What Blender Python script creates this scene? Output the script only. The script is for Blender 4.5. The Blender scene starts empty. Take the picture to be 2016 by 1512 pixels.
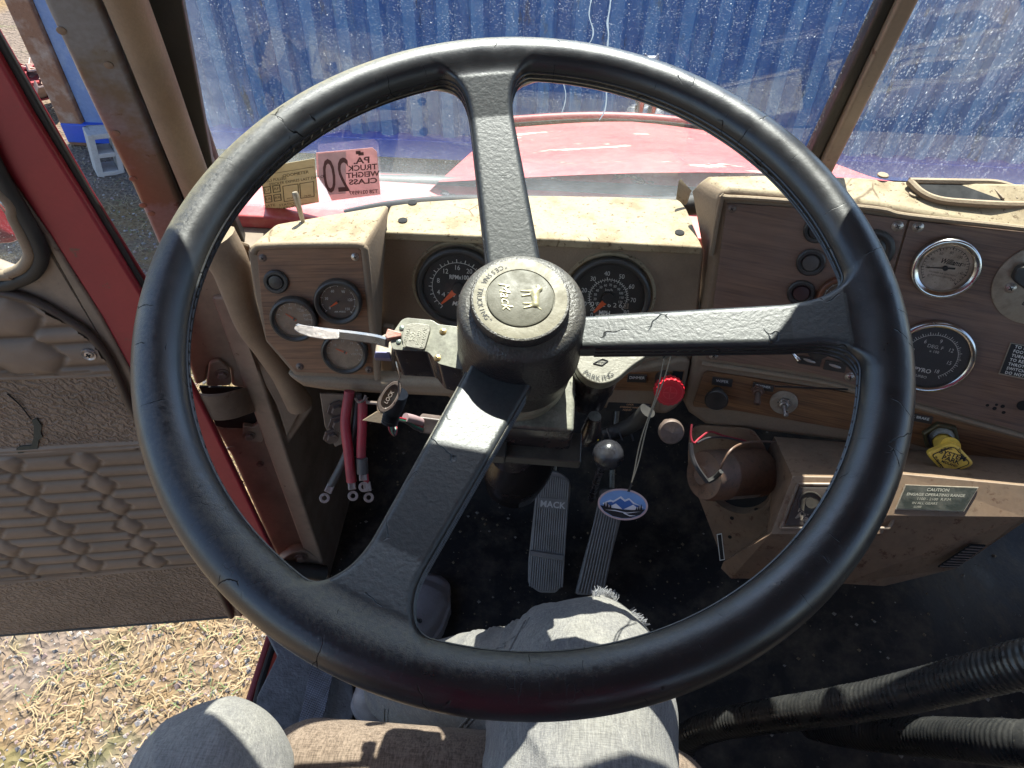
import bpy, bmesh, math, random
import numpy as np
from mathutils import Matrix, Vector, noise as mnoise
random.seed(7); rng = np.random.default_rng(7)
rad = math.radians
SC = bpy.context.scene

# ------------------------------------------------------------------ camera
FPX, CX, CY = 1400.0, 1008.0, 756.0
CAM = np.array([0., 0., 1.25])
def cam_axes(pitch, yaw, roll):
    p, y, r = map(rad, (pitch, yaw, roll))
    f = np.array([-math.sin(y)*math.cos(p), math.cos(y)*math.cos(p), -math.sin(p)])
    R0 = np.array([math.cos(y), math.sin(y), 0.]); U0 = np.cross(R0, f)
    return R0*math.cos(r)+U0*math.sin(r), -R0*math.sin(r)+U0*math.cos(r), f
RR, UU, FF = cam_axes(45.5, 3.0, 1.2)
cd = bpy.data.cameras.new('camera'); co = bpy.data.objects.new('camera', cd)
SC.collection.objects.link(co); SC.camera = co
M = Matrix.Identity(4)
for i in range(3):
    M[i][0], M[i][1], M[i][2], M[i][3] = RR[i], UU[i], -FF[i], CAM[i]
co.matrix_world = M
cd.sensor_width = 36; cd.lens = FPX/2016*36; cd.clip_start = 0.02; cd.clip_end = 500

# ------------------------------------------------------------------ light
SUN_EL, SUN_AZ = 57.0, 3.0          # azimuth measured from straight ahead (+Y) towards the right (+X)
w = bpy.data.worlds.new('World'); SC.world = w; w.use_nodes = True
nt = w.node_tree; bg = nt.nodes['Background']; sky = nt.nodes.new('ShaderNodeTexSky')
sky.sky_type = 'NISHITA'; sky.sun_disc = False; sky.sun_elevation = rad(SUN_EL); sky.sun_rotation = rad(SUN_AZ)
sky.air_density = 1.0; sky.dust_density = 1.0; sky.ozone_density = 1.2
nt.links.new(sky.outputs[0], bg.inputs[0]); bg.inputs[1].default_value = 0.10
sl = bpy.data.lights.new('sun', 'SUN'); so = bpy.data.objects.new('sun', sl); SC.collection.objects.link(so)
sl.energy = 4.2; sl.angle = rad(0.5); sl.color = (1.0, 0.93, 0.82)
d = Vector((math.sin(rad(SUN_AZ))*math.cos(rad(SUN_EL)), math.cos(rad(SUN_AZ))*math.cos(rad(SUN_EL)), math.sin(rad(SUN_EL))))
so.rotation_euler = d.to_track_quat('Z', 'Y').to_euler()
SC.view_settings.view_transform = 'Standard'; SC.view_settings.look = 'None'
SC.view_settings.exposure = 2.02; SC.view_settings.gamma = 1.0
SC.view_settings.use_curve_mapping = False
SC.cycles.max_bounces = 8; SC.cycles.transparent_max_bounces = 24
SC.cycles.sample_clamp_indirect = 6.0

# ------------------------------------------------------------------ pixel rays onto real planes
def nrm(v):
    v = np.array(v, float); return v/np.linalg.norm(v)
def ray(u, v): return FF + RR*(u-CX)/FPX + UU*(CY-v)/FPX
def on(u, v, n, p0):
    d = ray(u, v); n = np.array(n, float)
    return CAM + (n @ (np.array(p0)-CAM))/(n @ d)*d
def Zp(u, v, z): return on(u, v, (0, 0, 1), (0, 0, z))
def Yp(u, v, y): return on(u, v, (0, 1, 0), (0, y, 0))
def Xp(u, v, x): return on(u, v, (1, 0, 0), (x, 0, 0))
def Dp(u, v, dist): return CAM + ray(u, v)*dist      # at a depth
def depth(P): return float((np.array(P)-CAM) @ FF)
class Plane:
    def __init__(s, p0, n, up=(0, 0, 1)):
        s.n = nrm(n); s.p = np.array(p0, float)
        s.x = nrm(np.cross(up, s.n)); s.y = np.cross(s.n, s.x)
    def w(s, x, y, h=0): return s.p + s.x*x + s.y*y + s.n*h
    def l(s, P): d = np.array(P)-s.p; return (float(d @ s.x), float(d @ s.y), float(d @ s.n))
    def px(s, u, v, h=0):
        P = on(u, v, s.n, s.p+s.n*h); q = s.l(P); return (q[0], q[1])
    def poly(s, pts, h=0): return [s.px(u, v, h) for u, v in pts]
    def mat(s, x=0, y=0, h=0, rot=0, off=None):
        P = s.w(x, y, h); m = Matrix.Identity(4)
        for i in range(3):
            m[i][0], m[i][1], m[i][2], m[i][3] = s.x[i], s.y[i], s.n[i], P[i]
        return m @ Matrix.Rotation(rot, 4, 'Z')
    def rad(s, u, v, rpx, h=0):
        return rpx/FPX*depth(on(u, v, s.n, s.p+s.n*h))

# ------------------------------------------------------------------ materials
MATS = {}
class NT:
    def __init__(s, name):
        s.m = bpy.data.materials.new(name); s.m.use_nodes = True; s.t = s.m.node_tree
        s.b = s.t.nodes['Principled BSDF']; s.out = s.t.nodes['Material Output']
        MATS[name] = s.m
    def n(s, typ, **kw):
        x = s.t.nodes.new(typ)
        for k, v in kw.items():
            if k.startswith('i_'): x.inputs[int(k[2:]) if k[2:].isdigit() else k[2:].replace('_', ' ')].default_value = v
            else: setattr(x, k, v)
        return x
    def l(s, a, b): s.t.links.new(a, b)
    def coord(s, scale=(1, 1, 1), rot=(0, 0, 0), kind='Object'):
        tc = s.n('ShaderNodeTexCoord'); mp = s.n('ShaderNodeMapping')
        mp.inputs['Scale'].default_value = scale; mp.inputs['Rotation'].default_value = rot
        s.l(tc.outputs[kind], mp.inputs[0]); return mp.outputs[0]
    def noise(s, vec, scale, detail=4, rough=0.6, dist=0.0):
        x = s.n('ShaderNodeTexNoise'); s.l(vec, x.inputs['Vector'])
        x.inputs['Scale'].default_value = scale; x.inputs['Detail'].default_value = detail
        x.inputs['Roughness'].default_value = rough; x.inputs['Distortion'].default_value = dist
        return x.outputs['Fac']
    def voro(s, vec, scale, feature='F1', rnd=1.0):
        x = s.n('ShaderNodeTexVoronoi', feature=feature); s.l(vec, x.inputs['Vector'])
        x.inputs['Scale'].default_value = scale; x.inputs['Randomness'].default_value = rnd
        return x.outputs['Distance']
    def ramp(s, fac, lo, hi, a=0.0, b=1.0):
        x = s.n('ShaderNodeMapRange'); x.clamp = True
        s.l(fac, x.inputs[0]); x.inputs[1].default_value = lo; x.inputs[2].default_value = hi
        x.inputs[3].default_value = a; x.inputs[4].default_value = b; return x.outputs[0]
    def math(s, op, a, b=None, clamp=False):
        x = s.n('ShaderNodeMath', operation=op); x.use_clamp = clamp
        for i, q in enumerate((a, b)):
            if q is None: continue
            if isinstance(q, (int, float)): x.inputs[i].default_value = q
            else: s.l(q, x.inputs[i])
        return x.outputs[0]
    def mix(s, fac, a, b):
        x = s.n('ShaderNodeMix', data_type='RGBA')
        for sock, q in ((x.inputs[0], fac), (x.inputs[6], a), (x.inputs[7], b)):
            if isinstance(q, (int, float)): sock.default_value = q
            elif isinstance(q, tuple): sock.default_value = (*q[:3], 1)
            else: s.l(q, sock)
        return x.outputs[2]
    def bump(s, h, strength=0.3, dist=0.002, prev=None):
        x = s.n('ShaderNodeBump'); x.inputs['Strength'].default_value = strength
        x.inputs['Distance'].default_value = dist; s.l(h, x.inputs['Height'])
        if prev is not None: s.l(prev, x.inputs['Normal'])
        return x.outputs[0]
    def set(s, **kw):
        for k, v in kw.items():
            sock = s.b.inputs[k.replace('_', ' ')]
            if isinstance(v, (int, float)): sock.default_value = v
            elif isinstance(v, tuple): sock.default_value = (*v[:3], 1)
            else: s.l(v, sock)
    def upness(s, lo=0.2, hi=0.9):
        g = s.n('ShaderNodeNewGeometry'); sp = s.n('ShaderNodeSeparateXYZ')
        s.l(g.outputs['Normal'], sp.inputs[0]); return s.ramp(sp.outputs[2], lo, hi)

def dirty(name, base, dirt, rough=0.6, metal=0.0, nscale=8, amt=0.6, grain=350, gstr=0.25, gdist=0.0006,
          spots=0.0, spotcol=(0.03, 0.02, 0.015), dust=None, dustamt=0.5, spec=0.5, lo=0.45, hi=0.7, rvar=0.15, cracks=0.0):
    s = NT(name); v = s.coord()
    n1 = s.noise(v, nscale, 6, 0.65); fac = s.ramp(n1, lo, hi, 0, amt)
    c = s.mix(fac, base, dirt)
    if spots:
        n2 = s.noise(v, nscale*7, 5, 0.75); c = s.mix(s.ramp(n2, 0.66-spots*0.12, 0.72-spots*0.1), c, spotcol)
    if dust is not None:
        n3 = s.noise(v, nscale*3, 6, 0.7)
        up = s.upness(0.1, 0.95); f = s.math('MULTIPLY', up, s.ramp(n3, 0.3, 0.65, 0.35, 1.0))
        c = s.mix(s.math('MULTIPLY', f, dustamt), c, dust)
    g = s.noise(v, grain, 3, 0.6)
    c = s.mix(s.ramp(g, 0.35, 0.65, 0, 0.22), c, tuple(x*0.55 for x in base))
    bn = s.bump(g, gstr, gdist); bn = s.bump(n1, 0.25, 0.002, bn)
    if cracks:
        cv = s.voro(s.coord((1, 1, 1)), cracks, 'DISTANCE_TO_EDGE')
        cf = s.math('MULTIPLY', s.ramp(cv, 0.0, 0.02, 1, 0), s.ramp(s.noise(v, 9, 2), 0.55, 0.62))
        c = s.mix(cf, c, spotcol)
    s.set(Base_Color=c, Roughness=s.ramp(n1, 0.3, 0.7, max(0.02, rough-rvar), min(1, rough+rvar)), Metallic=metal,
          Normal=bn, Specular_IOR_Level=spec)
    return s.m
def plain(name, base, rough=0.5, metal=0.0, spec=0.5, emit=None):
    s = NT(name); v = s.coord(); n = s.noise(v, 60, 4)
    c = s.mix(s.ramp(n, 0.35, 0.7, 0, 0.35), base, tuple(x*0.6+0.01 for x in base))
    s.set(Base_Color=c, Roughness=s.ramp(n, 0.3, 0.7, max(0, rough-0.08), min(1, rough+0.12)), Metallic=metal, Specular_IOR_Level=spec,
          Normal=s.bump(n, 0.05, 0.001))
    return s.m

TANDUST = (0.34, 0.275, 0.18)
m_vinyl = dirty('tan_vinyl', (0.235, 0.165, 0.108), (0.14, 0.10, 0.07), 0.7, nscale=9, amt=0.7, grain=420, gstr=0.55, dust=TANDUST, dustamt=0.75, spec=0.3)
m_top = dirty('pale_tan_vinyl', (0.34, 0.275, 0.175), (0.21, 0.15, 0.09), 0.75, nscale=22, amt=0.7, grain=300, gstr=0.5, spots=0.8, spotcol=(0.10, 0.065, 0.035), lo=0.5, hi=0.62, spec=0.25, cracks=14)
m_metal = dirty('brown_painted_steel', (0.23, 0.17, 0.125), (0.12, 0.085, 0.062), 0.5, nscale=9, amt=0.9, grain=160, gstr=0.12, spots=0.3, spotcol=(0.07, 0.03, 0.018), dust=TANDUST, dustamt=0.3)
m_post = dirty('worn_pillar_paint', (0.165, 0.13, 0.09), (0.21, 0.215, 0.225), 0.4, nscale=6, amt=1.0, grain=160, gstr=0.12, spots=0.4, spotcol=(0.10, 0.05, 0.03), lo=0.47, hi=0.55)
m_heat = dirty('brown_heater_enamel', (0.205, 0.13, 0.083), (0.10, 0.07, 0.05), 0.5, nscale=11, amt=0.9, grain=200, gstr=0.15, spots=0.8, spotcol=(0.08, 0.028, 0.014), dust=TANDUST, dustamt=0.3)
m_black = dirty('black_plastic', (0.018, 0.017, 0.018), (0.05, 0.042, 0.035), 0.4, nscale=20, amt=0.6, grain=500, gstr=0.15, dust=(0.2, 0.17, 0.12), dustamt=0.3)
m_rubber = dirty('black_rubber', (0.016, 0.015, 0.014), (0.045, 0.038, 0.03), 0.6, nscale=15, amt=0.6, grain=300)
m_chrome = plain('worn_chrome', (0.62, 0.6, 0.57), 0.16, 1.0)
m_steel = dirty('grey_screw_steel', (0.42, 0.38, 0.34), (0.16, 0.10, 0.07), 0.35, 0.85, nscale=90, amt=0.6, grain=600)
m_brasssc = plain('brass_screw', (0.5, 0.36, 0.16), 0.3, 0.9)
m_red = dirty('faded_red_paint', (0.27, 0.02, 0.03), (0.19, 0.022, 0.028), 0.42, nscale=5, amt=0.7, grain=260, gstr=0.05, spots=0.15, spotcol=(0.12, 0.05, 0.04), dust=(0.35, 0.2, 0.17), dustamt=0.25)
m_white = plain('white_print', (0.72, 0.71, 0.66), 0.6)
m_blackp = plain('black_print', (0.012, 0.012, 0.012), 0.6)
m_orange = plain('orange_needle', (0.85, 0.12, 0.02), 0.5)
m_redknob = dirty('red_plastic', (0.55, 0.012, 0.025), (0.35, 0.03, 0.03), 0.4, nscale=30, amt=0.5, grain=300)
m_yellow = dirty('yellow_plastic', (0.85, 0.56, 0.08), (0.35, 0.2, 0.06), 0.45, nscale=40, amt=0.55, grain=300)
m_amber = dirty('faded_amber_lens', (0.38, 0.17, 0.13), (0.3, 0.24, 0.2), 0.4, nscale=120)
m_dial = plain('black_dial', (0.012, 0.012, 0.013), 0.6)
m_dialdirty = dirty('sunfaded_dial', (0.10, 0.07, 0.055), (0.19, 0.13, 0.09), 0.7, nscale=60, amt=0.8, grain=500)
m_dialbrown = dirty('brown_stained_dial', (0.40, 0.29, 0.20), (0.20, 0.14, 0.09), 0.6, nscale=70, amt=0.8, grain=500)
m_dialgrey = plain('grey_black_dial', (0.045, 0.045, 0.05), 0.5)
m_dialtan = dirty('yellowed_dial', (0.58, 0.47, 0.37), (0.30, 0.22, 0.16), 0.7, nscale=70, amt=0.8, grain=500, spots=0.3)
m_wire_red = dirty('red_cable', (0.30, 0.02, 0.035), (0.12, 0.03, 0.03), 0.5, nscale=30)
m_wire_blk = dirty('grey_black_cable', (0.035, 0.033, 0.036), (0.08, 0.07, 0.06), 0.5, nscale=30)
m_wire_grn = plain('green_wire', (0.02, 0.16, 0.09), 0.4)
m_wire_yel = plain('yellow_wire', (0.7, 0.5, 0.03), 0.4)
m_lug = dirty('tinned_lug', (0.42, 0.38, 0.35), (0.2, 0.13, 0.1), 0.4, 0.7, nscale=120, amt=0.6)
m_plate = dirty('aged_aluminium', (0.36, 0.31, 0.24), (0.16, 0.11, 0.08), 0.5, 0.4, nscale=60, amt=0.7, grain=500)
m_motor = dirty('rusty_motor_paint', (0.13, 0.065, 0.04), (0.05, 0.032, 0.025), 0.55, nscale=28, amt=1.0, spots=0.9, dust=TANDUST, dustamt=0.15)
m_casting = dirty('worn_grey_casting', (0.20, 0.19, 0.155), (0.10, 0.095, 0.07), 0.42, 0.2, nscale=45, amt=0.8, grain=500, gstr=0.3, spots=0.25)
m_castblk = dirty('black_lacquered_casting', (0.022, 0.018, 0.02), (0.06, 0.04, 0.035), 0.25, nscale=20, amt=0.5, grain=400, gstr=0.08, dust=(0.36, 0.36, 0.29), dustamt=0.9)
m_dark = plain('dark_hole', (0.006, 0.006, 0.006), 0.9)
m_floor = dirty('grimy_floor_mat', (0.026, 0.024, 0.024), (0.11, 0.09, 0.07), 0.75, nscale=17, amt=0.8, grain=120, gstr=0.5, gdist=0.002, spots=0.28, spotcol=(0.09, 0.075, 0.055), spec=0.2)
m_sill = dirty('gritty_sill', (0.16, 0.155, 0.155), (0.035, 0.032, 0.032), 0.8, nscale=18, amt=0.8, grain=110, gstr=0.8, gdist=0.003, spots=0.3, spotcol=(0.13, 0.12, 0.11))
m_pedal = dirty('ribbed_pedal_rubber', (0.22, 0.205, 0.195), (0.12, 0.11, 0.10), 0.55, nscale=25, amt=0.7, dust=(0.22, 0.2, 0.18), dustamt=0.4)
m_seat = None

def wood(name, a, b, dustc, dustamt, wavescale=1.0):
    s = NT(name); v = s.coord((5, 60, 5))
    n1 = s.noise(v, 2.2, 6, 0.7, 0.3); v2 = s.coord((12, 420, 12)); n2 = s.noise(v2, 1.0, 3, 0.6)
    v3 = s.coord((1.5, 9, 1)); n3 = s.noise(v3, 3.0, 4, 0.5, 1.2)
    c = s.mix(s.ramp(n1, 0.35, 0.66), a, b); c = s.mix(s.ramp(n2, 0.46, 0.66, 0, 0.75), c, tuple(x*0.35 for x in b))
    c = s.mix(s.ramp(n3, 0.4, 0.7, 0, 0.4), c, tuple(x*1.25 for x in a))
    c = s.mix(s.ramp(s.noise(s.coord(), 9, 5, 0.65), 0.3, 0.75, 0.15*dustamt, dustamt), c, dustc)
    s.set(Base_Color=c, Roughness=s.ramp(n1, 0.2, 0.8, 0.38, 0.6), Normal=s.bump(n2, 0.15, 0.0006), Specular_IOR_Level=0.4); return s.m
m_wood = wood('walnut_laminate', (0.27, 0.135, 0.065), (0.12, 0.055, 0.028), (0.20, 0.14, 0.11), 0.35)
m_wood2 = wood('dusty_walnut_laminate', (0.21, 0.115, 0.068), (0.09, 0.046, 0.030), (0.20, 0.145, 0.125), 0.6)
m_wood3 = wood('warm_walnut_laminate', (0.24, 0.115, 0.045), (0.09, 0.04, 0.018), (0.16, 0.10, 0.07), 0.15)

def leather():
    s = NT('cracked_black_leather'); v = s.coord()
    sep = s.n('ShaderNodeSeparateXYZ'); s.l(v, sep.inputs[0]); X, Yq, Zq = sep.outputs
    th = s.math('ARCTAN2', Yq, X); rho = s.math('SQRT', s.math('ADD', s.math('MULTIPLY', X, X), s.math('MULTIPLY', Yq, Yq)))
    ph = s.math('ARCTAN2', Zq, s.math('SUBTRACT', rho, 0.263))
    cmb = s.n('ShaderNodeCombineXYZ'); s.l(s.math('MULTIPLY', th, 0.263), cmb.inputs[0]); s.l(s.math('MULTIPLY', ph, 0.0085), cmb.inputs[1])
    vv = s.n('ShaderNodeTexNoise'); s.l(v, vv.inputs['Vector']); vv.inputs['Scale'].default_value = 75; vv.inputs['Detail'].default_value = 3
    mx = s.n('ShaderNodeMixRGB'); mx.blend_type = 'LINEAR_LIGHT'; mx.inputs[0].default_value = 0.003
    s.l(cmb.outputs[0], mx.inputs[1]); s.l(vv.outputs['Color'], mx.inputs[2])
    cr = s.voro(mx.outputs[0], 30, 'DISTANCE_TO_EDGE'); gate = s.ramp(s.noise(v, 31, 3, 0.55), 0.54, 0.58)
    ck = s.math('MULTIPLY', s.ramp(cr, 0.0, 0.009, 1, 0), gate)
    cr2 = s.voro(mx.outputs[0], 95, 'DISTANCE_TO_EDGE'); gate2 = s.math('MULTIPLY', s.ramp(s.noise(v, 15, 3, 0.5), 0.50, 0.56), s.ramp(s.noise(v, 70, 2, 0.5), 0.45, 0.55))
    low = s.ramp(Yq, -0.05, -0.16); ck2 = s.math('MULTIPLY', s.math('MULTIPLY', s.ramp(cr2, 0.0, 0.012, 0.4, 0), gate2), low); ckk = s.math('MAXIMUM', ck, ck2)
    g1 = s.noise(v, 380, 4, 0.7); g2 = s.voro(v, 420, 'DISTANCE_TO_EDGE'); dustn = s.noise(v, 260, 6, 0.85); big = s.noise(v, 7, 4, 0.6)
    # grit sits on faces that look forward and up (towards the windscreen)
    g = s.n('ShaderNodeNewGeometry'); dp = s.n('ShaderNodeVectorMath', operation='DOT_PRODUCT'); s.l(g.outputs['Normal'], dp.inputs[0])
    dp.inputs[1].default_value = (-0.35, 0.60, 0.72)
    f = s.ramp(dp.outputs['Value'], 0.25, 0.95); leftside = s.ramp(X, 0.16, -0.16, 0.3, 1.0); f = s.math('MULTIPLY', f, leftside)
    f = s.math('ADD', f, s.math('MULTIPLY', s.math('SUBTRACT', dustn, 0.5), 1.5)); f = s.math('MULTIPLY', s.math('MULTIPLY', s.ramp(f, 0.25, 0.95), leftside), s.ramp(dp.outputs['Value'], 0.30, 0.70))
    specks = s.ramp(s.noise(v, 700, 2, 0.5), 0.68, 0.74, 0, 0.4)
    c = s.mix(s.math('MULTIPLY', f, 0.9), (0.015, 0.016, 0.018), (0.20, 0.175, 0.105))
    c = s.mix(s.math('MULTIPLY', specks, 0.6), c, (0.16, 0.15, 0.13)); c = s.mix(s.math('MULTIPLY', ckk, 0.85), c, (0.0015, 0.0015, 0.0015))
    b1 = s.bump(g1, 0.18, 0.0005); b1 = s.bump(s.ramp(g2, 0, 0.3), 0.05, 0.0003, b1); b1 = s.bump(f, 0.5, 0.0006, b1)
    b2 = s.bump(s.ramp(ckk, 0, 1, 1, 0), 0.35, 0.0008, b1); b2 = s.bump(big, 0.12, 0.004, b2)
    r = s.math('ADD', s.ramp(s.noise(v, 40, 4, 0.7), 0.3, 0.7, 0.27, 0.43), s.math('MULTIPLY', f, 0.4))
    r = s.math('ADD', r, s.math('MULTIPLY', ckk, 0.5), True)
    s.set(Base_Color=c, Roughness=r, Normal=b2, Specular_IOR_Level=s.math('MULTIPLY', s.math('SUBTRACT', 1.0, ckk), 0.65)); return s.m
m_leather = leather()
def spoke_leather():
    s = NT('wrinkled_black_vinyl_spoke'); v = s.coord()
    vv = s.n('ShaderNodeTexNoise'); s.l(v, vv.inputs['Vector']); vv.inputs['Scale'].default_value = 40
    mx = s.n('ShaderNodeMixRGB'); mx.blend_type = 'LINEAR_LIGHT'; mx.inputs[0].default_value = 0.012
    s.l(v, mx.inputs[1]); s.l(vv.outputs['Color'], mx.inputs[2])
    wr = s.voro(mx.outputs[0], 120, 'DISTANCE_TO_EDGE'); g1 = s.noise(v, 300, 4, 0.6)
    cr = s.voro(mx.outputs[0], 22, 'DISTANCE_TO_EDGE'); ck = s.math('MULTIPLY', s.ramp(cr, 0, 0.012, 1, 0), s.ramp(s.noise(v, 15, 2), 0.55, 0.58))
    up = s.upness(0.6, 0.98); f = s.math('MULTIPLY', up, s.ramp(s.noise(v, 300, 5, 0.75), 0.3, 0.65, 0.4, 1))
    c = s.mix(s.math('MULTIPLY', f, 0.5), (0.02, 0.022, 0.025), (0.085, 0.092, 0.08)); c = s.mix(ck, c, (0.002, 0.002, 0.002))
    b = s.bump(s.ramp(wr, 0, 0.25), 0.09, 0.0005); b = s.bump(g1, 0.35, 0.001, b); b = s.bump(s.ramp(ck, 0, 1, 1, 0), 0.7, 0.001, b)
    s.set(Base_Color=c, Roughness=0.46, Normal=b, Specular_IOR_Level=0.55); return s.m
m_spoke = spoke_leather()
def hubmat():
    return dirty('pebbled_black_hub_plastic', (0.022, 0.019, 0.02), (0.04, 0.033, 0.03), 0.42, nscale=30, amt=0.5, grain=420, gstr=0.8, gdist=0.0012, dust=(0.15, 0.142, 0.11), dustamt=0.6)
m_hub = hubmat()
m_emblem = dirty('worn_emblem_grey', (0.12, 0.113, 0.08), (0.075, 0.07, 0.048), 0.6, 0.0, nscale=80, amt=0.7, grain=700, gstr=0.2)
m_emblemring = dirty('cream_emblem_ring', (0.20, 0.18, 0.12), (0.12, 0.105, 0.07), 0.55, nscale=60, amt=0.6, grain=500)
m_gold = dirty('gold_relief', (0.36, 0.33, 0.20), (0.2, 0.18, 0.11), 0.4, 0.3, nscale=90, amt=0.5)

def door_trim(name, pattern):
    s = NT(name); v = s.coord()
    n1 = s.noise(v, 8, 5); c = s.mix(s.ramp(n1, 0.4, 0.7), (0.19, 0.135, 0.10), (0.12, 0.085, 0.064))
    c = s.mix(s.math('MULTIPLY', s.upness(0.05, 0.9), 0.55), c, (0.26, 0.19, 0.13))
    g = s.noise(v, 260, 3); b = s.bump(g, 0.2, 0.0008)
    at = s.n('ShaderNodeAttribute'); at.attribute_name = 'relief'; c = s.mix(s.ramp(at.outputs['Fac'], 0.1, 0.85, 0.8, 0), c, (0.035, 0.022, 0.016))  # crevice dirt doubling as painted shade: low relief is darkened in the colour
    if pattern:
        w1 = s.n('ShaderNodeTexWave', wave_type='BANDS', bands_direction='DIAGONAL'); s.l(v, w1.inputs[0])
        w1.inputs['Scale'].default_value = 42; w1.inputs['Distortion'].default_value = 9; w1.inputs['Detail'].default_value = 3; w1.inputs['Detail Scale'].default_value = 2.5
        b = s.bump(w1.outputs['Fac'], 0.7, 0.0025, b)
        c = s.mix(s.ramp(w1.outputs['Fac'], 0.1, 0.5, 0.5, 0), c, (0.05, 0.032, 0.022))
    s.set(Base_Color=c, Roughness=0.55, Normal=b, Specular_IOR_Level=0.4); return s.m
m_quilt = door_trim('brown_quilted_vinyl', False); m_tooled = door_trim('brown_tooled_vinyl', True)

def denim(name, base, light, k=1.0):
    s = NT(name); v = s.coord(); t1 = s.noise(s.coord((620, 70, 620), (0, 0, 0.12)), 1.0, 3, 0.7); t2 = s.noise(s.coord((90, 900, 700), (0, 0, 0.12)), 1.0, 2, 0.6)
    t3 = s.noise(s.coord((150, 16, 150), (0, 0, 0.1)), 1.0, 4, 0.65); n = s.noise(v, 12, 5); th = s.math('ADD', s.math('MULTIPLY', t1, 1.25), s.math('MULTIPLY', t2, 0.75))
    c = s.mix(s.ramp(n, 0.35, 0.65), base, light); c = s.mix(s.ramp(t3, 0.5, 0.68, 0.0, 0.55*k), c, tuple(min(1, x*1.6) for x in light))
    c = s.mix(s.ramp(th, 1.0, 1.22, 0.0, 0.6*k), c, tuple(min(1, x*1.55) for x in light)); c = s.mix(s.ramp(th, 0.98, 0.78, 0, 0.6*k), c, tuple(x*0.42 for x in base))
    s.set(Base_Color=c, Roughness=0.92, Normal=s.bump(th, 0.7, 0.0012, s.bump(t3, 0.3, 0.002)), Specular_IOR_Level=0.12); s.b.inputs['Sheen Weight'].default_value = 0.08; return s.m
m_jeans = denim('faded_grey_denim', (0.145, 0.14, 0.138), (0.195, 0.187, 0.168), 0.6)
m_seat = denim('brown_ribbed_seat_cloth', (0.12, 0.088, 0.066), (0.165, 0.125, 0.095))
m_shirt = denim('red_shirt_cotton', (0.55, 0.012, 0.05), (0.62, 0.02, 0.07))  # unseen shirt, its red raised to tint the lower rim by reflection
m_shoe = dirty('scuffed_dark_leather', (0.24, 0.215, 0.215), (0.36, 0.33, 0.33), 0.5, nscale=18, amt=0.7, grain=300, gstr=0.4, spots=0.2, spotcol=(0.16, 0.14, 0.13), dust=(0.2, 0.18, 0.17), dustamt=0.25)
m_skin = plain('skin', (0.45, 0.26, 0.19), 0.5)
m_hair = plain('dark_brown_hair', (0.05, 0.03, 0.02), 0.6)

def glass_mat(name, dens, streak):
    s = NT(name); v = s.coord()
    vs = s.coord((1, 0.14, 1), (0, 0, rad(-24))) if streak else s.coord((1, 0.3, 1), (0, 0, rad(12)))
    big = s.noise(v, 6, 4, 0.6); wv = s.coord((1, 0.45, 1), (0, 0, rad(-24))) if streak else v
    def dots(scale, lo, hi, gs, g0, g1): return s.math('MULTIPLY', s.ramp(s.voro(wv, scale), lo, hi, 1, 0), s.ramp(s.noise(v, gs, 4, 0.7), g0, g1))
    d1 = dots(430, 0.16, 0.30, 40, 0.40, 0.60); d2 = dots(210, 0.08, 0.16, 25, 0.42, 0.58); d3 = dots(90, 0.035, 0.075, 9, 0.45, 0.55)
    st = s.ramp(s.noise(vs, 170, 5, 0.75), 0.54, 0.72, 0, 1)
    fac = s.math('ADD', s.ramp(big, 0.3, 0.7, dens*0.5, dens*1.4), s.math('MULTIPLY', st, 0.065 if streak else 0.010))
    for d_, k in ((d1, 0.17 if streak else 0.10), (d2, 0.16), (d3, 0.40)): fac = s.math('ADD', fac, s.math('MULTIPLY', d_, k))
    sep = s.n('ShaderNodeSeparateXYZ'); s.l(s.coord(), sep.inputs[0])
    low = s.math('MULTIPLY', s.ramp(sep.outputs[1], 0.055, -0.01, 0, 0.075), s.ramp(s.noise(v, 14, 4, 0.7), 0.25, 0.7, 0.4, 1))
    rim_ = s.math('MULTIPLY', s.ramp(sep.outputs[0], -0.33, -0.40, 0, 0.07), s.ramp(s.noise(v, 60, 4, 0.7), 0.3, 0.7, 0.3, 1))
    fac = s.math('ADD', s.math('ADD', fac, low), rim_, True)
    tr = s.n('ShaderNodeBsdfTransparent'); tl = s.n('ShaderNodeBsdfTranslucent'); df = s.n('ShaderNodeBsdfDiffuse')
    tr.inputs[0].default_value = (0.92, 0.96, 0.97, 1); tl.inputs[0].default_value = (0.80, 0.87, 0.9, 1); df.inputs[0].default_value = (0.5, 0.5, 0.47, 1)
    m1 = s.n('ShaderNodeMixShader'); m1.inputs[0].default_value = 0.35; s.l(tl.outputs[0], m1.inputs[1]); s.l(df.outputs[0], m1.inputs[2])
    m2 = s.n('ShaderNodeMixShader'); s.l(fac, m2.inputs[0]); s.l(tr.outputs[0], m2.inputs[1]); s.l(m1.outputs[0], m2.inputs[2])
    gl = s.n('ShaderNodeBsdfGlossy'); gl.inputs['Roughness'].default_value = 0.01; fr = s.n('ShaderNodeFresnel'); fr.inputs[0].default_value = 1.45
    fm = s.math('MULTIPLY', fr.outputs[0], 0.16)
    m3 = s.n('ShaderNodeMixShader'); s.l(fm, m3.inputs[0]); s.l(m2.outputs[0], m3.inputs[1]); s.l(gl.outputs[0], m3.inputs[2])
    s.l(m3.outputs[0], s.out.inputs[0]); return s.m
m_wind = glass_mat('dusty_windscreen_glass', 0.004, False); m_wind2 = glass_mat('streaked_windscreen_glass', 0.012, True)
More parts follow.
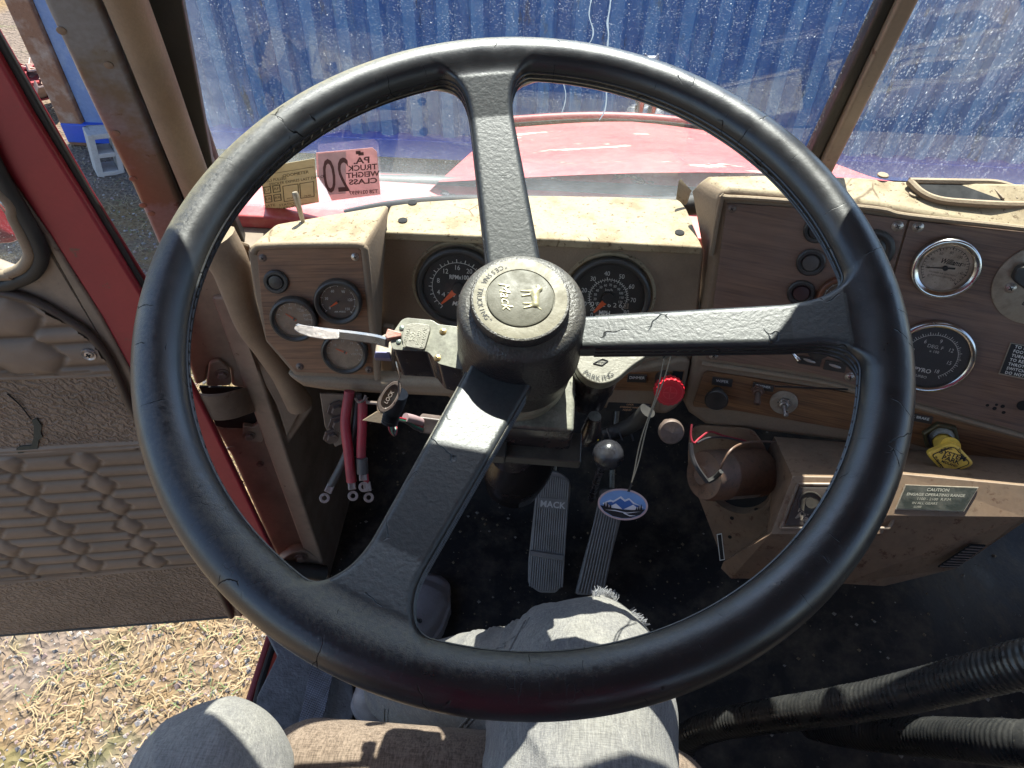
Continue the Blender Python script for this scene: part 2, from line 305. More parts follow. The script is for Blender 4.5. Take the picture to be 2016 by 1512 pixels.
def lens_mat(dust, name):
    s = NT(name); v = s.coord(); tr = s.n('ShaderNodeBsdfTransparent'); df = s.n('ShaderNodeBsdfDiffuse'); df.inputs[0].default_value = (0.32, 0.23, 0.16, 1)
    m = s.n('ShaderNodeMixShader'); s.l(s.ramp(s.noise(v, 60, 5, 0.7), 0.3, 0.7, dust*0.5, dust*1.3), m.inputs[0]); s.l(tr.outputs[0], m.inputs[1]); s.l(df.outputs[0], m.inputs[2])
    gl = s.n('ShaderNodeBsdfGlossy'); gl.inputs['Roughness'].default_value = 0.08; fr = s.n('ShaderNodeFresnel'); fr.inputs[0].default_value = 1.4
    m3 = s.n('ShaderNodeMixShader'); s.l(s.math('MULTIPLY', fr.outputs[0], 0.6), m3.inputs[0]); s.l(m.outputs[0], m3.inputs[1]); s.l(gl.outputs[0], m3.inputs[2])
    s.l(m3.outputs[0], s.out.inputs[0]); return s.m
m_lens = lens_mat(0.05, 'gauge_glass'); m_lensd = lens_mat(0.3, 'dusty_gauge_glass')
def sticker_mat(name, col, trans):
    s = NT(name); v = s.coord(); n = s.noise(v, 60, 4)
    c = s.mix(s.ramp(n, 0.4, 0.7, 0, 0.5), col, tuple(x*0.75 for x in col))
    df = s.n('ShaderNodeBsdfDiffuse'); tl = s.n('ShaderNodeBsdfTranslucent'); s.l(c, df.inputs[0]); s.l(c, tl.inputs[0])
    m = s.n('ShaderNodeMixShader'); m.inputs[0].default_value = trans; s.l(df.outputs[0], m.inputs[1]); s.l(tl.outputs[0], m.inputs[2])
    s.l(m.outputs[0], s.out.inputs[0]); return s.m
m_stk_pink = sticker_mat('pink_sticker', (0.62, 0.42, 0.42), 0.5); m_stk_tan = sticker_mat('tan_sticker', (0.55, 0.48, 0.33), 0.3)
m_stk_grey = sticker_mat('silver_sticker', (0.62, 0.56, 0.6), 0.4)
m_contain = None
def container_mat(pale=0.0, nm='weathered_blue_container_paint'):
    s = NT(nm); v = s.coord((1, 1, 0.25)); v1 = s.coord()
    st = s.noise(v, 9, 6, 0.7); c = s.mix(s.ramp(st, 0.35, 0.7), (0.018, 0.088, 0.29), (0.04, 0.15, 0.36))
    c = s.mix(s.ramp(s.noise(v, 22, 4, 0.6), 0.5, 0.72, 0, 0.55), c, (0.17, 0.30, 0.46))
    rust = s.math('MULTIPLY', s.ramp(s.noise(v, 13, 6, 0.75), 0.56, 0.66), s.ramp(s.noise(v1, 2.2, 3), 0.38, 0.55))
    c = s.mix(s.math('MULTIPLY', rust, 0.75), c, (0.09, 0.06, 0.03))
    c = s.mix(pale, c, (0.17, 0.36, 0.48)); s.set(Base_Color=c, Roughness=0.55, Normal=s.bump(s.noise(v1, 30, 4), 0.15, 0.01)); return s.m
m_contain = container_mat(); m_contain2 = container_mat(0.20, 'pale_rib_blue_paint')
m_rust = dirty('rusty_post_paint', (0.19, 0.09, 0.05), (0.36, 0.30, 0.25), 0.7, nscale=9, amt=0.8, grain=60, gstr=0.4, gdist=0.004, spots=0.4)
m_paleblue = dirty('pale_blue_container_paint', (0.12, 0.19, 0.36), (0.25, 0.30, 0.4), 0.6, nscale=8, amt=0.7, grain=60)
m_brightblue = dirty('bright_blue_container_paint', (0.02, 0.07, 0.42), (0.03, 0.09, 0.33), 0.5, nscale=8, amt=0.5, grain=60, gstr=0.05)
m_concrete = dirty('grey_concrete_block', (0.36, 0.35, 0.34), (0.26, 0.25, 0.24), 0.9, nscale=30, amt=0.6, grain=200, gstr=0.8, gdist=0.003)
def gravel_mat():
    s = NT('gravel_and_dry_grass'); v = s.coord()
    vo = s.n('ShaderNodeTexVoronoi'); s.l(v, vo.inputs['Vector']); vo.inputs['Scale'].default_value = 38
    n = s.noise(v, 1.2, 5, 0.6); n2 = s.noise(v, 70, 4, 0.7)
    c = s.mix(vo.outputs['Color'], (0.085, 0.07, 0.06), (0.19, 0.155, 0.13)); c = s.mix(0.5, c, s.mix(s.ramp(n2, 0.3, 0.7), (0.07, 0.055, 0.042), (0.18, 0.15, 0.12)))
    c = s.mix(s.ramp(n, 0.45, 0.62, 0, 0.7), c, (0.18, 0.12, 0.05)); c = s.mix(s.ramp(s.noise(v, 3.1, 4), 0.58, 0.66, 0, 0.5), c, (0.07, 0.085, 0.03))
    s.set(Base_Color=c, Roughness=0.95, Normal=s.bump(vo.outputs['Distance'], 0.9, 0.02, s.bump(n2, 0.5, 0.01)), Specular_IOR_Level=0.1); return s.m
m_ground = gravel_mat()
m_hood = None
def hoodmat():
    s = NT('sun_bleached_red_hood_paint'); v = s.coord(); n = s.noise(v, 5, 5)
    c = s.mix(s.ramp(n, 0.3, 0.7), (0.42, 0.055, 0.06), (0.50, 0.12, 0.115)); c = s.mix(s.ramp(s.noise(v, 60, 5, 0.7), 0.45, 0.7, 0, 0.5), c, (0.52, 0.2, 0.18))
    pv = s.coord((0.6, 1.3, 1)); pe = s.noise(pv, 7, 6, 0.62, 0.5)
    gatex = s.ramp(s.noise(v, 2.6, 2), 0.42, 0.55)
    edge = s.math('MULTIPLY', s.ramp(pe, 0.595, 0.605), gatex); core = s.math('MULTIPLY', s.ramp(pe, 0.612, 0.622), gatex)
    c = s.mix(edge, c, (0.06, 0.05, 0.035)); c = s.mix(core, c, (0.62, 0.58, 0.48))
    s.set(Base_Color=c, Roughness=0.42, Normal=s.bump(edge, 0.3, 0.002)); return s.m
m_hood = hoodmat()

# ------------------------------------------------------------------ mesh building
_tcache = {}
def text_geo(t, shear=0.0, spacing=1.0, align='CENTER', bold=False):
    k = (t, shear, spacing, align, bold)
    if k in _tcache: return _tcache[k]
    cu = bpy.data.curves.new('t', 'FONT'); cu.body = t; cu.size = 1.0; cu.align_x = align; cu.align_y = 'CENTER'; cu.shear = shear
    cu.space_character = spacing; cu.resolution_u = 3; cu.offset = 0.025 if bold else 0.0
    o = bpy.data.objects.new('t', cu); SC.collection.objects.link(o)
    me = bpy.data.meshes.new_from_object(o)
    vs = [tuple(v.co) for v in me.vertices]; fs = [tuple(p.vertices) for p in me.polygons]
    bpy.data.objects.remove(o); bpy.data.meshes.remove(me); bpy.data.curves.remove(cu)
    _tcache[k] = (vs, fs); return vs, fs

class MB:
    def __init__(s): s.V = []; s.F = []; s.I = []
    def add(s, vs, fs, mi=0, mx=None):
        b = len(s.V)
        if mx is not None: vs = [tuple(mx @ Vector(v)) for v in vs]
        s.V += [tuple(map(float, v)) for v in vs]; s.F += [tuple(b+i for i in f) for f in fs]; s.I += [mi]*len(fs); return s
    def box(s, c, size, mi=0, mx=None):
        x, y, z = (k/2 for k in size); vs = [(c[0]+a*x, c[1]+b*y, c[2]+g*z) for a in (-1, 1) for b in (-1, 1) for g in (-1, 1)]
        return s.add(vs, [(0, 1, 3, 2), (4, 6, 7, 5), (0, 4, 5, 1), (2, 3, 7, 6), (0, 2, 6, 4), (1, 5, 7, 3)], mi, mx)
    def prism(s, poly, z0, z1, mi=0, mx=None, off=(0, 0), capmi=None):
        if sum(a[0]*b[1]-b[0]*a[1] for a, b in zip(poly, poly[1:]+poly[:1])) < 0: poly = poly[::-1]
        n = len(poly); vs = [(x+off[0], y+off[1], z0) for x, y in poly]+[(x, y, z1) for x, y in poly]
        fs = [tuple(range(n-1, -1, -1))]+[(i, (i+1) % n, n+(i+1) % n, n+i) for i in range(n)]
        s.add(vs, fs, mi, mx); return s.add([(x, y, z1) for x, y in poly], [tuple(range(n))], mi if capmi is None else capmi, mx)
    def loft(s, rings, mi=0, cap=True, closed=True):
        n = len(rings[0]); vs = [p for r in rings for p in r]; fs = []
        for k in range(len(rings)-1):
            for i in range(n if closed else n-1):
                j = (i+1) % n; fs.append((k*n+i, k*n+j, (k+1)*n+j, (k+1)*n+i))
        if cap: fs += [tuple(range(n-1, -1, -1)), tuple((len(rings)-1)*n+i for i in range(n))]
        return s.add(vs, fs, mi)
    def lathe(s, prof, n=32, mi=0, mx=None, cap0=False, cap1=False, sx=1, sy=1):
        vs = []; fs = []
        for r, z in prof: vs += [(r*sx*math.cos(2*math.pi*i/n), r*sy*math.sin(2*math.pi*i/n), z) for i in range(n)]
        for k in range(len(prof)-1):
            for i in range(n): j = (i+1) % n; fs.append((k*n+i, k*n+j, (k+1)*n+j, (k+1)*n+i))
        if cap0: fs.append(tuple(range(n-1, -1, -1)))
        if cap1: fs.append(tuple((len(prof)-1)*n+i for i in range(n)))
        return s.add(vs, fs, mi, mx)
    def cyl(s, r, z0, z1, n=24, mi=0, mx=None): return s.lathe([(r, z0), (r, z1)], n, mi, mx, True, True)
    def sphere(s, c, r, n=20, mi=0, sc=(1, 1, 1)):
        pr = [(max(1e-5, r*math.sin(math.pi*k/(n//2))), -r*math.cos(math.pi*k/(n//2))) for k in range(n//2+1)]
        return s.lathe(pr, n, mi, Matrix.Translation(c) @ Matrix.Diagonal((*sc, 1)))
    def tube(s, pts, r, n=10, mi=0, cap=True, flat=1.0, up=None):
        pts = [np.array(p, float) for p in pts]; N = len(pts); rs = r if hasattr(r, '__len__') else [r]*N
        T = [nrm(pts[min(i+1, N-1)]-pts[max(i-1, 0)]) for i in range(N)]
        a = np.array(up if up is not None else (0.13, 0.2, 0.97)); 
        if abs(T[0] @ nrm(a)) > 0.95: a = np.array((1., 0, 0))
        vs = []
        u = nrm(a - T[0]*(a @ T[0]))
        for p, t, q in zip(pts, T, rs):
            u = nrm(u - t*(u @ t)); w2 = np.cross(t, u)
            vs += [tuple(p+q*(u*math.cos(2*math.pi*i/n)*flat+w2*math.sin(2*math.pi*i/n))) for i in range(n)]
        fs = [(k*n+i, k*n+(i+1) % n, (k+1)*n+(i+1) % n, (k+1)*n+i) for k in range(N-1) for i in range(n)]
        if cap: fs += [tuple(range(n-1, -1, -1)), tuple((N-1)*n+i for i in range(n))]
        return s.add(vs, fs, mi)
    def text(s, t, size, x, y, z, mi=0, rot=0, shear=0, sx=1.0, align='CENTER', spacing=1.0, bold=False, mx=None, mirror=False, thick=0.0):
        vs, fs = text_geo(t, shear, spacing, align, bold); c, q = math.cos(rot), math.sin(rot); m = -1 if mirror else 1
        out = []
        for vx, vy, vz in vs: a = vx*size*sx*m; b = vy*size; out.append((x+a*c-b*q, y+a*q+b*c, z))
        if mirror: fs = [f[::-1] for f in fs]
        s.add(out, fs, mi, mx)
        if thick:
            ec = {}
            for f in fs:
                for i in range(len(f)):
                    e = (f[i], f[(i+1) % len(f)]); ec[e] = 1
            side = [e for e in ec if (e[1], e[0]) not in ec]; n = len(out)
            s.add(out+[(p[0], p[1], p[2]-thick) for p in out], [(a, a+n, b+n, b) for a, b in side], mi, mx)
        return s

WM = {}
def link(o, parent=None, mx=None):
    SC.collection.objects.link(o); mx = mx or Matrix.Identity(4); WM[o.name] = mx
    if parent is not None: o.parent = parent; o.matrix_local = WM[parent.name].inverted() @ mx
    else: o.matrix_world = mx
    return o
def build(mb, name, mats, parent=None, mx=None, smooth=40, bevel=0, seg=2, label=None):
    me = bpy.data.meshes.new(name); me.from_pydata(mb.V, [], mb.F)
    for m in (mats if isinstance(mats, (list, tuple)) else [mats]): me.materials.append(m)
    me.polygons.foreach_set('material_index', mb.I); me.validate(); me.update()
    bm = bmesh.new(); bm.from_mesh(me); bmesh.ops.remove_doubles(bm, verts=bm.verts, dist=1e-6)
    bm.to_mesh(me); bm.free()
    if smooth: me.shade_smooth(); me.set_sharp_from_angle(angle=rad(smooth))
    o = bpy.data.objects.new(name, me); link(o, parent, mx)
    if bevel:
        b = o.modifiers.new('bevel', 'BEVEL'); b.width = bevel; b.segments = seg; b.limit_method = 'ANGLE'; b.angle_limit = rad(38); b.harden_normals = True
    if label: o['label'] = label
    return o
def thing(name, label, cat, group=None, mx=None):
    o = bpy.data.objects.new(name, None); o.empty_display_size = 0.05; link(o, None, mx)
    o['label'] = label; o['category'] = cat
    if group: o['group'] = group
    return o
def ptg(name, label, parent, mx):       # a part that has pieces of its own
    o = bpy.data.objects.new(name, None); o.empty_display_size = 0.02; link(o, parent, mx); o['label'] = label; return o
def tag(o, label, cat, group=None):
    o['label'] = label; o['category'] = cat
    if group: o['group'] = group
    return o
def kind(o, k): o['kind'] = k; return o
def rpoly(pts, r, n=4):
    out = []; N = len(pts)
    for i in range(N):
        p0, p1, p2 = (np.array(pts[(i+k-1) % N], float) for k in range(3)); a = p0-p1; b = p2-p1; la, lb = np.linalg.norm(a), np.linalg.norm(b)
        q = min(r, la*0.45, lb*0.45); a, b = p1+a/la*q, p1+b/lb*q
        for k in range(n+1): t = k/n; out.append(tuple((1-t)**2*a+2*t*(1-t)*p1+t*t*b))
    return out
def spline(pts, n=8):
    P = [np.array(p, float) for p in pts]; P = [2*P[0]-P[1]]+P+[2*P[-1]-P[-2]]; out = []
    for i in range(1, len(P)-2):
        for k in range(n):
            t = k/n; a, b, c, d_ = P[i-1:i+3]
            out.append(0.5*((2*b)+(-a+c)*t+(2*a-5*b+4*c-d_)*t*t+(-a+3*b-3*c+d_)*t**3))
    out.append(P[-2]); return out

# signed-distance modelling: naive surface nets
def surfnet(f, lo, hi, h):
    lo = np.array(lo, float); hi = np.array(hi, float); n = np.ceil((hi-lo)/h).astype(int)+1
    ax = [lo[i]+h*np.arange(n[i]) for i in range(3)]; G = np.empty(n, np.float32)
    Y, Z = np.meshgrid(ax[1], ax[2], indexing='ij')
    for i, x in enumerate(ax[0]): G[i] = f(np.stack([np.full_like(Y, x), Y, Z], -1).reshape(-1, 3)).reshape(Y.shape)
    S = G < 0; c = S[:-1, :-1, :-1].astype(np.int8)*0
    cnt = sum(S[a:n[0]-1+a, b:n[1]-1+b, g:n[2]-1+g].astype(np.int8) for a in (0, 1) for b in (0, 1) for g in (0, 1))
    act = (cnt > 0) & (cnt < 8); idx = -np.ones(act.shape, np.int64); ijk = np.argwhere(act); idx[act] = np.arange(len(ijk))
    P = np.zeros((len(ijk), 3)); C = np.zeros(len(ijk))
    cor = [(a, b, g) for a in (0, 1) for b in (0, 1) for g in (0, 1)]
    for p in cor:
        for d_ in range(3):
            if p[d_]: continue
            q = list(p); q[d_] = 1
            v0 = G[ijk[:, 0]+p[0], ijk[:, 1]+p[1], ijk[:, 2]+p[2]]; v1 = G[ijk[:, 0]+q[0], ijk[:, 1]+q[1], ijk[:, 2]+q[2]]
            m = (v0 < 0) != (v1 < 0); t = np.where(m, v0/np.where(v0 == v1, 1, v0-v1), 0)
            pt = np.array(p, float)[None]+t[:, None]*(np.array(q)-np.array(p))[None]; P += pt*m[:, None]; C += m
    P = lo+h*(ijk+P/C[:, None])
    for _ in range(3):
        e = h*0.25; g0 = f(P); gr = np.stack([f(P+e*np.eye(3)[k])-f(P-e*np.eye(3)[k]) for k in range(3)], -1)/(2*e)
        gn = np.maximum((gr**2).sum(-1), 0.2); st = np.clip(g0/gn, -h*0.5, h*0.5); P = P-gr*st[:, None]
    quads = []
    for d_ in range(3):
        o1, o2 = [(1, 2), (2, 0), (0, 1)][d_]
        A = np.take(S, range(0, n[d_]-1), d_); B = np.take(S, range(1, n[d_]), d_); E = np.argwhere(A != B)
        E = E[(E[:, o1] > 0) & (E[:, o2] > 0) & (E[:, o1] < n[o1]-1) & (E[:, o2] < n[o2]-1)]
        ins = A[E[:, 0], E[:, 1], E[:, 2]]
        def cid(s1, s2):
            e = E.copy(); e[:, o1] += s1; e[:, o2] += s2; return idx[e[:, 0], e[:, 1], e[:, 2]]
        q = np.stack([cid(-1, -1), cid(0, -1), cid(0, 0), cid(-1, 0)], -1); q[~ins] = q[~ins][:, ::-1]; quads.append(q)
    return P, np.concatenate(quads)
def smin(a, b, k):
    h = np.clip(0.5+0.5*(b-a)/k, 0, 1); return b*(1-h)+a*h-k*h*(1-h)
def capsule(P, a, b, ra, rb):
    a = np.array(a); b = np.array(b); ab = b-a; t = np.clip(((P-a)@ab)/(ab@ab), 0, 1)
    return np.linalg.norm(P-a-t[:, None]*ab, axis=1)-(ra+(rb-ra)*t)
def netobj(name, f, lo, hi, h, mats, parent=None, mx=None, label=None, sel=None):
    P, Q = surfnet(f, lo, hi, h)
    me = bpy.data.meshes.new(name); me.from_pydata(P.tolist(), [], Q.tolist())
    for m in (mats if isinstance(mats, (list, tuple)) else [mats]): me.materials.append(m)
    me.validate(); me.update(); me.shade_smooth(); o = bpy.data.objects.new(name, me); link(o, parent, mx)
    if label: o['label'] = label
    return o
# ================================================================== PLACE: ground, container, far things
gm = MB(); n = 60
GX = np.linspace(-60, 60, 2); 
gm.add([(-150, -60, -1.1), (150, -60, -1.1), (150, 200, -1.1), (-150, 200, -1.1)], [(0, 1, 2, 3)])
kind(build(gm, 'ground', m_ground, smooth=0), 'structure')
# loose straw and pebbles near the truck, uncountable
def scatter_straw():
    mb = MB()
    for i in range(15000):
        y = 0.2+rng.random()**1.4*4.2; x = -0.72-rng.random()*(0.9+0.62*y)
        if x < -4 or (mnoise.noise(Vector((x*2.6, y*2.6, 7))) < -.05 and rng.random() < .75): continue
        a = rng.random()*math.pi*2; L = 0.02+0.05*rng.random(); b = 0.0011+0.0009*rng.random(); z = -1.094+0.014*rng.random(); dz = 0.02*(rng.random()-0.3)
        cx_, sy_ = math.cos(a), math.sin(a); bend = (rng.random()-0.5)*0.5*L
        p0 = np.array((x, y, z)); p2 = p0+np.array((cx_*L, sy_*L, dz)); p1 = (p0+p2)/2+np.array((-sy_*bend, cx_*bend, 0.006))
        s_ = np.array((-sy_, cx_, 0))*b
        mb.add([p0-s_, p0+s_, p1-s_, p1+s_, p2], [(0, 1, 3, 2), (2, 3, 4)], int(rng.choice([0, 0, 0, 1, 2], p=[.3, .2, .2, .2, .1])))
    return build(mb, 'dry_grass', [plain('pale_straw', (0.25, 0.19, 0.10), 0.7), plain('brown_straw', (0.17, 0.11, 0.05), 0.8), plain('green_blade', (0.09, 0.13, 0.04), 0.7)], smooth=0)
tag(kind(scatter_straw(), 'stuff'), 'dry straw and grass blades lying on the gravel by the open door', 'grass')
def scatter_gravel():
    mb = MB()
    for i in range(9000):
        y = 0.2+rng.random()**1.3*4.0; x = -0.7-rng.random()*(0.9+0.62*y); r = 0.003+0.010*rng.random()**3
        a = rng.random(6)*0.6+0.7
        vs = [(x+r*a[0], y, -1.098), (x, y+r*a[1], -1.098), (x-r*a[2], y, -1.098), (x, y-r*a[3], -1.098), (x+r*0.2, y+r*0.1, -1.1+r*a[4])]
        mb.add(vs, [(0, 1, 4), (1, 2, 4), (2, 3, 4), (3, 0, 4)], int(rng.integers(0, 3)))
    return build(mb, 'gravel', [plain('pinkish_stone', (0.22, 0.165, 0.15), 0.9), plain('grey_stone', (0.16, 0.155, 0.155), 0.9), plain('pale_stone', (0.27, 0.25, 0.225), 0.9)], smooth=0)
tag(kind(scatter_gravel(), 'stuff'), 'grey and pink gravel stones scattered beside the truck', 'gravel')

# far bank behind the yard
bk = MB(); rows = []
for k, (yy, zz) in enumerate([(14, -1.1), (16, -0.6), (19, 0.6), (24, 1.4), (40, 1.6)]):
    rows.append([(x, yy+0.6*mnoise.noise(Vector((x*0.3, k, 0))), zz+0.25*mnoise.noise(Vector((x*0.5, k*3, 2)))) for x in np.linspace(-60, 60, 90)])
bk.loft(rows, cap=False, closed=False)
kind(build(bk, 'gravel_bank', dirty('grey_bank_soil', (0.30, 0.27, 0.25), (0.2, 0.19, 0.18), 0.95, nscale=1.2, grain=30, gstr=0.8, gdist=0.05), smooth=60), 'structure')

# shipping container
CYF = 4.35; CXL = Yp(160, 315, CYF)[0]; CXR = 6.2; CZ0, CZ1 = -1.08, 1.50
cont = thing('shipping_container', 'long blue corrugated steel shipping container with rust streaks in front of the hood', 'container', mx=Matrix.Translation((CXL, CYF, CZ0)))
mb = MB(); x = CXL+0.34; prof = []; pitch = 0.20
while x < CXR-0.2:
    prof += [(x, CYF), (x+0.070, CYF), (x+0.098, CYF+0.045), (x+0.172, CYF+0.045)]; x += pitch
mb.loft([[(p[0], p[1], z) for p in prof] for z in (CZ0+0.14, 0.2, CZ1-0.1)], cap=False, closed=False)
NP = len(prof)-1; mb.I = [1 if (i % NP) % 4 == 0 else 0 for i in range(len(mb.F))]; build(mb, 'corrugated_wall', [m_contain, m_contain2], cont, smooth=0)  # proud faces paler: faded paint that also draws the ribs under even shade
mb = MB(); mb.box(((CXL+CXR)/2, CYF+0.03, CZ0+0.08), (CXR-CXL, 0.16, 0.13)); build(mb, 'bottom_rail', m_brightblue, cont, bevel=0.006)
mb = MB(); mb.box(((CXL+CXR)/2, CYF+0.03, CZ1-0.05), (CXR-CXL, 0.12, 0.1)); build(mb, 'top_rail', m_brightblue, cont, bevel=0.006)
mb = MB(); mb.box((CXL+0.07, CYF+0.05, (CZ0+CZ1)/2), (0.15, 0.18, CZ1-CZ0+0.03)); build(mb, 'corner_post', m_rust, cont, bevel=0.01)
mb = MB(); mb.box((CXL+0.215, CYF+0.045, (CZ0+CZ1)/2), (0.135, 0.11, CZ1-CZ0)); build(mb, 'edge_flange', m_paleblue, cont, bevel=0.012)
mb = MB(); mb.box((CXL+0.31, CYF+0.05, (CZ0+CZ1)/2), (0.055, 0.06, CZ1-CZ0-0.01)); build(mb, 'edge_panel', m_brightblue, cont, bevel=0.01)
mb = MB(); mb.box((CXR-0.07, CYF+0.05, (CZ0+CZ1)/2), (0.15, 0.18, CZ1-CZ0+0.03)); build(mb, 'corner_post', m_rust, cont, bevel=0.01)
mb = MB(); mb.box(((CXL+CXR)/2, CYF+1.3, (CZ0+CZ1)/2), (CXR-CXL-0.1, 2.35, CZ1-CZ0-0.04)); build(mb, 'box_body', m_contain, cont)

# cinder block against the container foot
cp = Zp(203, 322, -1.05)
blk = Matrix.Translation((cp[0]+0.02, cp[1], -1.1)) @ Matrix.Rotation(rad(38), 4, 'Z')
mb = MB()
W_, H_, D_ = 0.16, 0.27, 0.15; t_ = 0.03
for (c, s_) in [((-W_/2+t_/2, 0, H_/2), (t_, D_, H_)), ((W_/2-t_/2, 0, H_/2), (t_, D_, H_)), ((0, 0, t_/2), (W_-2*t_, D_, t_)), ((0, 0, H_/2), (W_-2*t_, D_, t_)), ((0, 0, H_-t_/2), (W_-2*t_, D_, t_))]:
    mb.box(c, s_)
tag(build(mb, 'cinder_block', m_concrete, None, blk @ Matrix.Rotation(rad(8), 4, 'Y'), bevel=0.006), 'grey concrete cinder block standing at the foot of the blue container', 'cinder block')
# heap of scrap metal in the yard
sp = Zp(92, 212, -1.0); mb = MB(); rng2 = np.random.default_rng(3)
for i in range(16):
    a = rng2.random(3)*2.5; L = 0.15+0.28*rng2.random()
    mx = Matrix.Translation((sp[0]-0.1+0.18*(rng2.random()-.5), sp[1]+0.3*rng2.random(), -1.05+0.25*rng2.random())) @ Matrix.Rotation(a[0], 4, 'Z') @ Matrix.Rotation(0.5*a[1]-0.5, 4, 'Y')
    mb.box((0, 0, 0), (L, 0.05+0.05*rng2.random(), 0.012), int(i % 2), mx); mb.box((0, 0.03, 0.02), (L, 0.01, 0.05), int(i % 2), mx)
tag(build(mb, 'scrap_pile', [m_red, dirty('weathered_scrap', (0.4, 0.3, 0.26), (0.2, 0.08, 0.06), 0.7, nscale=9)], None, bevel=0.002), 'low heap of red and rusty steel scrap lying on the bright gravel', 'scrap metal')

# ================================================================== planes of the cab
WC = np.array([-.0125, .4134, .9153]); PWH = Plane(WC, (.0286, -.3044, .9521), (0, 1, 0))
PWS = Plane((0, .80, .80), (0, -.94, -.342))                       # windscreen
PC = Plane((0, .692, .772), (0, -.966, .259))                       # centre dash face
PL = Plane(Dp(735, 484, .772), (.10, -.955, .28))                   # left pod face
PR = Plane(Dp(1423, 390, .775), (-.234, -.937, .259))               # right dash face
PD = Plane(Zp(455, 1210, 0), (.165, -.986, 0))                      # door inner face
PP = Plane((-.47, .668, .5), (.30, -.954, 0))                       # lower door pillar
PPU = Plane((-.47, .70, .80), (.25, -.91, -.33))                    # raked upper pillar

# ================================================================== truck hood
hp0 = np.array((0.15, 1.0, 0.70)); hslope = 0.40; PH = Plane(hp0, (0, hslope, 1), (0, 1, 0))
hood = thing('truck_hood', 'sun bleached red truck hood with peeling paint beyond the windshield', 'truck hood', mx=Matrix.Translation((0.17, 1.5, 0.5)))
fl = PH.w(*PH.px(985, 247)); fr_ = PH.w(*PH.px(1468, 262)); yF = (fl[1]+fr_[1])/2
lm = PH.w(*PH.px(925, 296)); lr = PH.w(*PH.px(838, 372)); rm = PH.w(*PH.px(1630, 311)); rr = PH.w(*PH.px(1725, 345))
def hz(y, c): return 0.70-(y-1.0)*hslope+c
mb = MB(); rings = []
def xl(y): return np.interp(y, [0.85, lr[1], lm[1], fl[1]], [-0.37, lr[0], lm[0], fl[0]])
def xr(y): return np.interp(y, [0.85, rr[1], rm[1], fr_[1]], [0.72, rr[0], rm[0], fr_[0]])
for y in np.linspace(0.885, yF, 26):
    a, b = xl(y), xr(y); m_ = (a+b)/2; row = [(a-0.30, y, hz(y, -0.62)), (a-0.16, y, hz(y, -0.26)), (a-0.05, y, hz(y, -0.06))]
    for t in np.linspace(0, 1, 13): row.append((a+(b-a)*t, y, hz(y, 0.0)+0.03*math.sin(math.pi*t)-0.006*abs(math.cos(math.pi*t))))
    row += [(b+0.05, y, hz(y, -0.06)), (b+0.16, y, hz(y, -0.26)), (b+0.30, y, hz(y, -0.62))]; rings.append(row)
rings2 = [[(x, y, z) for x, y, z in r] for r in rings]
mb.loft(rings2, cap=False, closed=False)
last = rings[-1]; mb.loft([last, [(x, y+0.05, z-0.03) for x, y, z in last], [(x, y+0.07, z-0.6) for x, y, z in last]], cap=False, closed=False)
build(mb, 'hood_panel', m_hood, hood, smooth=50)
mb = MB(); mb.tube([(fl[0]-0.01+(fr_[0]-fl[0]+0.02)*t, yF-0.02, hz(yF, 0.012)+0.03*math.sin(math.pi*t)) for t in np.linspace(0, 1, 20)], 0.016, 10)
build(mb, 'front_moulding', m_red, hood)
mb = MB(); mb.tube([(fl[0]+(fr_[0]-fl[0])*t, yF-0.10, hz(yF-0.1, 0.001)+0.03*math.sin(math.pi*t)) for t in np.linspace(0, 1, 20)], 0.006, 8); build(mb, 'hood_seam', m_dark, hood)
# rear hood edge, cowl rubber
c0 = Yp(1030, 376, 0.93); c1 = Yp(1345, 380, 0.93); zc = (c0[2]+c1[2])/2
mb = MB(); mb.tube([(-0.34+0.9*t, 0.915, zc+0.006*math.sin(3*t)-0.001) for t in np.linspace(0, 1, 24)], 0.017, 12)
build(mb, 'cowl_rubber_seal', dirty('green_grey_cowl_rubber', (0.06, 0.075, 0.065), (0.10, 0.105, 0.085), 0.45, nscale=15), hood)
mb = MB(); mb.box((0.17, 0.865, .715), (1.3, 0.13, 0.02)); build(mb, 'cowl_panel', m_hood, hood, bevel=0.004)
# ornament: small crouching dog on a round base
op = PH.w(*PH.px(1266, 250)); ob = (op[0], op[1], hz(op[1], 0.034))
m_orn = dirty('tarnished_ornament', (.16, .17, .2), (.05, .05, .06), .35, .6, nscale=60)
orn = MB(); orn.lathe([(0.0001, 0), (0.055, 0), (0.058, 0.006), (0.055, 0.016), (0.02, 0.016), (0.0001, 0.016)], 28, 0, Matrix.Translation(ob))
orm = build(orn, 'ornament_base', m_chrome, hood)
def dogf(P):
    b = np.array(ob); q = (P-b)/1.45; f_ = capsule(q, (0, -.012, .062), (0, .022, .072), .015, .019)
    for sx in (-1, 1):
        f_ = smin(f_, capsule(q, (sx*.013, -.014, .018), (sx*.011, -.012, .058), .0065, .009), .006)
        f_ = smin(f_, capsule(q, (sx*.014, .026, .018), (sx*.012, .024, .06), .0065, .009), .006)
        f_ = smin(f_, capsule(q, (sx*.010, .036, .102), (sx*.013, .036, .111), .004, .002), .004)
    f_ = smin(f_, capsule(q, (0, .036, .092), (0, .050, .088), .0155, .010), .008)
    return smin(f_, capsule(q, (0, -.028, .066), (0, -.036, .078), .004, .002), .004)
netobj('hood_ornament', dogf, np.array(ob)+(-.06, -.08, -.0), np.array(ob)+(.06, .11, .19), 0.004, m_orn, hood)
for s_ in (-1, 1): mb = MB(); mb.box((ob[0]+s_*.018, ob[1]-.04, ob[2]+.05), (.009, .006, .04)); build(mb, 'ornament_stripe', m_red, hood)

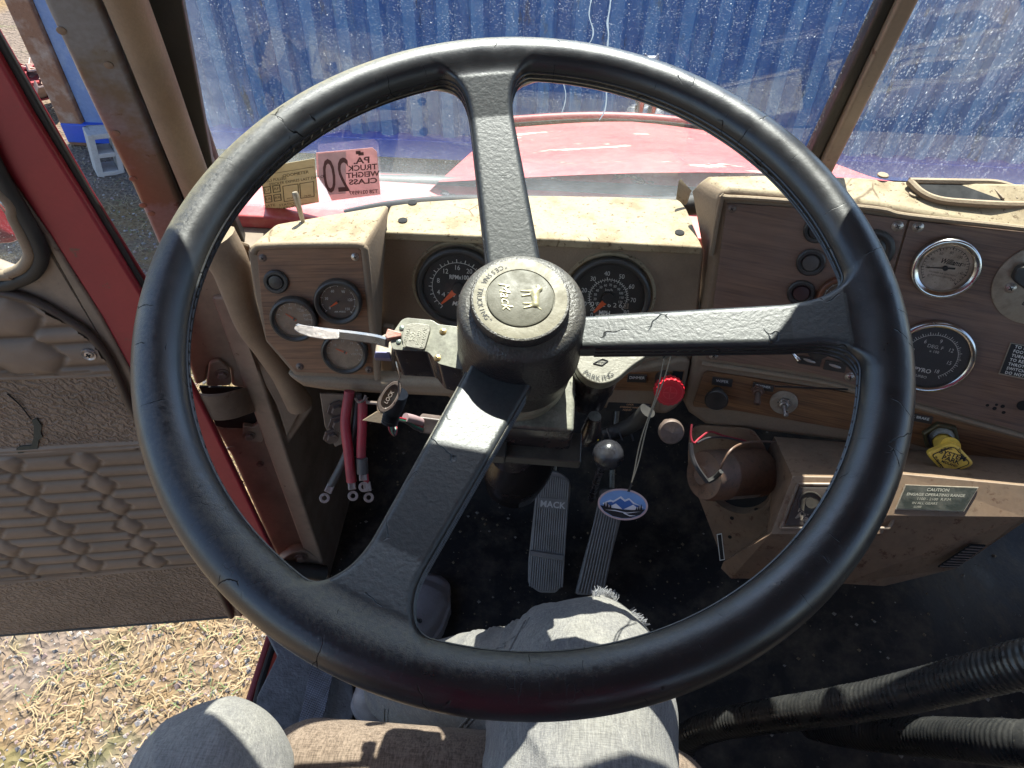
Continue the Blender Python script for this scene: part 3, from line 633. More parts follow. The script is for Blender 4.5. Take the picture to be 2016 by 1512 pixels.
# ================================================================== cab shell
cab = thing('truck_cab', 'brown painted steel cab shell with roof, pillars and kick panel around the driver', 'truck cab', mx=Matrix.Translation((0.3, 0.2, 0)))
def slab(name, plane, px, th, mat, parent, h=0.0, bev=0.003, r=0.0, label=None, seg=2, hpx=None):
    poly = plane.poly(px, h if hpx is None else hpx); 
    if r: poly = rpoly(poly, r)
    mb = MB(); mb.prism(poly, h-th, h); return build(mb, name, mat, parent, plane.mat(), smooth=40, bevel=bev, seg=seg, label=label)
# upper raked pillar and its trim
slab('pillar_post', PPU, [(28, -160), (120, -160), (196, 0), (292, 240), (361, 413), (402, 520), (430, 600), (372, 640), (340, 560), (316, 492), (262, 370), (180, 205), (88, 10)], 0.035, m_post, cab, bev=0.006, seg=3)
# dark weather gap between post and pad
slab('pillar_channel', PPU, [(170, -160), (330, -160), (420, 330), (500, 520), (440, 560), (361, 413), (196, 0)], 0.02, m_rubber, cab, h=-0.012, bev=0.002)
pad = [PPU.w(*PPU.px(u, v, 0.012), 0.012) for u, v in [(160, -220), (248, 0), (300, 135), (352, 275), (398, 395), (425, 470)]]
mb = MB(); mb.tube(spline(pad, 10), [0.0175]*51, 16); build(mb, 'pillar_pad', m_vinyl, cab)
for u, v in [(121, 60), (214, 128), (228, 262), (262, 352), (281, 404), (298, 420)]:
    x, y = PPU.px(u, v); mb = MB(); mb.lathe([(.0042, 0), (.004, .0008), (.002, .0012), (.0001, .0013)], 20); build(mb, 'pillar_rivet', m_metal, cab, PPU.mat(x, y, 0))
# folded vinyl hanging from the pad along the left pod
fold = [PP.w(*PP.px(u, v, h_), h_) for u, v, h_ in [(420, 470, .05), (452, 520, .055), (470, 580, .055), (492, 640, .05), (525, 690, .045), (560, 745, .04), (590, 795, .035)]]
mb = MB(); mb.tube(spline(fold, 8), list(np.interp(np.linspace(0, 1, 49), [0, .35, .8, 1], [.026, .018, .014, .019])), 16, flat=1.0); build(mb, 'torn_vinyl_roll', m_vinyl, cab)
flap = [(398, 452), (450, 470), (492, 485), (492, 560), (478, 600), (455, 560), (410, 505)]
slab('vinyl_flap', PP, flap, 0.006, m_vinyl, cab, h=0.04, bev=0.004)
# cowl side sheet
cowl = [(372, 590), (398, 520), (430, 500), (470, 560), (500, 640), (540, 700), (596, 790), (570, 830), (540, 884), (520, 800), (470, 762), (430, 700), (410, 760), (385, 762), (362, 690), (360, 640)]
slab('cowl_side_sheet', PP, [(372, 590), (398, 505), (440, 490), (470, 560), (500, 640), (540, 700), (600, 770), (618, 805), (566, 881), (548, 884), (528, 845), (505, 772), (455, 762), (452, 728), (428, 712), (412, 724), (408, 752), (385, 762), (362, 690), (360, 640)], 0.02, m_metal, cab, h=0.012, bev=0.006, seg=3)
slab('sheet_overlap', PP, [(455, 600), (500, 660), (575, 790), (592, 812), (565, 862), (545, 800), (500, 720), (470, 660)], 0.006, m_metal, cab, h=0.020, bev=0.004)
# lower pillar face
slab('lower_pillar', PP, [(418, 838), (520, 842), (548, 868), (566, 881), (602, 985), (632, 1085), (664, 1180), (600, 1180), (548, 1108), (500, 1000), (455, 900)], 0.03, m_metal, cab, h=0.004, bev=0.008, seg=3)
# hinges: upper check strap and lower hinge
hin = ptg('door_hinge', 'large curved brown door hinge strap bolted to the lower pillar', cab, PP.mat(*PP.px(440, 790)))
arc = [PP.w(*PP.px(u, v, h_), h_) for u, v, h_ in [(352, 770, .03), (372, 776, .052), (405, 784, .060), (440, 782, .052), (470, 774, .035), (492, 768, .012)]]
mb = MB(); pts = spline(arc, 6); up3 = PP.y
mb.loft([[p+up3*0.004-PP.n*0.0, p+up3*0.004-PP.n*0.005, p-up3*0.045-PP.n*0.005, p-up3*0.045] for p in pts]); build(mb, 'hinge_strap', m_metal, hin, bevel=0.0015)
slab('hinge_plate', PP, [(412, 714), (432, 710), (452, 728), (456, 760), (405, 762)], 0.008, m_metal, hin, h=0.020, bev=0.003, r=0.006)
slab('lower_hinge_plate', PP, [(478, 838), (500, 842), (524, 818), (532, 826), (516, 872), (478, 866)], 0.008, m_metal, hin, h=0.014, bev=0.003, r=0.004)
def bolt(parent, plane, u, v, rpx, h, mat=None, name='bolt'):
    r = plane.rad(u, v, rpx, h); x, y = plane.px(u, v, h); mb = MB(); mb.lathe([(r*1.5, 0), (r*1.5, r*0.25), (r, r*0.3)], 20, cap0=True); mb.lathe([(r, r*0.3), (r, r*0.9), (r*0.85, r*1.05)], 6, cap1=True)
    return build(mb, name, mat or m_steel, parent, plane.mat(x, y, h), smooth=35)
m_boltbr = dirty('brown_painted_bolt', (0.15, 0.11, 0.09), (0.07, 0.045, 0.035), 0.5, 0.3, nscale=70)
bolt(hin, PP, 438, 736, 9, 0.020, m_boltbr); bolt(hin, PP, 490, 857, 8, 0.014, m_boltbr); bolt(cab, PP, 512, 913, 5, 0.004, m_boltbr)
for u, v, r in [(467, 950, 0.010), (455, 882, 0.006)]:
    x, y = PP.px(u, v, .004); mb = MB(); mb.lathe([(r, 0), (r*0.9, 0.0015), (r*0.001, 0.0018)], 18, sy=0.7); build(mb, 'pillar_dimple', m_metal, cab, PP.mat(x, y, 0.004))
slab('hinge_hollow', PP, [(392, 762), (505, 766), (530, 840), (505, 848), (470, 850), (425, 838)], 0.004, m_dark, cab, h=0.003, bev=0)
hin2 = ptg('door_hinge', 'small greasy lower door hinge at the foot of the pillar', cab, PP.mat(*PP.px(600, 1100)))
slab('hinge_plate', PP, [(548, 1108), (575, 1088), (600, 1084), (630, 1100), (648, 1150), (600, 1180), (560, 1130)], 0.02, m_metal, hin2, h=0.022, bev=0.005, r=0.01)
mb = MB(); mb.tube([PP.w(*PP.px(548, 1118, .035), .035), PP.w(*PP.px(640, 1128, .035), .035)], 0.014, 14); build(mb, 'hinge_barrel', m_rubber, hin2)
bolt(hin2, PP, 592, 1097, 8, 0.024, m_boltbr)
# kick panel: inner left wall, running forward from the pillar
kx = PP.w(*PP.px(600, 950))[0]+0.0
mb = MB(); mb.box((kx-0.015, 0.92, 0.28), (0.03, 0.50, 0.58)); mb.box((kx-0.015, 0.80, 0.63), (0.03, 0.26, 0.12)); build(mb, 'kick_panel', m_metal, cab, bevel=0.004)
# firewall, floor well
mb = MB(); mb.box((0.35, 1.18, 0.26), (1.7, 0.02, 0.62)); mb.box((0.35, 0.95, 0.575), (1.7, 0.46, 0.02)); build(mb, 'firewall', dirty('black_firewall', (0.018, 0.016, 0.016), (0.05, 0.035, 0.028), 0.7, nscale=9), cab)
# roof, header, back wall, right side (all there in a real cab; only their light matters here)
HZ = 1.335; HY = PWS.p[1]-(HZ-0.80)*0.364
mb = MB(); mb.box((0.30, HY-0.72, HZ+0.10), (1.56, 1.50, 0.03)); mb.box((0.30, HY+0.008, HZ+0.05), (1.56, 0.03, 0.10)); build(mb, 'roof', m_metal, cab, bevel=0.01)
mb = MB(); mb.box((0.30, -0.85, 0.54), (1.56, 0.03, 0.79)); mb.box((0.30, -0.85, 1.42), (1.56, 0.03, 0.16))
mb.box((-0.35, -0.85, 1.22), (0.22, 0.03, 0.3)); mb.box((0.97, -0.85, 1.22), (0.22, 0.03, 0.3)); build(mb, 'back_wall', m_vinyl, cab)
mb = MB(); mb.box((1.10, -0.05, 0.40), (0.03, 1.6, 0.85)); mb.box((1.10, -0.7, 1.15), (0.03, 0.30, 0.68)); mb.box((1.10, 0.62, 1.1), (0.03, 0.08, 0.7)); build(mb, 'right_side', m_vinyl, cab)
mb = MB(); mb.box((-0.50, -0.66, 0.72), (0.03, 0.36, 1.5)); build(mb, 'rear_door_pillar', m_metal, cab)
# floor
fm = MB(); NX, NY = 60, 60; gx = np.linspace(-0.40, 1.09, NX); gy = np.linspace(-0.84, 1.17, NY)
V = []
for y in gy:
    for x in gx:
        z = 0.006*mnoise.noise(Vector((x*9, y*9, 1))) + max(0, y-0.86)*1.0
        hump = 0.16*math.exp(-((x-0.62)/0.22)**2) * (1/(1+math.exp(-(y-0.35)*14))); V.append((x, y, z+hump))
fm.add(V, [(j*NX+i, j*NX+i+1, (j+1)*NX+i+1, (j+1)*NX+i) for j in range(NY-1) for i in range(NX-1)])
kind(build(fm, 'cab_floor', m_floor, smooth=60), 'structure')
mb = MB()
for i in range(900):
    x = -0.38+1.3*rng.random(); y = 0.25+0.75*rng.random(); r = 0.0012+0.0032*rng.random()**3; s_ = rng.random(3)*0.7+0.6
    z = max(0, y-0.86)+0.004+0.16*math.exp(-((x-0.62)/0.22)**2)/(1+math.exp(-(y-0.35)*14))
    vs = [(x+r*s_[0], y, z), (x, y+r*s_[1], z), (x-r, y, z), (x, y-r, z), (x, y, z+r*0.7)]
    mb.add(vs, [(0, 1, 4), (1, 2, 4), (2, 3, 4), (3, 0, 4)], int(i % 2))
tag(kind(build(mb, 'grit', [plain('tan_grit', (0.17, 0.13, 0.085), 0.9), plain('pale_grit', (0.22, 0.20, 0.18), 0.9)], smooth=0), 'stuff'), 'crumbs of grit and dirt scattered on the black cab floor', 'grit')
# sill with step edge
mb = MB(); PS = Plane((0, 0, 0.012), (0, 0, 1), (0, 1, 0))
sill = PS.poly([(520, 1240), (640, 1230), (690, 1310), (700, 1400), (640, 1512), (600, 1640), (470, 1640), (497, 1440), (505, 1370), (545, 1290)])
mb.prism(sill, -0.05, 0.0); so_ = build(mb, 'door_sill', m_sill, cab, PS.mat(), bevel=0.004)
PS2 = Plane((0, 0, 0.03), (0, 0, 1), (0, 1, 0))
mb = MB(); a, b = PS.w(*PS.px(545, 1235)), PS.w(*PS.px(482, 1460)); mb.tube([a+(0, 0, -.01), (a+b)/2+(-.004, 0, -.01), b+(0, 0, -.01)], 0.006, 8); build(mb, 'sill_weatherstrip', m_rubber, cab)
mb = MB(); e = PS.poly([(528, 1240), (548, 1240), (548, 1280), (528, 1300)]); mb.box((-0.462, 0.12, -0.06), (0.014, 1.1, 0.12)); build(mb, 'outer_sill', m_red, cab, bevel=0.006)

# steel base line: webbing strap on the sill
st = [(628, 1290), (664, 1290), (640, 1400), (612, 1480), (585, 1560), (545, 1560), (582, 1460), (604, 1380)]
PST = Plane((0, 0, 0.045), (0, 0, 1), (0, 1, 0))
def webbing():
    s = NT('grey_webbing'); v = s.coord((1, 1, 1), (0, 0, rad(17)))
    ch = s.n('ShaderNodeTexWave', wave_type='BANDS', bands_direction='Y'); s.l(v, ch.inputs[0]); ch.inputs['Scale'].default_value = 95
    ch2 = s.n('ShaderNodeTexWave', wave_type='BANDS', bands_direction='X'); s.l(v, ch2.inputs[0]); ch2.inputs['Scale'].default_value = 70
    m = s.math('MULTIPLY', ch.outputs['Fac'], ch2.outputs['Fac']); c = s.mix(s.ramp(s.noise(v, 30, 4), 0.4, 0.65), (0.22, 0.22, 0.25), (0.12, 0.11, 0.11))
    c = s.mix(s.ramp(m, 0, 0.5, 0.6, 0), c, (0.07, 0.07, 0.08)); s.set(Base_Color=c, Roughness=0.85, Normal=s.bump(m, 0.6, 0.0015)); return s.m
mb = MB(); mb.prism(PST.poly([(612, 1240), (676, 1240), (655, 1330), (640, 1400), (610, 1480), (585, 1560), (548, 1560), (575, 1470), (598, 1380), (614, 1300)]), -0.003, 0); 
tag(build(mb, 'webbing_strap', webbing(), None, PST.mat(), bevel=0.001), 'flat grey woven webbing strap lying along the gritty door sill', 'strap')

# ================================================================== windscreen
wind = thing('windshield', 'dusty two piece windshield with black rubber gasket and brown centre post', 'windshield', mx=PWS.mat())
def edge_ext(p, q, yl):   # extend line px p->q on the windscreen plane until local height yl
    a = np.array(PWS.px(*p)); b = np.array(PWS.px(*q)); t = (yl-a[1])/(b[1]-a[1]); return tuple(a+(b-a)*t)
TOP = (HZ-0.80)/0.94+0.03
L0 = edge_ext((427, 326), (309, 0), TOP); RA = edge_ext((1596, 305), (1740, 0), TOP); RB = edge_ext((1620, 314), (1775, 0), TOP)
lowpx = [(427, 326), (447, 385), (478, 420), (520, 438), (575, 440), (650, 427), (765, 404), (900, 392), (1040, 392), (1200, 396), (1400, 390), (1560, 360), (1600, 330)]
low = [PWS.px(u, v) for u, v in lowpx]; low += [PWS.px(1596, 305)]
mb = MB(); mb.prism([L0]+low+[RA], -0.0025, 0.0025); build(mb, 'left_glass_pane', m_wind, wind, PWS.mat(), smooth=0)
xr_ = 1.02
low2 = [PWS.px(1620, 314), PWS.px(1640, 345), PWS.px(1760, 352), (xr_, PWS.px(1760, 352)[1])]
mb = MB(); mb.prism([RB]+low2+[(xr_, TOP)], -0.0025, 0.0025); build(mb, 'right_glass_pane', m_wind2, wind, PWS.mat(), smooth=0)
gas = [L0]+[PWS.px(u-6, v+(4 if v > 380 else 0)) for u, v in lowpx]
mb = MB(); mb.tube([PWS.w(x, y, 0.006) for x, y in spline(gas, 5)], 0.0125, 12, up=PWS.n); build(mb, 'rubber_gasket', m_rubber, wind)
PWm = PWS.mat()
def strip2(name, A0, A1, B0, B1, h, th, mat, bev):
    a0, a1, b0, b1 = PWS.px(*A0), edge_ext(A0, A1, TOP), PWS.px(*B0), edge_ext(B0, B1, TOP); mb = MB(); mb.prism([a0, b0, b1, a1], h-th, h); return build(mb, name, mat, wind, PWm, bevel=bev, seg=3)
strip2('centre_gasket', (1584, 308), (1726, 0), (1607, 314), (1754, 0), 0.012, 0.022, m_rubber, 0.004)
strip2('centre_post', (1604, 320), (1750, 0), (1632, 322), (1789, 0), 0.020, 0.030, m_metal, 0.004)
# wavy cracks / drip marks dried on the glass
mb = MB()
for pth, wd in [([(1165, -10), (1160, 25), (1168, 55), (1164, 75), (1150, 90)], 0.0006), ([(1203, -10), (1200, 15), (1196, 40), (1198, 62), (1196, 90), (1193, 150), (1194, 190), (1190, 215), (1180, 232)], 0.0008), ([(1109, 158), (1114, 180), (1112, 200), (1106, 218)], 0.0005)]:
    pp = spline([PWS.px(u, v) for u, v in pth], 5); vs = []
    for i, p in enumerate(pp):
        q = 0.9+0.5*mnoise.noise(Vector((i*.6, p[0]*9, 0))); vs += [(p[0]-wd*q, p[1], 0.0032), (p[0]+wd*q, p[1], 0.0032)]
    mb.add(vs, [(2*i, 2*i+1, 2*i+3, 2*i+2) for i in range(len(pp)-1)])
build(mb, 'dried_drip_marks', sticker_mat('dried_drip_white', (0.20, 0.24, 0.28), 0.6), wind, PWm, smooth=0)
def arch(x0, x1, zt, zs, name, ck_=.28):  # unseen header edge, its arch shaped to set the sun line on wheel and knees
    yt, ys = (zt-.80)/.94, (zs-.80)/.94; n_ = 28; xs_ = [x0+(x1-x0)*i/n_ for i in range(n_+1)]
    
    def f_(x):
        t_ = 2*(x-x0)/(x1-x0)-1; u_ = abs(t_); return yt-((ck_ if t_ > 0 else .19)*u_**2+(zt-zs-(ck_ if t_ > 0 else .19))*u_**12)/.94
    mb = MB(); vs = [(x, f_(x), .014) for x in xs_]+[(x, TOP+.04, .014) for x in xs_]+[(x, f_(x), .0) for x in xs_]; m_ = n_+1
    mb.add(vs, [(i, i+1, m_+i+1, m_+i) for i in range(n_)]+[(2*m_+i, 2*m_+i+1, i+1, i) for i in range(n_)]); o = build(mb, name, m_metal, wind, PWm, smooth=60); md = o.modifiers.new('s', 'SOLIDIFY'); md.thickness = .004
arch(-.40, .352, 1.335, 1.06, 'left_opening_header'); arch(.352, 1.03, 1.29, 1.10, 'right_opening_header', .10)
# stickers
PSt = Plane(PWS.w(0, 0, 0.0045), PWS.n)
def pxframe(plane, tl, tr, bl, h=0):
    a, b, c = (np.array(plane.px(*p, h)) for p in (tl, tr, bl)); return a, b-a, c-a
def sticker(name, label, quadpx, mat, torn=None):
    poly = PSt.poly(quadpx); mb = MB(); mb.prism(poly, -0.0006, 0); o = build(mb, name, mat, None, PSt.mat(), smooth=0); return tag(o, label, 'sticker')
s1 = sticker('weight_class_sticker', 'pink windshield sticker reading 20 truck weight class in reverse', [(622, 301), (733, 291), (742, 299), (749, 383), (653, 395), (643, 372), (624, 345)], m_stk_pink)
def print_on(parent, name, plane, tl, tr, bl, items, mats, h, mirror=False):
    """items in unit square coordinates of the label (x right, y down), size as a share of its height"""
    a, ex_, ey_ = pxframe(plane, tl, tr, bl, h); W, H = np.linalg.norm(ex_), np.linalg.norm(ey_); ux, uy = ex_/W, -ey_/H
    mx = Matrix.Identity(4); mx[0][0], mx[1][0] = ux; mx[0][1], mx[1][1] = uy; mx[0][3], mx[1][3] = a+ey_
    mb = MB()
    for it in items:
        if it[0] == 'T':
            _, t, x, y, sz, mi, *r = it; kw = r[0] if r else {}
            mb.text(t, sz*H, x*W, (1-y)*H, 0, mi, mx=mx, mirror=mirror, **kw)
        elif it[0] == 'B':
            _, x0, y0, x1, y1, mi = it; mb.add([(x0*W, (1-y1)*H, 0), (x1*W, (1-y1)*H, 0), (x1*W, (1-y0)*H, 0), (x0*W, (1-y0)*H, 0)], [(0, 1, 2, 3)], mi, mx)
        elif it[0] == 'R':
            _, x0, y0, x1, y1, t, mi = it
            for q in ((x0, y0, x1, y0+t), (x0, y1-t, x1, y1), (x0, y0, x0+t*H/W, y1), (x1-t*H/W, y0, x1, y1)):
                mb.add([(q[0]*W, (1-q[3])*H, 0), (q[2]*W, (1-q[3])*H, 0), (q[2]*W, (1-q[1])*H, 0), (q[0]*W, (1-q[1])*H, 0)], [(0, 1, 2, 3)], mi, mx)
    return build(mb, name, mats, parent, plane.mat(0, 0, h), smooth=0)
m_stkprint = plain('dark_plum_print', (0.10, 0.05, 0.055), 0.7)
m_tanprint = plain('black_form_print', (0.03, 0.03, 0.025), 0.7)
print_on(s1, 'sticker_silver_field', PSt, (626, 303), (681, 298), (630, 385), [('B', 0, 0, 1, 1, 0)], m_stk_grey, 0.0003)
print_on(s1, 'sticker_print', PSt, (622, 301), (741, 291), (634, 396), [('T', '20', 0.30, 0.52, 1.0, 0, dict(sx=0.40)), ('T', 'PA.', 0.75, 0.22, 0.17, 0, dict(bold=True)), ('T', 'TRUCK', 0.76, 0.36, 0.15, 0, dict(bold=True, sx=.85)), ('T', 'WEIGHT', 0.76, 0.50, 0.15, 0, dict(bold=True, sx=.82)), ('T', 'CLASS', 0.76, 0.64, 0.15, 0, dict(bold=True)), ('T', 'T28 0219597', 0.76, 0.87, 0.11, 0, dict(bold=True, sx=.72)), ('B', 0.66, 0.03, 0.74, 0.09, 0), ('B', 0.70, 0.06, 0.79, 0.12, 0)], m_stkprint, 0.0007, mirror=True)
s2 = sticker('inspection_sticker', 'tan inspection form sticker torn at its upper left, low on the windshield', [(513, 345), (545, 325), (619, 312), (628, 398), (523, 418)], m_stk_tan)
print_on(s2, 'sticker_print', PSt, (511, 330), (620, 312), (523, 418), [('T', 'WHEELS PULLED', 0.20, 0.30, 0.085, 0, dict(sx=0.72)), ('T', 'ODOMETER', 0.64, 0.25, 0.085, 0, dict(sx=0.9)), ('T', 'STICKER EXPIRES LAST DAY OF', 0.66, 0.39, 0.08, 0, dict(sx=0.8)),
    ('R', 0.02, 0.42, 0.16, 0.58, 0.015, 0), ('R', 0.19, 0.42, 0.34, 0.58, 0.015, 0), ('R', 0.02, 0.62, 0.16, 0.78, 0.015, 0), ('R', 0.19, 0.62, 0.34, 0.78, 0.015, 0), ('T', 'LF', 0.09, 0.5, 0.08, 0), ('T', 'RF', 0.265, 0.5, 0.08, 0), ('T', 'LR', 0.09, 0.7, 0.08, 0), ('T', 'RR', 0.265, 0.7, 0.08, 0),
    ('R', 0.38, 0.46, 0.68, 0.82, 0.012, 0), ('R', 0.70, 0.46, 0.97, 0.80, 0.012, 0), ('T', 'MONTH', 0.55, 0.76, 0.05, 0), ('T', 'YEAR', 0.84, 0.76, 0.05, 0), ('T', 'STATION', 0.46, 0.885, 0.075, 0), ('T', 'DATE', 0.09, 0.86, 0.08, 0), ('T', 'MECH SIGNATURE', 0.24, 0.965, 0.08, 0), ('B', 0.2, 0.16, 0.98, 0.168, 0), ('B', 0.55, 0.925, 0.98, 0.932, 0)], m_tanprint, 0.0007)

# ================================================================== dashboard
dash = thing('dashboard', 'worn tan truck dashboard with walnut panels, gauges and switches behind the wheel', 'dashboard', mx=Matrix.Translation((0.1, 0.72, 0.7)))
def screw(parent, plane, u, v, rpx, h=0.002, mat=None):
    r = plane.rad(u, v, rpx, h); x, y = plane.px(u, v, h); mb = MB(); mb.lathe([(r*1.3, 0), (r*1.25, r*0.12), (r, r*0.2), (r*0.95, r*0.38), (r*0.6, r*0.55), (0.0001, r*0.6)], 24)
    a = random.random()*1.5; 
    for q in (0, math.pi/2): mb.box((0, 0, r*0.58), (r*1.0, r*0.2, r*0.12), 1, Matrix.Rotation(a+q, 4, 'Z'))
    return build(mb, 'screw', [mat or m_steel, m_dark], parent, plane.mat(x, y, h))
# --- centre: top deck and face
PT = Plane((0, 0.7, 0.79), (0, 0, 1), (0, 1, 0))
def topslab(name, pts, mat, th, z=0.79, bev=0.004, yext=0.0):
    pl = Plane((0, 0.7, z), (0, 0, 1), (0, 1, 0)); poly = pl.poly(pts); mb = MB(); mb.prism(poly, -th, 0); return build(mb, name, mat, dash, pl.mat(), bevel=bev, seg=3)
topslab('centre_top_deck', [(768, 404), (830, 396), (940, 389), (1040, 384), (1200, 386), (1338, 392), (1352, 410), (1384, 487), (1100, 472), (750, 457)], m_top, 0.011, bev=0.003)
slab('centre_fascia', PC, [(750, 462), (1386, 490), (1376, 610), (1366, 700), (1345, 760), (748, 748)], 0.03, m_vinyl, dash, bev=0.004)
mb = MB(); # side fold at the left of the centre face and curled vinyl scrap by the windscreen
cv = [(1331, 392), (1336, 357), (1357, 380), (1349, 404)]
PCV = Plane(Yp(1345, 392, 0.77), (0.3, -0.8, 0.3)); poly = PCV.poly(cv); mb.prism(poly, -0.002, 0, off=(0.004, 0.002)); build(mb, 'curled_vinyl_scrap', m_top, dash, PCV.mat())
# screw holes on the deck
for u, v in [(793, 434), (1338, 458), (812, 399)]:
    P_ = Zp(u, v, 0.7906); mb = MB(); mb.cyl(0.0055, -0.0003, 0.0006, 20); build(mb, 'deck_screw_hole', m_dark, dash, Matrix.Translation(P_))
# lower lip under the centre and left pod
lip = [(556, 742), (600, 748), (748, 752), (760, 752), (905, 758), (1180, 742), (1340, 735), (1343, 790), (1318, 817), (1190, 808), (1010, 802), (891, 785), (748, 779), (640, 772), (600, 766)]
slab('lower_lip', PL, [(556, 738), (745, 748), (905, 752), (905, 786), (748, 779), (640, 772), (596, 765)], 0.03, m_vinyl, dash, h=0.004, bev=0.009, seg=3)
slab('centre_lower_rail', PC, [(880, 735), (1000, 738), (1180, 740), (1345, 705), (1360, 712), (1346, 790), (1330, 806), (1312, 817), (1195, 806), (1010, 800), (880, 786)], 0.03, m_vinyl, dash, h=0.010, bev=0.007, seg=3)
slab('centre_lower_wood_strip', PC, [(1205, 735), (1348, 730), (1340, 772), (1205, 768)], 0.002, m_wood3, dash, h=0.0115, bev=0.0005)
slab('control_recess', PC, [(1325, 731), (1346, 732), (1340, 760), (1322, 745)], 0.0015, m_dark, dash, h=0.0125, bev=0)
# vertical seam plate between pod and column
slab('lip_plate', PC, [(750, 640), (775, 645), (775, 770), (750, 762)], 0.012, m_vinyl, dash, h=0.018, bev=0.004)

mb = MB(); mb.box((.33, .79, .700), (1.5, .22, .012)); mb.box((.33, .905, .64), (1.5, .012, .13)); build(mb, 'under_dash_light_block', m_metal, dash)  # unseen tray added to keep sun and sky out of the footwell
# --- left pod
def pod(name, plane, front, back, backoff, mat, bev=0.010):
    f = [plane.w(*plane.px(u, v)) for u, v in front]; b = []
    for (u, v), (bu, bv) in zip(front, back):
        P_ = plane.w(*plane.px(u, v))
        b.append(on(bu, bv, plane.n, plane.p-plane.n*backoff))
    mb = MB(); mb.loft([b, f]); bb, ff = np.array(b), np.array(f); n_ = len(f); cen_ = np.mean(ff, 0)
    for k in range(n_):
        j = (k+1) % n_; nn_ = nrm(np.cross(ff[j]-ff[k], bb[k]-ff[k])); nn_ = nn_ if nn_ @ (ff[k]-cen_) > 0 else -nn_
        if nn_[2] > .5: mb.I[k] = 1  # faces turned up take the paler vinyl
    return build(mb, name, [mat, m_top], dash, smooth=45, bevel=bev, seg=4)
Lf = [(487, 497), (491, 486), (507, 480), (600, 477), (700, 475), (717, 480), (724, 494), (735, 600), (747, 757), (660, 768), (600, 762), (578, 738), (522, 673), (500, 580)]
Lb = [(540, 452), (547, 445), (560, 440), (640, 427), (765, 404), (767, 406), (766, 415), (762, 500), (758, 660), (690, 700), (620, 690), (600, 660), (560, 600), (545, 520)]
# keep the pod deep: its back is 7 cm further forward
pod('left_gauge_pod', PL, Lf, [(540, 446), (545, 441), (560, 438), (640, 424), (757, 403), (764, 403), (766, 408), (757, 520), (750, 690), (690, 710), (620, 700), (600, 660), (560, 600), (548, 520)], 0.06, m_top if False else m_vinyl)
Lw = [(506, 497), (512, 492), (600, 489), (704, 489), (711, 494), (722, 600), (739, 739), (583, 733), (560, 706), (524, 668), (514, 590)]
slab('left_wood_panel', PL, Lw, 0.004, m_wood, dash, h=0.0025, bev=0.0006)
# raised bead round the wood
bead = [PL.w(*PL.px(u, v), 0.001) for u, v in [(500, 497), (506, 487), (520, 484), (600, 481), (700, 481), (714, 486), (719, 500), (729, 600), (744, 745)]]
mb = MB(); mb.tube(spline(bead, 5), 0.0042, 10); build(mb, 'pod_bead', m_vinyl, dash)
for u, v, m_ in [(517, 508, m_boltbr), (699, 506, m_steel), (590, 722, m_boltbr), (726, 728, m_boltbr)]: screw(dash, PL, u, v, 6.2, 0.0026, m_)
# paler top skin of the pod


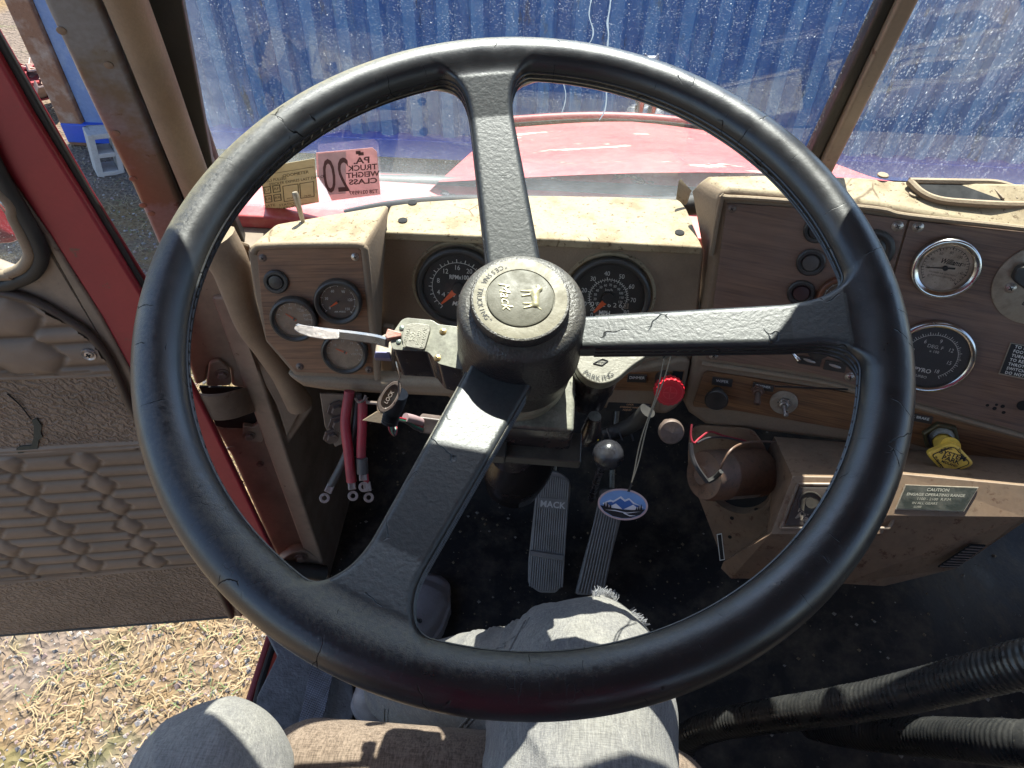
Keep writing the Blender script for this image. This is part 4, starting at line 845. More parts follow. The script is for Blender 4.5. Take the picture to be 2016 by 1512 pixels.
def arcpts(R, a0, a1, n): return [(R*math.cos(a0+(a1-a0)*i/n), R*math.sin(a0+(a1-a0)*i/n)) for i in range(n+1)]
def band(mb, R0, R1, a0, a1, z, mi, n=48):
    p = [(x, y, z) for x, y in arcpts(R0, a0, a1, n)]+[(x, y, z) for x, y in arcpts(R1, a0, a1, n)]; m = n+1
    mb.add(p, [(i, m+i, m+i+1, i+1) for i in range(n)], mi)
def tick(mb, R0, R1, a, w_, z, mi): c, q = math.cos(a), math.sin(a); mb.add([(R0*c+w_*q, R0*q-w_*c, z), (R1*c+w_*q, R1*q-w_*c, z), (R1*c-w_*q, R1*q+w_*c, z), (R0*c-w_*q, R0*q+w_*c, z)], [(0, 1, 2, 3)], mi)
def gauge(name, plane, u, v, rpx, label, ring, dial, pr, needle=None, nmat=None, vals=(), amap=None, numr=0.6, numsz=0.2, scale=None, ticks=(), texts=(), bez=0.18, protr=0.35, lens=None, nlen=0.7, ntail=0.15, nw=0.03, hub=0.12, h=0.0025, minor=None, extra=None, dcol=None, ringmat2=None):
    R = plane.rad(u, v, rpx); x, y = plane.px(u, v, h); mx = plane.mat(x, y, h); ri = R*(1-bez); H = R*protr
    mb = MB(); mb.lathe([(R, 0), (R, H*0.75), (R*0.975, H*0.93), (R*0.94, H), (R*(1-bez*0.55), H), (ri, H*0.80), (ri*0.985, H*0.35), (ri*0.98, H*0.30)], 64)
    g = build(mb, name, ring, dash, mx, label=label)
    mb = MB(); z = H*0.32; mb.lathe([(ri*0.985, z), (0.0001, z)], 64, 0); z += R*0.004
    if scale: band(mb, scale*R, scale*R+R*0.012, amap(scale_v[0] if False else vals_range[name][0]), amap(vals_range[name][1]), z, 1)
    for (vv, r0, r1, w_) in ticks: tick(mb, r0*R, r1*R, amap(vv), w_*R, z, 1)
    for val in vals:
        a = amap(val if not isinstance(val, tuple) else val[0]); s_ = str(val if not isinstance(val, tuple) else val[1]); mb.text(s_, numsz*R, numr*R*math.cos(a), numr*R*math.sin(a), z, 1, sx=0.85)
    for tx in texts: mb.text(tx[0], tx[3]*R, tx[1]*R, tx[2]*R, z, tx[5] if len(tx) > 5 else 1, **(tx[4] if len(tx) > 4 else {}))
    if extra: extra(mb, R, z)
    build(mb, 'dial', [dial, pr, m_blackp, m_plate], g, mx, smooth=0)
    if needle is not None:
        a = amap(needle); mb = MB(); c, q = math.cos(a), math.sin(a); z2 = z+R*0.05; wn = nw*R
        mb.prism([(-ntail*R*c+wn*q, -ntail*R*q-wn*c), (nlen*R*c+wn*0.25*q, nlen*R*q-wn*0.25*c), (nlen*R*c-wn*0.25*q, nlen*R*q+wn*0.25*c), (-ntail*R*c-wn*q, -ntail*R*q+wn*c)], z2-R*0.01, z2+R*0.012, 0)
        mb.cyl(hub*R, z2-R*0.03, z2+R*0.03, 24, 1); build(mb, 'needle', [nmat or m_orange, m_dial], g, mx)
    mb = MB(); mb.lathe([(ri*0.99, H*0.72), (0.0001, H*0.72)], 48); build(mb, 'glass_lens', lens or m_lens, g, mx, smooth=0)
    return g
vals_range = {'tachometer': (0, 30), 'speedometer': (0, 80), 'air_pressure_gauge': (0, 150), 'temperature_gauge': (140, 280), 'voltmeter': (8, 18), 'air_gauge': (0, 160), 'pyrometer': (0, 18), 'pressure_gauge': (0, 150)}
A = lambda a0, k: (lambda v: rad(a0-k*v))
def tk(lo, hi, n, r0, r1, w_=0.008, every=None, r2=None):
    out = []
    for i in range(n+1):
        v = lo+(hi-lo)*i/n; out.append((v, r0, r2 if (every and i % every == 0) else r1, w_*(1.5 if (every and i % every == 0) else 1)))
    return out
# recess rings round the two big dials
for u, v in [(903, 561), (1197, 583)]:
    R = PC.rad(u, v, 88); x, y = PC.px(u, v); mb = MB(); mb.lathe([(R*1.06, 0.0), (R*1.03, 0.0025), (R*0.99, 0.003), (R*0.93, 0.0)], 64); build(mb, 'dial_recess_ring', m_top, dash, PC.mat(x, y, 0.0))
def odo(txt):
    def f(mb, R, z):
        for i, ch in enumerate(txt):
            xx = (-0.36+i*0.135)*R; last = i == len(txt)-1 and len(txt) > 6
            if last: mb.add([(xx-0.055*R, -0.27*R, z), (xx+0.055*R, -0.27*R, z), (xx+0.055*R, -0.13*R, z), (xx-0.055*R, -0.13*R, z)], [(0, 1, 2, 3)], 3); mb.text(ch, 0.16*R, xx, -0.2*R, z+R*0.004, 2)
            else: mb.text(ch, 0.165*R, xx, -0.2*R, z, 1, sx=1.15)
    return f
gauge('tachometer', PC, 903, 564, 82, 'large black tachometer with orange needle near zero, left of the hub', m_black, m_dial, m_white, 0.7, m_orange, (4, 8, 12, 16, 20, 24, 28), A(232, 8.7), 0.50, 0.17, 0.62,
      tk(0, 30, 30, 0.63, 0.67, 0.006, 2, 0.71), [('RPMx100', 0.02, 0.26, 0.15, dict(sx=0.8, bold=True)), ('MACK', 0.05, -0.42, 0.15, dict(shear=0.3, bold=True))], bez=0.14, protr=0.22, nlen=0.58, ntail=-0.12, nw=0.075, hub=0.14, extra=odo('4376'), h=0.002)
gauge('speedometer', PC, 1197, 583, 82, 'large black speedometer with orange needle near zero, right of the hub', m_black, m_dial, m_white, 0.8, m_orange, (0, 10, 20, 30, 40, 50, 60, 70, 80), A(234, 3.4), 0.60, 0.16, 0.44,
      tk(0, 80, 40, 0.44, 0.485, 0.006, 5, 0.51)+[(v/1.609, 0.40, 0.43, 0.006) for v in range(0, 125, 5)], [('km/h', 0, 0.19, 0.09), ('MILES', -0.32, -0.36, 0.06), ('MPH', -0.05, -0.42, 0.17, dict(sx=0.8, bold=True))]+[(str(k), 0.315*math.cos(rad(234-3.4*k/1.609)), 0.315*math.sin(rad(234-3.4*k/1.609)), 0.09, dict(sx=0.8)) for k in range(10, 130, 10)], bez=0.14, protr=0.22, nlen=0.50, ntail=-0.14, nw=0.07, hub=0.14, extra=odo('0826263'), h=0.002)
gauge('air_pressure_gauge', PL, 667, 591, 46, 'small air pressure gauge in the upper right of the left wood panel', m_black, m_dialdirty, m_white, 3, m_orange, (0, 30, 60, 90, 120, 150), A(218, 1.76), 0.50, 0.17, 0.70,
      tk(0, 150, 10, 0.66, 0.74, 0.01, 2, 0.76), [('AIR PRESS', 0.02, -0.48, 0.11)], bez=0.22, nlen=0.42, ntail=-0.05, nw=0.05, hub=0.04, protr=0.4)
gauge('temperature_gauge', PL, 581, 625, 46, 'small yellowed temperature gauge at the left edge of the left wood panel', m_black, m_dialbrown, m_white, 165, m_orange, (190, 220, 230, 250, 265), A(380, 1.45), 0.50, 0.15, 0.72,
      tk(150, 280, 9, 0.62, 0.76, 0.012), (), bez=0.2, nlen=0.42, ntail=0.1, nw=0.05, hub=0.05, protr=0.4, lens=m_lensd)
gauge('voltmeter', PL, 680, 690, 45, 'small dusty voltmeter low on the left wood panel behind the signal lever', m_black, m_dialbrown, m_white, 9.4, m_orange, (10, 12, 14, 16), A(360, 22), 0.52, 0.16, 0.74,
      tk(8, 18, 10, 0.66, 0.76, 0.012), [('VOLTS', 0.45, -0.12, 0.14), ], bez=0.2, nlen=0.42, ntail=0.1, nw=0.05, hub=0.05, protr=0.4, lens=m_lensd)
def plug(plane, u, v, rpx, h=0.0025, col=None, name='blank_plug', protr=0.3):
    R = plane.rad(u, v, rpx); x, y = plane.px(u, v, h); mb = MB()
    mb.lathe([(R, 0), (R, R*protr*0.7), (R*0.9, R*protr), (R*0.72, R*protr), (R*0.62, R*protr*0.5)], 40, 0); mb.lathe([(R*0.62, R*protr*0.5), (R*0.55, R*protr*0.85), (R*0.3, R*protr*0.95), (0.0001, R*protr*0.97)], 40, 1)
    return build(mb, name, [m_black, col or m_black], dash, plane.mat(x, y, h))
plug(PL, 544, 554, 24)
# --- right dash body
Rf = [(1423, 374), (1440, 371), (1549, 381), (1726, 401), (1786, 413), (2016, 458), (2330, 520), (2330, 1062), (2016, 966), (1779, 903), (1676, 871), (1389, 836), (1355, 812), (1343, 790), (1356, 735), (1367, 689), (1383, 607), (1405, 480), (1415, 400)]
Rb = [(1380, 352), (1392, 345), (1549, 341), (1700, 346), (1760, 352), (2016, 356), (2330, 380), (2330, 1000), (2016, 930), (1779, 880), (1676, 850), (1389, 815), (1362, 800), (1352, 770), (1356, 715), (1362, 670), (1372, 600), (1380, 485), (1358, 375)]
pod('right_dash_body', PR, Rf, Rb, 0.045, m_vinyl, bev=0.009)
_a, _b, _c = PR.w(*PR.px(1440, 371)), PR.w(*PR.px(2016, 458)), PR.w(*PR.px(1700, 343, -.045), -.045)
_n = nrm(np.cross(_b-_a, _c-_a)); _n = _n if _n[2] > 0 else -_n; PDK = Plane(_a+_n*.0015, _n, (0, 1, 0))
PV = Plane(PDK.p+PDK.n*.0045, PDK.n, (0, 1, 0))
vo = PV.poly([(1790, 357), (1900, 359), (1960, 361), (2005, 374), (2080, 400), (2000, 404), (1910, 400), (1850, 394), (1815, 380)]); mb = MB()
mb.tube([PV.w(x, y) for x, y in spline(vo+[vo[0]], 5)], 0.004, 8); build(mb, 'defrost_vent_rim', m_vinyl, dash)
mb = MB(); mb.prism(vo, -0.001, 0.0005); vb = build(mb, 'defrost_vent', m_dark, dash, PV.mat())
for i in range(3):
    a = PV.w(*PV.px(1950+i*26, 366, 0.001), 0.0015); b = PV.w(*PV.px(1975+i*27, 392, 0.001), 0.0015); mb = MB(); mb.tube([a, b], 0.0015, 6); build(mb, 'vent_slat', m_vinyl, vb)
for u, v in [(1738, 346), (1800, 383)]:
    P_ = on(u, v, PDK.n, PDK.p); mb = MB(); mb.lathe([(0.006, 0), (0.0055, 0.0015), (0.004, 0.002), (0.0001, 0.001)], 20); build(mb, 'deck_clip', m_vinyl, dash, Matrix.Translation(P_))
# wood panels
slab('right_wood_panel', PR, [(1431, 402), (1445, 401), (1549, 408), (1700, 421), (1787, 433), (1757, 540), (1723, 660), (1693, 761), (1600, 735), (1389, 706), (1394, 670), (1403, 607), (1420, 480)], 0.004, m_wood2, dash, h=0.0025, bev=0.0006)
slab('far_right_wood_panel', PR, [(1791, 434), (2016, 458), (2330, 505), (2330, 925), (2016, 851), (1797, 789), (1700, 765), (1727, 660), (1761, 540)], 0.004, m_wood2, dash, h=0.0028, bev=0.0006)
slab('lower_wood_strip', PR, [(1385, 735), (1392, 731), (1694, 777), (1797, 803), (2016, 866), (2330, 955), (2330, 1025), (2016, 937), (1790, 873), (1680, 849), (1450, 809), (1366, 801), (1364, 795)], 0.004, m_wood3, dash, h=0.0025, bev=0.0006)
bd = [PR.w(*PR.px(u, v), 0.001) for u, v in [(1382, 715), (1600, 748), (1694, 772), (1797, 797), (2016, 859), (2200, 905)]]
mb = MB(); mb.tube(spline(bd, 5), 0.0035, 8); build(mb, 'wood_strip_bead', m_vinyl, dash)
bd = [PR.w(*PR.px(u, v), 0.002) for u, v in [(1400, 500), (1420, 393), (1432, 388), (1549, 395), (1726, 411), (1786, 424), (2016, 449), (2200, 476)]]
mb = MB(); mb.tube(spline(bd, 5), 0.003, 8); build(mb, 'panel_bead', m_vinyl, dash)
for u, v, r, m_ in [(1441, 411, 6.5, m_boltbr), (1767, 445, 8.5, m_steel), (1807, 447, 8.5, m_steel), (1405, 700, 7, m_steel), (1674, 742, 8, m_steel)]: screw(dash, PR, u, v, r, 0.0026, m_)
plug(PR, 1608, 453, 25); plug(PR, 1596, 516, 27, col=dirty('plum_lens', (0.07, 0.06, 0.055), (0.12, 0.1, 0.09), 0.5)); plug(PR, 1577, 576, 26, col=dirty('dull_red_lens', (0.035, 0.010, 0.012), (0.07, 0.045, 0.04), 0.5))
plug(PR, 1715, 492, 42, protr=0.15, name='blank_dial_cover')
gauge('pressure_gauge', PR, 1655, 585, 44, 'small gauge with coppery rim, half hidden behind the wheel', dirty('coppery_bezel', (0.16, 0.06, 0.03), (0.05, 0.03, 0.025), 0.4, 0.3, nscale=40), m_dialdirty, m_white, 20, m_orange, (0, 30, 60, 90, 120), A(215, 1.8), 0.5, 0.16, 0.68, tk(0, 150, 10, 0.66, 0.76, 0.01), (), bez=0.2, nlen=0.5, hub=0.05)
gauge('air_gauge', PR, 1859, 525, 61, 'chrome rimmed yellowed air gauge with black needle at 20', m_chrome, m_dialtan, m_blackp, 20, m_blackp, (0, 20, 40, 60, 80, 100, 120, 140, 160), A(222, 1.66), 0.50, 0.13, 0.66,
      tk(0, 160, 32, 0.60, 0.66, 0.008, 4, 0.70), [('Williams', 0.1, 0.2, 0.24, dict(shear=0.35, bold=True, sx=0.75)), ('WILLIAMS AIR CONTROLS', 0.0, -0.2, 0.07), ('PORTLAND OREGON', 0.0, -0.3, 0.065)], bez=0.22, nlen=0.52, ntail=0.28, nw=0.028, hub=0.08, protr=0.32, h=0.003)
gauge('pyrometer', PR, 1832, 700, 76, 'large chrome rimmed pyrometer with dark dial right of the wheel', m_chrome, m_dialgrey, m_white, None, None, (0, 3, 6, 9, 12, 15, 18), A(216, 15), 0.46, 0.15, 0.60,
      tk(0, 18, 54, 0.60, 0.66, 0.005, 3, 0.69), [('DEG. F', 0, 0.28, 0.13), ('x 100', 0.02, 0.15, 0.10), ('PYRO', -0.05, -0.42, 0.16, dict(bold=True)), ('TURBO', -0.05, -0.6, 0.1)], bez=0.14, protr=0.2, h=0.003)
# toggle switches, knobs: pushed by hand one by one, so each is a thing
def toggle(plane, u, v, rpx, label, tip, plate=None, h=0.0028, lev=None, grp=None, L=2.6, sz=0.36, nutm=None):
    r = plane.rad(u, v, rpx); x, y = plane.px(u, v, h); mx = plane.mat(x, y, h); t = ptg('toggle_switch', label, dash, mx)
    if plate:
        mb = MB(); plate(mb, r); build(mb, 'plate', m_plate, t, mx, bevel=0.0008)
    mb = MB(); mb.lathe([(r, 0.0012), (r, r*0.5), (r*0.92, r*0.6)], 6, cap1=True); mb.lathe([(r*0.66, r*0.6), (r*0.66, r*1.15), (r*0.5, r*1.25), (0.0001, r*0.9)], 20); build(mb, 'nut', nutm or m_steel, t, mx)
    T = np.array(tip, float)*r; mb = MB(); p0 = np.array((0, 0, r*0.9)); q = [tuple(mx @ Vector(p0+(T-p0)*k)) for k in (0, .25, .5, .75, .95, 1)]
    mb.tube(q, [r*sz*0.75, r*sz*0.8, r*sz*0.9, r*sz, r*sz*1.02, r*sz*0.8], 12); build(mb, 'lever', lev or m_chrome, t); return t
G1 = 'toggle switches on the right walnut panel'
toggle(PR, 1549, 676, 13, 'bright toggle switch left of the round black plug, just under the right spoke', (2.0, -1.0, 3.0), grp=G1, nutm=m_boltbr)
toggle(PR, 1649, 688, 14, 'bright toggle switch right of the round black plug on the right panel', (1.4, -0.3, 3.0), grp=G1, nutm=m_boltbr)
toggle(PR, 1492, 767, 13, 'short rusty washer toggle switch under the washer tag', (0.2, -1.2, 2.4), nutm=m_motor, lev=m_motor, sz=0.5)
toggle(PR, 1543, 792, 13, 'toggle switch on a round pale metal disc in the lower walnut strip', (0.5, -0.8, 2.6), plate=lambda mb, r: mb.lathe([(r*2.0, 0), (r*2.0, 0.0015), (0.0001, 0.0015)], 36), lev=m_steel)
def emboss(plane, px4, text, name='label_tag', label=None, h=0.003, mat=m_black, sz=0.5):
    a, ex_, ey_ = pxframe(plane, px4[0], px4[1], px4[2], h); W = np.linalg.norm(ex_); poly = [tuple(a), tuple(a+ex_), tuple(a+ex_+ey_), tuple(a+ey_)]
    mb = MB(); mb.prism(poly, h, h+0.0022); o = build(mb, name, mat, dash, plane.mat(), bevel=0.0008)
    if text: print_on(o, 'label_text', plane, px4[0], px4[1], px4[2], [('T', text, 0.5, 0.5, sz, 0, dict(sx=0.95))], m_white, h+0.0026)
    return o
emboss(PR, [(1403, 741), (1443, 746), (1401, 756)], 'WIPER'); emboss(PR, [(1483, 751), (1524, 758), (1481, 764)], 'WASHER'); emboss(PR, [(1778, 809), (1837, 820), (1774, 823)], 'PARK BRAKE')
emboss(PC, [(1236, 736), (1274, 737), (1234, 751)], 'DIMMER', h=0.0125)
for q in ([(1573, 699), (1618, 706), (1569, 714)], [(1625, 708), (1668, 715), (1620, 726)]):
    o = emboss(PR, q, None); a, b, c = q; cx_ = (b[0]+c[0])/2; cy_ = (b[1]+c[1])/2
    x, y = PR.px(cx_, cy_, .005); mb = MB(); mb.lathe([(0.006, 0), (0.0045, 0.0008), (0.0001, 0.001)], 20, sx=1.2, sy=0.33); build(mb, 'worn_slot', m_lug, o, PR.mat(x, y, 0.0055, rad(-8)))
def knob(name, plane, u, v, rpx, label, cat, prof, mats, h=0.0028, flutes=0, mi2=1, topz=None, lean=None):
    r = plane.rad(u, v, rpx); x, y = plane.px(u, v, h); mx = plane.mat(x, y, h)
    if lean: mx = mx @ Matrix.Rotation(lean[0], 4, 'X') @ Matrix.Rotation(lean[1], 4, 'Y')
    t = ptg(name, label, dash, mx); return t, r, mx
t, r, mx = knob('pull_knob', PR, 1412, 772, 22, 'round black wiper pull knob at the left end of the lower walnut strip', 'knob', None, None)
mb = MB(); mb.lathe([(r*0.55, 0), (r*0.5, r*0.9), (r*0.45, r*1.0), (r*0.85, r*1.15), (r, r*1.35), (r, r*1.5), (r*0.9, r*1.62), (r*0.5, r*1.6), (0.0001, r*1.6)], 36); build(mb, 'knob_body', m_black, t, mx)
x_, y_ = PR.px(1612, 685, 0.0028); R_ = PR.rad(1612, 685, 22); mb = MB(); mb.lathe([(R_*1.0, 0), (R_*0.98, R_*0.35), (R_*0.8, R_*0.5), (0.0001, R_*0.55)], 36); build(mb, 'round_plug', dirty('dark_plug_rubber', (0.04, 0.035, 0.033), (0.07, 0.06, 0.055), 0.6, nscale=60), dash, PR.mat(x_, y_, 0.0028))
# right aluminium disc with black paddle (mostly out of frame)
x_, y_ = PR.px(2050, 560, 0.0028); R_ = PR.rad(2050, 560, 84); mb = MB(); mb.lathe([(R_, 0), (R_, 0.0018), (R_*0.97, 0.0024), (0.0001, 0.0024)], 56); mxx = PR.mat(x_, y_, 0.0028)
lt = ptg('rotary_switch', 'round stained aluminium switch plate with black paddle at the right edge', dash, mxx); build(mb, 'switch_plate', m_plate, lt, mxx)
mb = MB(); k = R_/84; mb.prism(rpoly([(-62*k, 6*k), (-62*k, 32*k), (-40*k, 40*k), (-22*k, 18*k), (30*k, 14*k), (30*k, -14*k), (-30*k, -10*k)], 8*k), 0.004, 0.014); build(mb, 'paddle', m_black, lt, mxx, bevel=0.002, seg=3)
mb = MB(); mb.cyl(6*k, 0.002, 0.0032, 20, 0, Matrix.Translation((-30*k, 36*k, 0))); build(mb, 'plate_hole', m_dark, lt, mxx)
screw(lt, PR, 1989, 567, 8.5, 0.0052, m_steel)
mb = MB(); mb.text('LIGHTS', 22*k, -18*k, -38*k, 0.003, 0, rot=rad(-14), align='LEFT'); mb.text('TURN', 16*k, -20*k, 56*k, 0.003, 0, rot=rad(-10), align='LEFT'); build(mb, 'plate_lettering', m_tanprint, lt, mxx, smooth=0)
# instruction plate
TL, TR, BL = (1989, 674), (2190, 712), (1965, 736)
a, ex_, ey_ = pxframe(PR, TL, TR, BL, 0.003); mb = MB(); mb.prism([tuple(a), tuple(a+ex_), tuple(a+ex_+ey_), tuple(a+ey_)], 0.0028, 0.0038); ip = build(mb, 'instruction_plate', m_plate, dash, PR.mat(), bevel=0.0004)
print_on(ip, 'plate_field', PR, TL, TR, BL, [('B', 0.015, 0.03, 0.985, 0.97, 0)], m_dial, 0.0041)
lines = ['TO RELEASE', 'FOOT THROTTLE', 'TURN SWITCH', 'TO RELEASE', 'THROTTLE AND', 'SWITCH OFF', 'DO NOT ENGAGE']
print_on(ip, 'plate_lettering', PR, TL, TR, BL, [('T', L_, 0.06, 0.10+i*0.135, 0.125, 0, dict(align='LEFT', sx=0.9, bold=True, spacing=1.15)) for i, L_ in enumerate(lines)], m_white, 0.0043)
x_, y_ = PR.px(2014, 798, 0.0029); mb = MB(); mb.cyl(0.006, 0, 0.0006, 20); build(mb, 'panel_hole', m_dark, dash, PR.mat(x_, y_, 0.0029))
mb = MB()
for u, v, r_ in [(1944, 798, .0018), (1958, 804, .0022), (1974, 800, .0022), (1976, 812, .002), (1962, 797, .0016)]: x_, y_ = PR.px(u, v, .0029); mb.lathe([(r_, 0), (0.0001, 0.0003)], 10, 0, Matrix.Translation((x_, y_, 0.0029)))
build(mb, 'worn_pinholes', m_dark, dash, PR.mat())

# red push knob under the centre face
PK = Plane(PC.w(*PC.px(1315, 770, .01), .01), (0.02, -0.93, 0.36)); kc = Plane(PK.p+PK.n*0.0, PK.n)
x_, y_ = PC.px(1306, 745, 0.012); R_ = PC.rad(1319, 773, 29, 0.05)
c_ = PC.w(x_, y_, 0.012); tipc = on(1319, 773, PK.n, PC.w(0, 0, 0.05)); Pk2 = Plane(c_, tipc-c_)
rk = ptg('push_knob', 'round scalloped red push knob sticking out under the speedometer side of the dash', dash, Pk2.mat())
Lk = np.linalg.norm(tipc-c_); mb = MB(); mb.lathe([(R_*0.62, -0.01), (R_*0.6, Lk*0.45), (R_*0.55, Lk-0.012)], 32); build(mb, 'knob_stem', m_black, rk, Pk2.mat())
PKf = Plane(tipc, PK.n); mb = MB(); ring = []
N_ = 120
def scal(rr, z): return [(rr*(1+0.03*math.cos(20*2*math.pi*i/N_))*math.cos(2*math.pi*i/N_), rr*(1+0.03*math.cos(20*2*math.pi*i/N_))*math.sin(2*math.pi*i/N_), z) for i in range(N_)]
mb.loft([scal(R_*0.92, -0.014), scal(R_, -0.011), scal(R_, -0.003), scal(R_*0.95, 0.0)]); build(mb, 'knob_cap', m_redknob, rk, PKf.mat(), smooth=30)
mb = MB(); band(mb, R_*0.42, R_*0.46, 0, 2*math.pi, 0.0006, 0); band(mb, R_*0.8, R_*0.84, 0, 2*math.pi, 0.0006, 0)
for a_ in (0, math.pi/2, math.pi, -math.pi/2): tick(mb, R_*0.05, R_*0.5, a_, R_*0.03, 0.0006, 0)
build(mb, 'knob_mark', plain('pale_red_mark', (0.62, 0.06, 0.07), 0.5), rk, PKf.mat(), smooth=0)
mb = MB(); P0 = PC.w(*PC.px(1310, 790, 0.0), 0.0); 
slab('knob_housing', PC, [(1290, 770), (1345, 772), (1338, 800), (1312, 817), (1292, 812)], 0.02, m_vinyl, dash, h=0.03, bev=0.006)
# lock label
lq = [(1198, 792), (1282, 796), (1192, 808)]
a, ex_, ey_ = pxframe(PC, *lq, h=0.0105); mb = MB(); mb.prism([tuple(a), tuple(a+ex_), tuple(a+ex_*0.93+ey_*1.0), tuple(a+ey_*1.0)], 0.0102, 0.011); ll = build(mb, 'lock_label', m_blackp, dash, PC.mat())
print_on(ll, 'lock_label_text', PC, *lq, [('T', 'LOCK', 0.52, 0.16, 0.26, 0, dict(bold=True)), ('T', 'STEERING WHEEL', 0.55, 0.50, 0.26, 0, dict(bold=True)), ('T', 'ADJUST', 0.5, 0.82, 0.26, 0, dict(bold=True))], plain('orange_label_print', (0.55, 0.3, 0.15), 0.6), 0.0113)

# yellow system park knob
PY0 = PR.w(*PR.px(1851, 858, .003), .003); PYn = PR.mat(*PR.px(1851, 858, .003), .003)
yk = ptg('park_brake_knob', 'yellow square pull knob reading SYSTEM PARK on the lower right dash', dash, PYn)
R_ = PR.rad(1851, 858, 34); mb = MB(); mb.lathe([(R_, 0), (R_, 0.004), (R_*0.92, 0.006), (R_*0.74, 0.006), (R_*0.7, 0.003)], 6); mb.lathe([(R_*0.7, 0.003), (R_*0.66, 0.010), (R_*0.52, 0.013), (R_*0.5, 0.008), (0.0001, 0.008)], 32, 1)
build(mb, 'hex_nut', [dirty('tarnished_brass_nut', (0.12, 0.10, 0.05), (0.03, 0.028, 0.02), 0.45, 0.6, nscale=60), m_castblk], yk, PYn, bevel=0.001)
fc = on(1872, 904, PR.n, PR.w(0, 0, 0.052)); PYf = Plane(fc, nrm(PR.n+np.array((0, -0.05, 0.28))))
s4 = [PYf.px(u, v) for u, v in [(1879, 871), (1922, 915), (1864, 937), (1822, 893)]]
mb = MB(); mb.prism(rpoly(s4, 0.008, 5), -0.010, 0); yb = build(mb, 'knob_body', m_yellow, yk, PYf.mat(), bevel=0.002, seg=3)
cen = np.mean(s4, 0); s5 = [tuple(cen+(np.array(p)-cen)*0.80) for p in s4]; s6 = [tuple(cen+(np.array(p)-cen)*0.74) for p in s4]
mb = MB(); mb.prism(rpoly(s5, 0.005, 4), 0, 0.0006); build(mb, 'knob_border', m_blackp, yk, PYf.mat()); mb = MB(); mb.prism(rpoly(s6, 0.004, 4), 0.0004, 0.0010); build(mb, 'knob_face', m_yellow, yk, PYf.mat())
k = np.linalg.norm(np.array(s4[0])-np.array(s4[2]))/1.0; mb = MB()
for t_, dx, dy, sz, ro in [('SYSTEM', 0, 0.13, .185, -.12), ('PARK', 0, -0.01, .175, -.12), ('MIDLAND', 0, -0.13, .10, -.12), ('PULL', -.17, .29, .105, .38), ('TO APPLY', .21, .19, .10, -.82), ('PUSH TO', -.27, -.16, .10, -.82), ('RELEASE', .14, -.29, .105, .38)]:
    mb.text(t_, sz*k, cen[0]+dx*k, cen[1]+dy*k, 0.0013, 0, rot=ro, bold=True, sx=1.1 if t_ in ('SYSTEM', 'PARK') else 0.95)
build(mb, 'knob_lettering', m_blackp, yk, PYf.mat(), smooth=0)
mb = MB(); mb.tube([PY0+PR.n*0.006, PY0*0.6+fc*0.4+(0, 0, -0.002), PYf.w(cen[0]-0.002, cen[1]+0.012, -0.007)], [0.0095, 0.0095, 0.0105], 20); build(mb, 'knob_stem', m_yellow, yk)

# toggle on the left pod
PTT = Plane((0, 0.7, 0.7868), (0, 0, 1), (0, 1, 0)); x_, y_ = PTT.px(601, 455, 0.001); mxx = PTT.mat(x_, y_, 0.001)
tt = ptg('toggle_switch', 'tall bare metal toggle switch standing on the top of the left gauge pod', dash, mxx)
q = [tuple(np.array(PTT.px(u, v, .001))-(x_, y_)) for u, v in [(575, 468), (594, 436), (637, 436), (616, 468)]]
mb = MB(); mb.prism(q, 0, 0.0014); build(mb, 'plate', m_plate, tt, mxx, bevel=0.0005)
mb = MB(); mb.lathe([(0.0085, 0.0014), (0.0085, 0.005), (0.0075, 0.006)], 6, cap1=True); mb.lathe([(0.0055, 0.006), (0.0055, 0.011), (0.004, 0.012), (0.0001, 0.011)], 20); mb.lathe([(0.0098, 0.0014), (0.0098, 0.0026), (0.006, 0.0028)], 30); build(mb, 'nut', m_plate, tt, mxx)
tp = Dp(580, 378, depth(PTT.w(x_, y_))-0.026); b0 = PTT.w(x_, y_, 0.009); mb = MB(); mb.tube([b0, b0*0.75+tp*0.25, b0*0.5+tp*0.5, b0*0.2+tp*0.8, b0*0.05+tp*0.95, tp], [0.0022, 0.0026, 0.003, 0.0036, 0.0037, 0.0028], 14); build(mb, 'lever', dirty('weathered_lever', (0.35, 0.3, 0.22), (0.2, 0.13, 0.07), 0.45, 0.5, nscale=80), tt)

# ================================================================== steering wheel
R0, TR = 0.263, 0.0185
SP = [(rad(102.5), .0225, .0185), (rad(1.5), .0150, .0180), (rad(-109.5), .0250, .0195)]
def zsp(r): return np.interp(r, [0, .045, .20, .235, .3], [-.047, -.044, -.016, -.004, 0])
def wheel_sdf(P):
    x, y, z = P[:, 0], P[:, 1], P[:, 2]; rr = np.hypot(x, y); d_ = np.hypot(rr-R0, z*1.0)-TR
    out = d_; sp = None
    for a, h0, h1 in SP:
        c, s_ = math.cos(a), math.sin(a); t = x*c+y*s_; q = -x*s_+y*c
        hw = np.interp(t, [.04, .20, .27], [h0, h1, h1])+.030*np.clip((t-.196)/.056, 0, 1)**3.2; zc = zsp(t); ht = np.interp(t, [.04, .2, .235, .255], [.0085, .0095, .0115, .0135]); rc = .0045
        qx = np.abs(q)-hw+rc; qz = np.abs(z-zc)-ht+rc; m = np.hypot(np.maximum(qx, 0), np.maximum(qz, 0))+np.minimum(np.maximum(qx, qz), 0)-rc
        m = np.maximum(m, np.maximum(.02-t, rr-(R0-.002))); sp = m if sp is None else np.minimum(sp, m)
    return smin(d_, sp, .009)
sw = thing('steering_wheel', 'large black leather wrapped three spoke steering wheel with cracked rim', 'steering wheel', mx=PWH.mat())
P, Q = surfnet(wheel_sdf, (-.29, -.29, -.062), (.29, .29, .026), .0024)
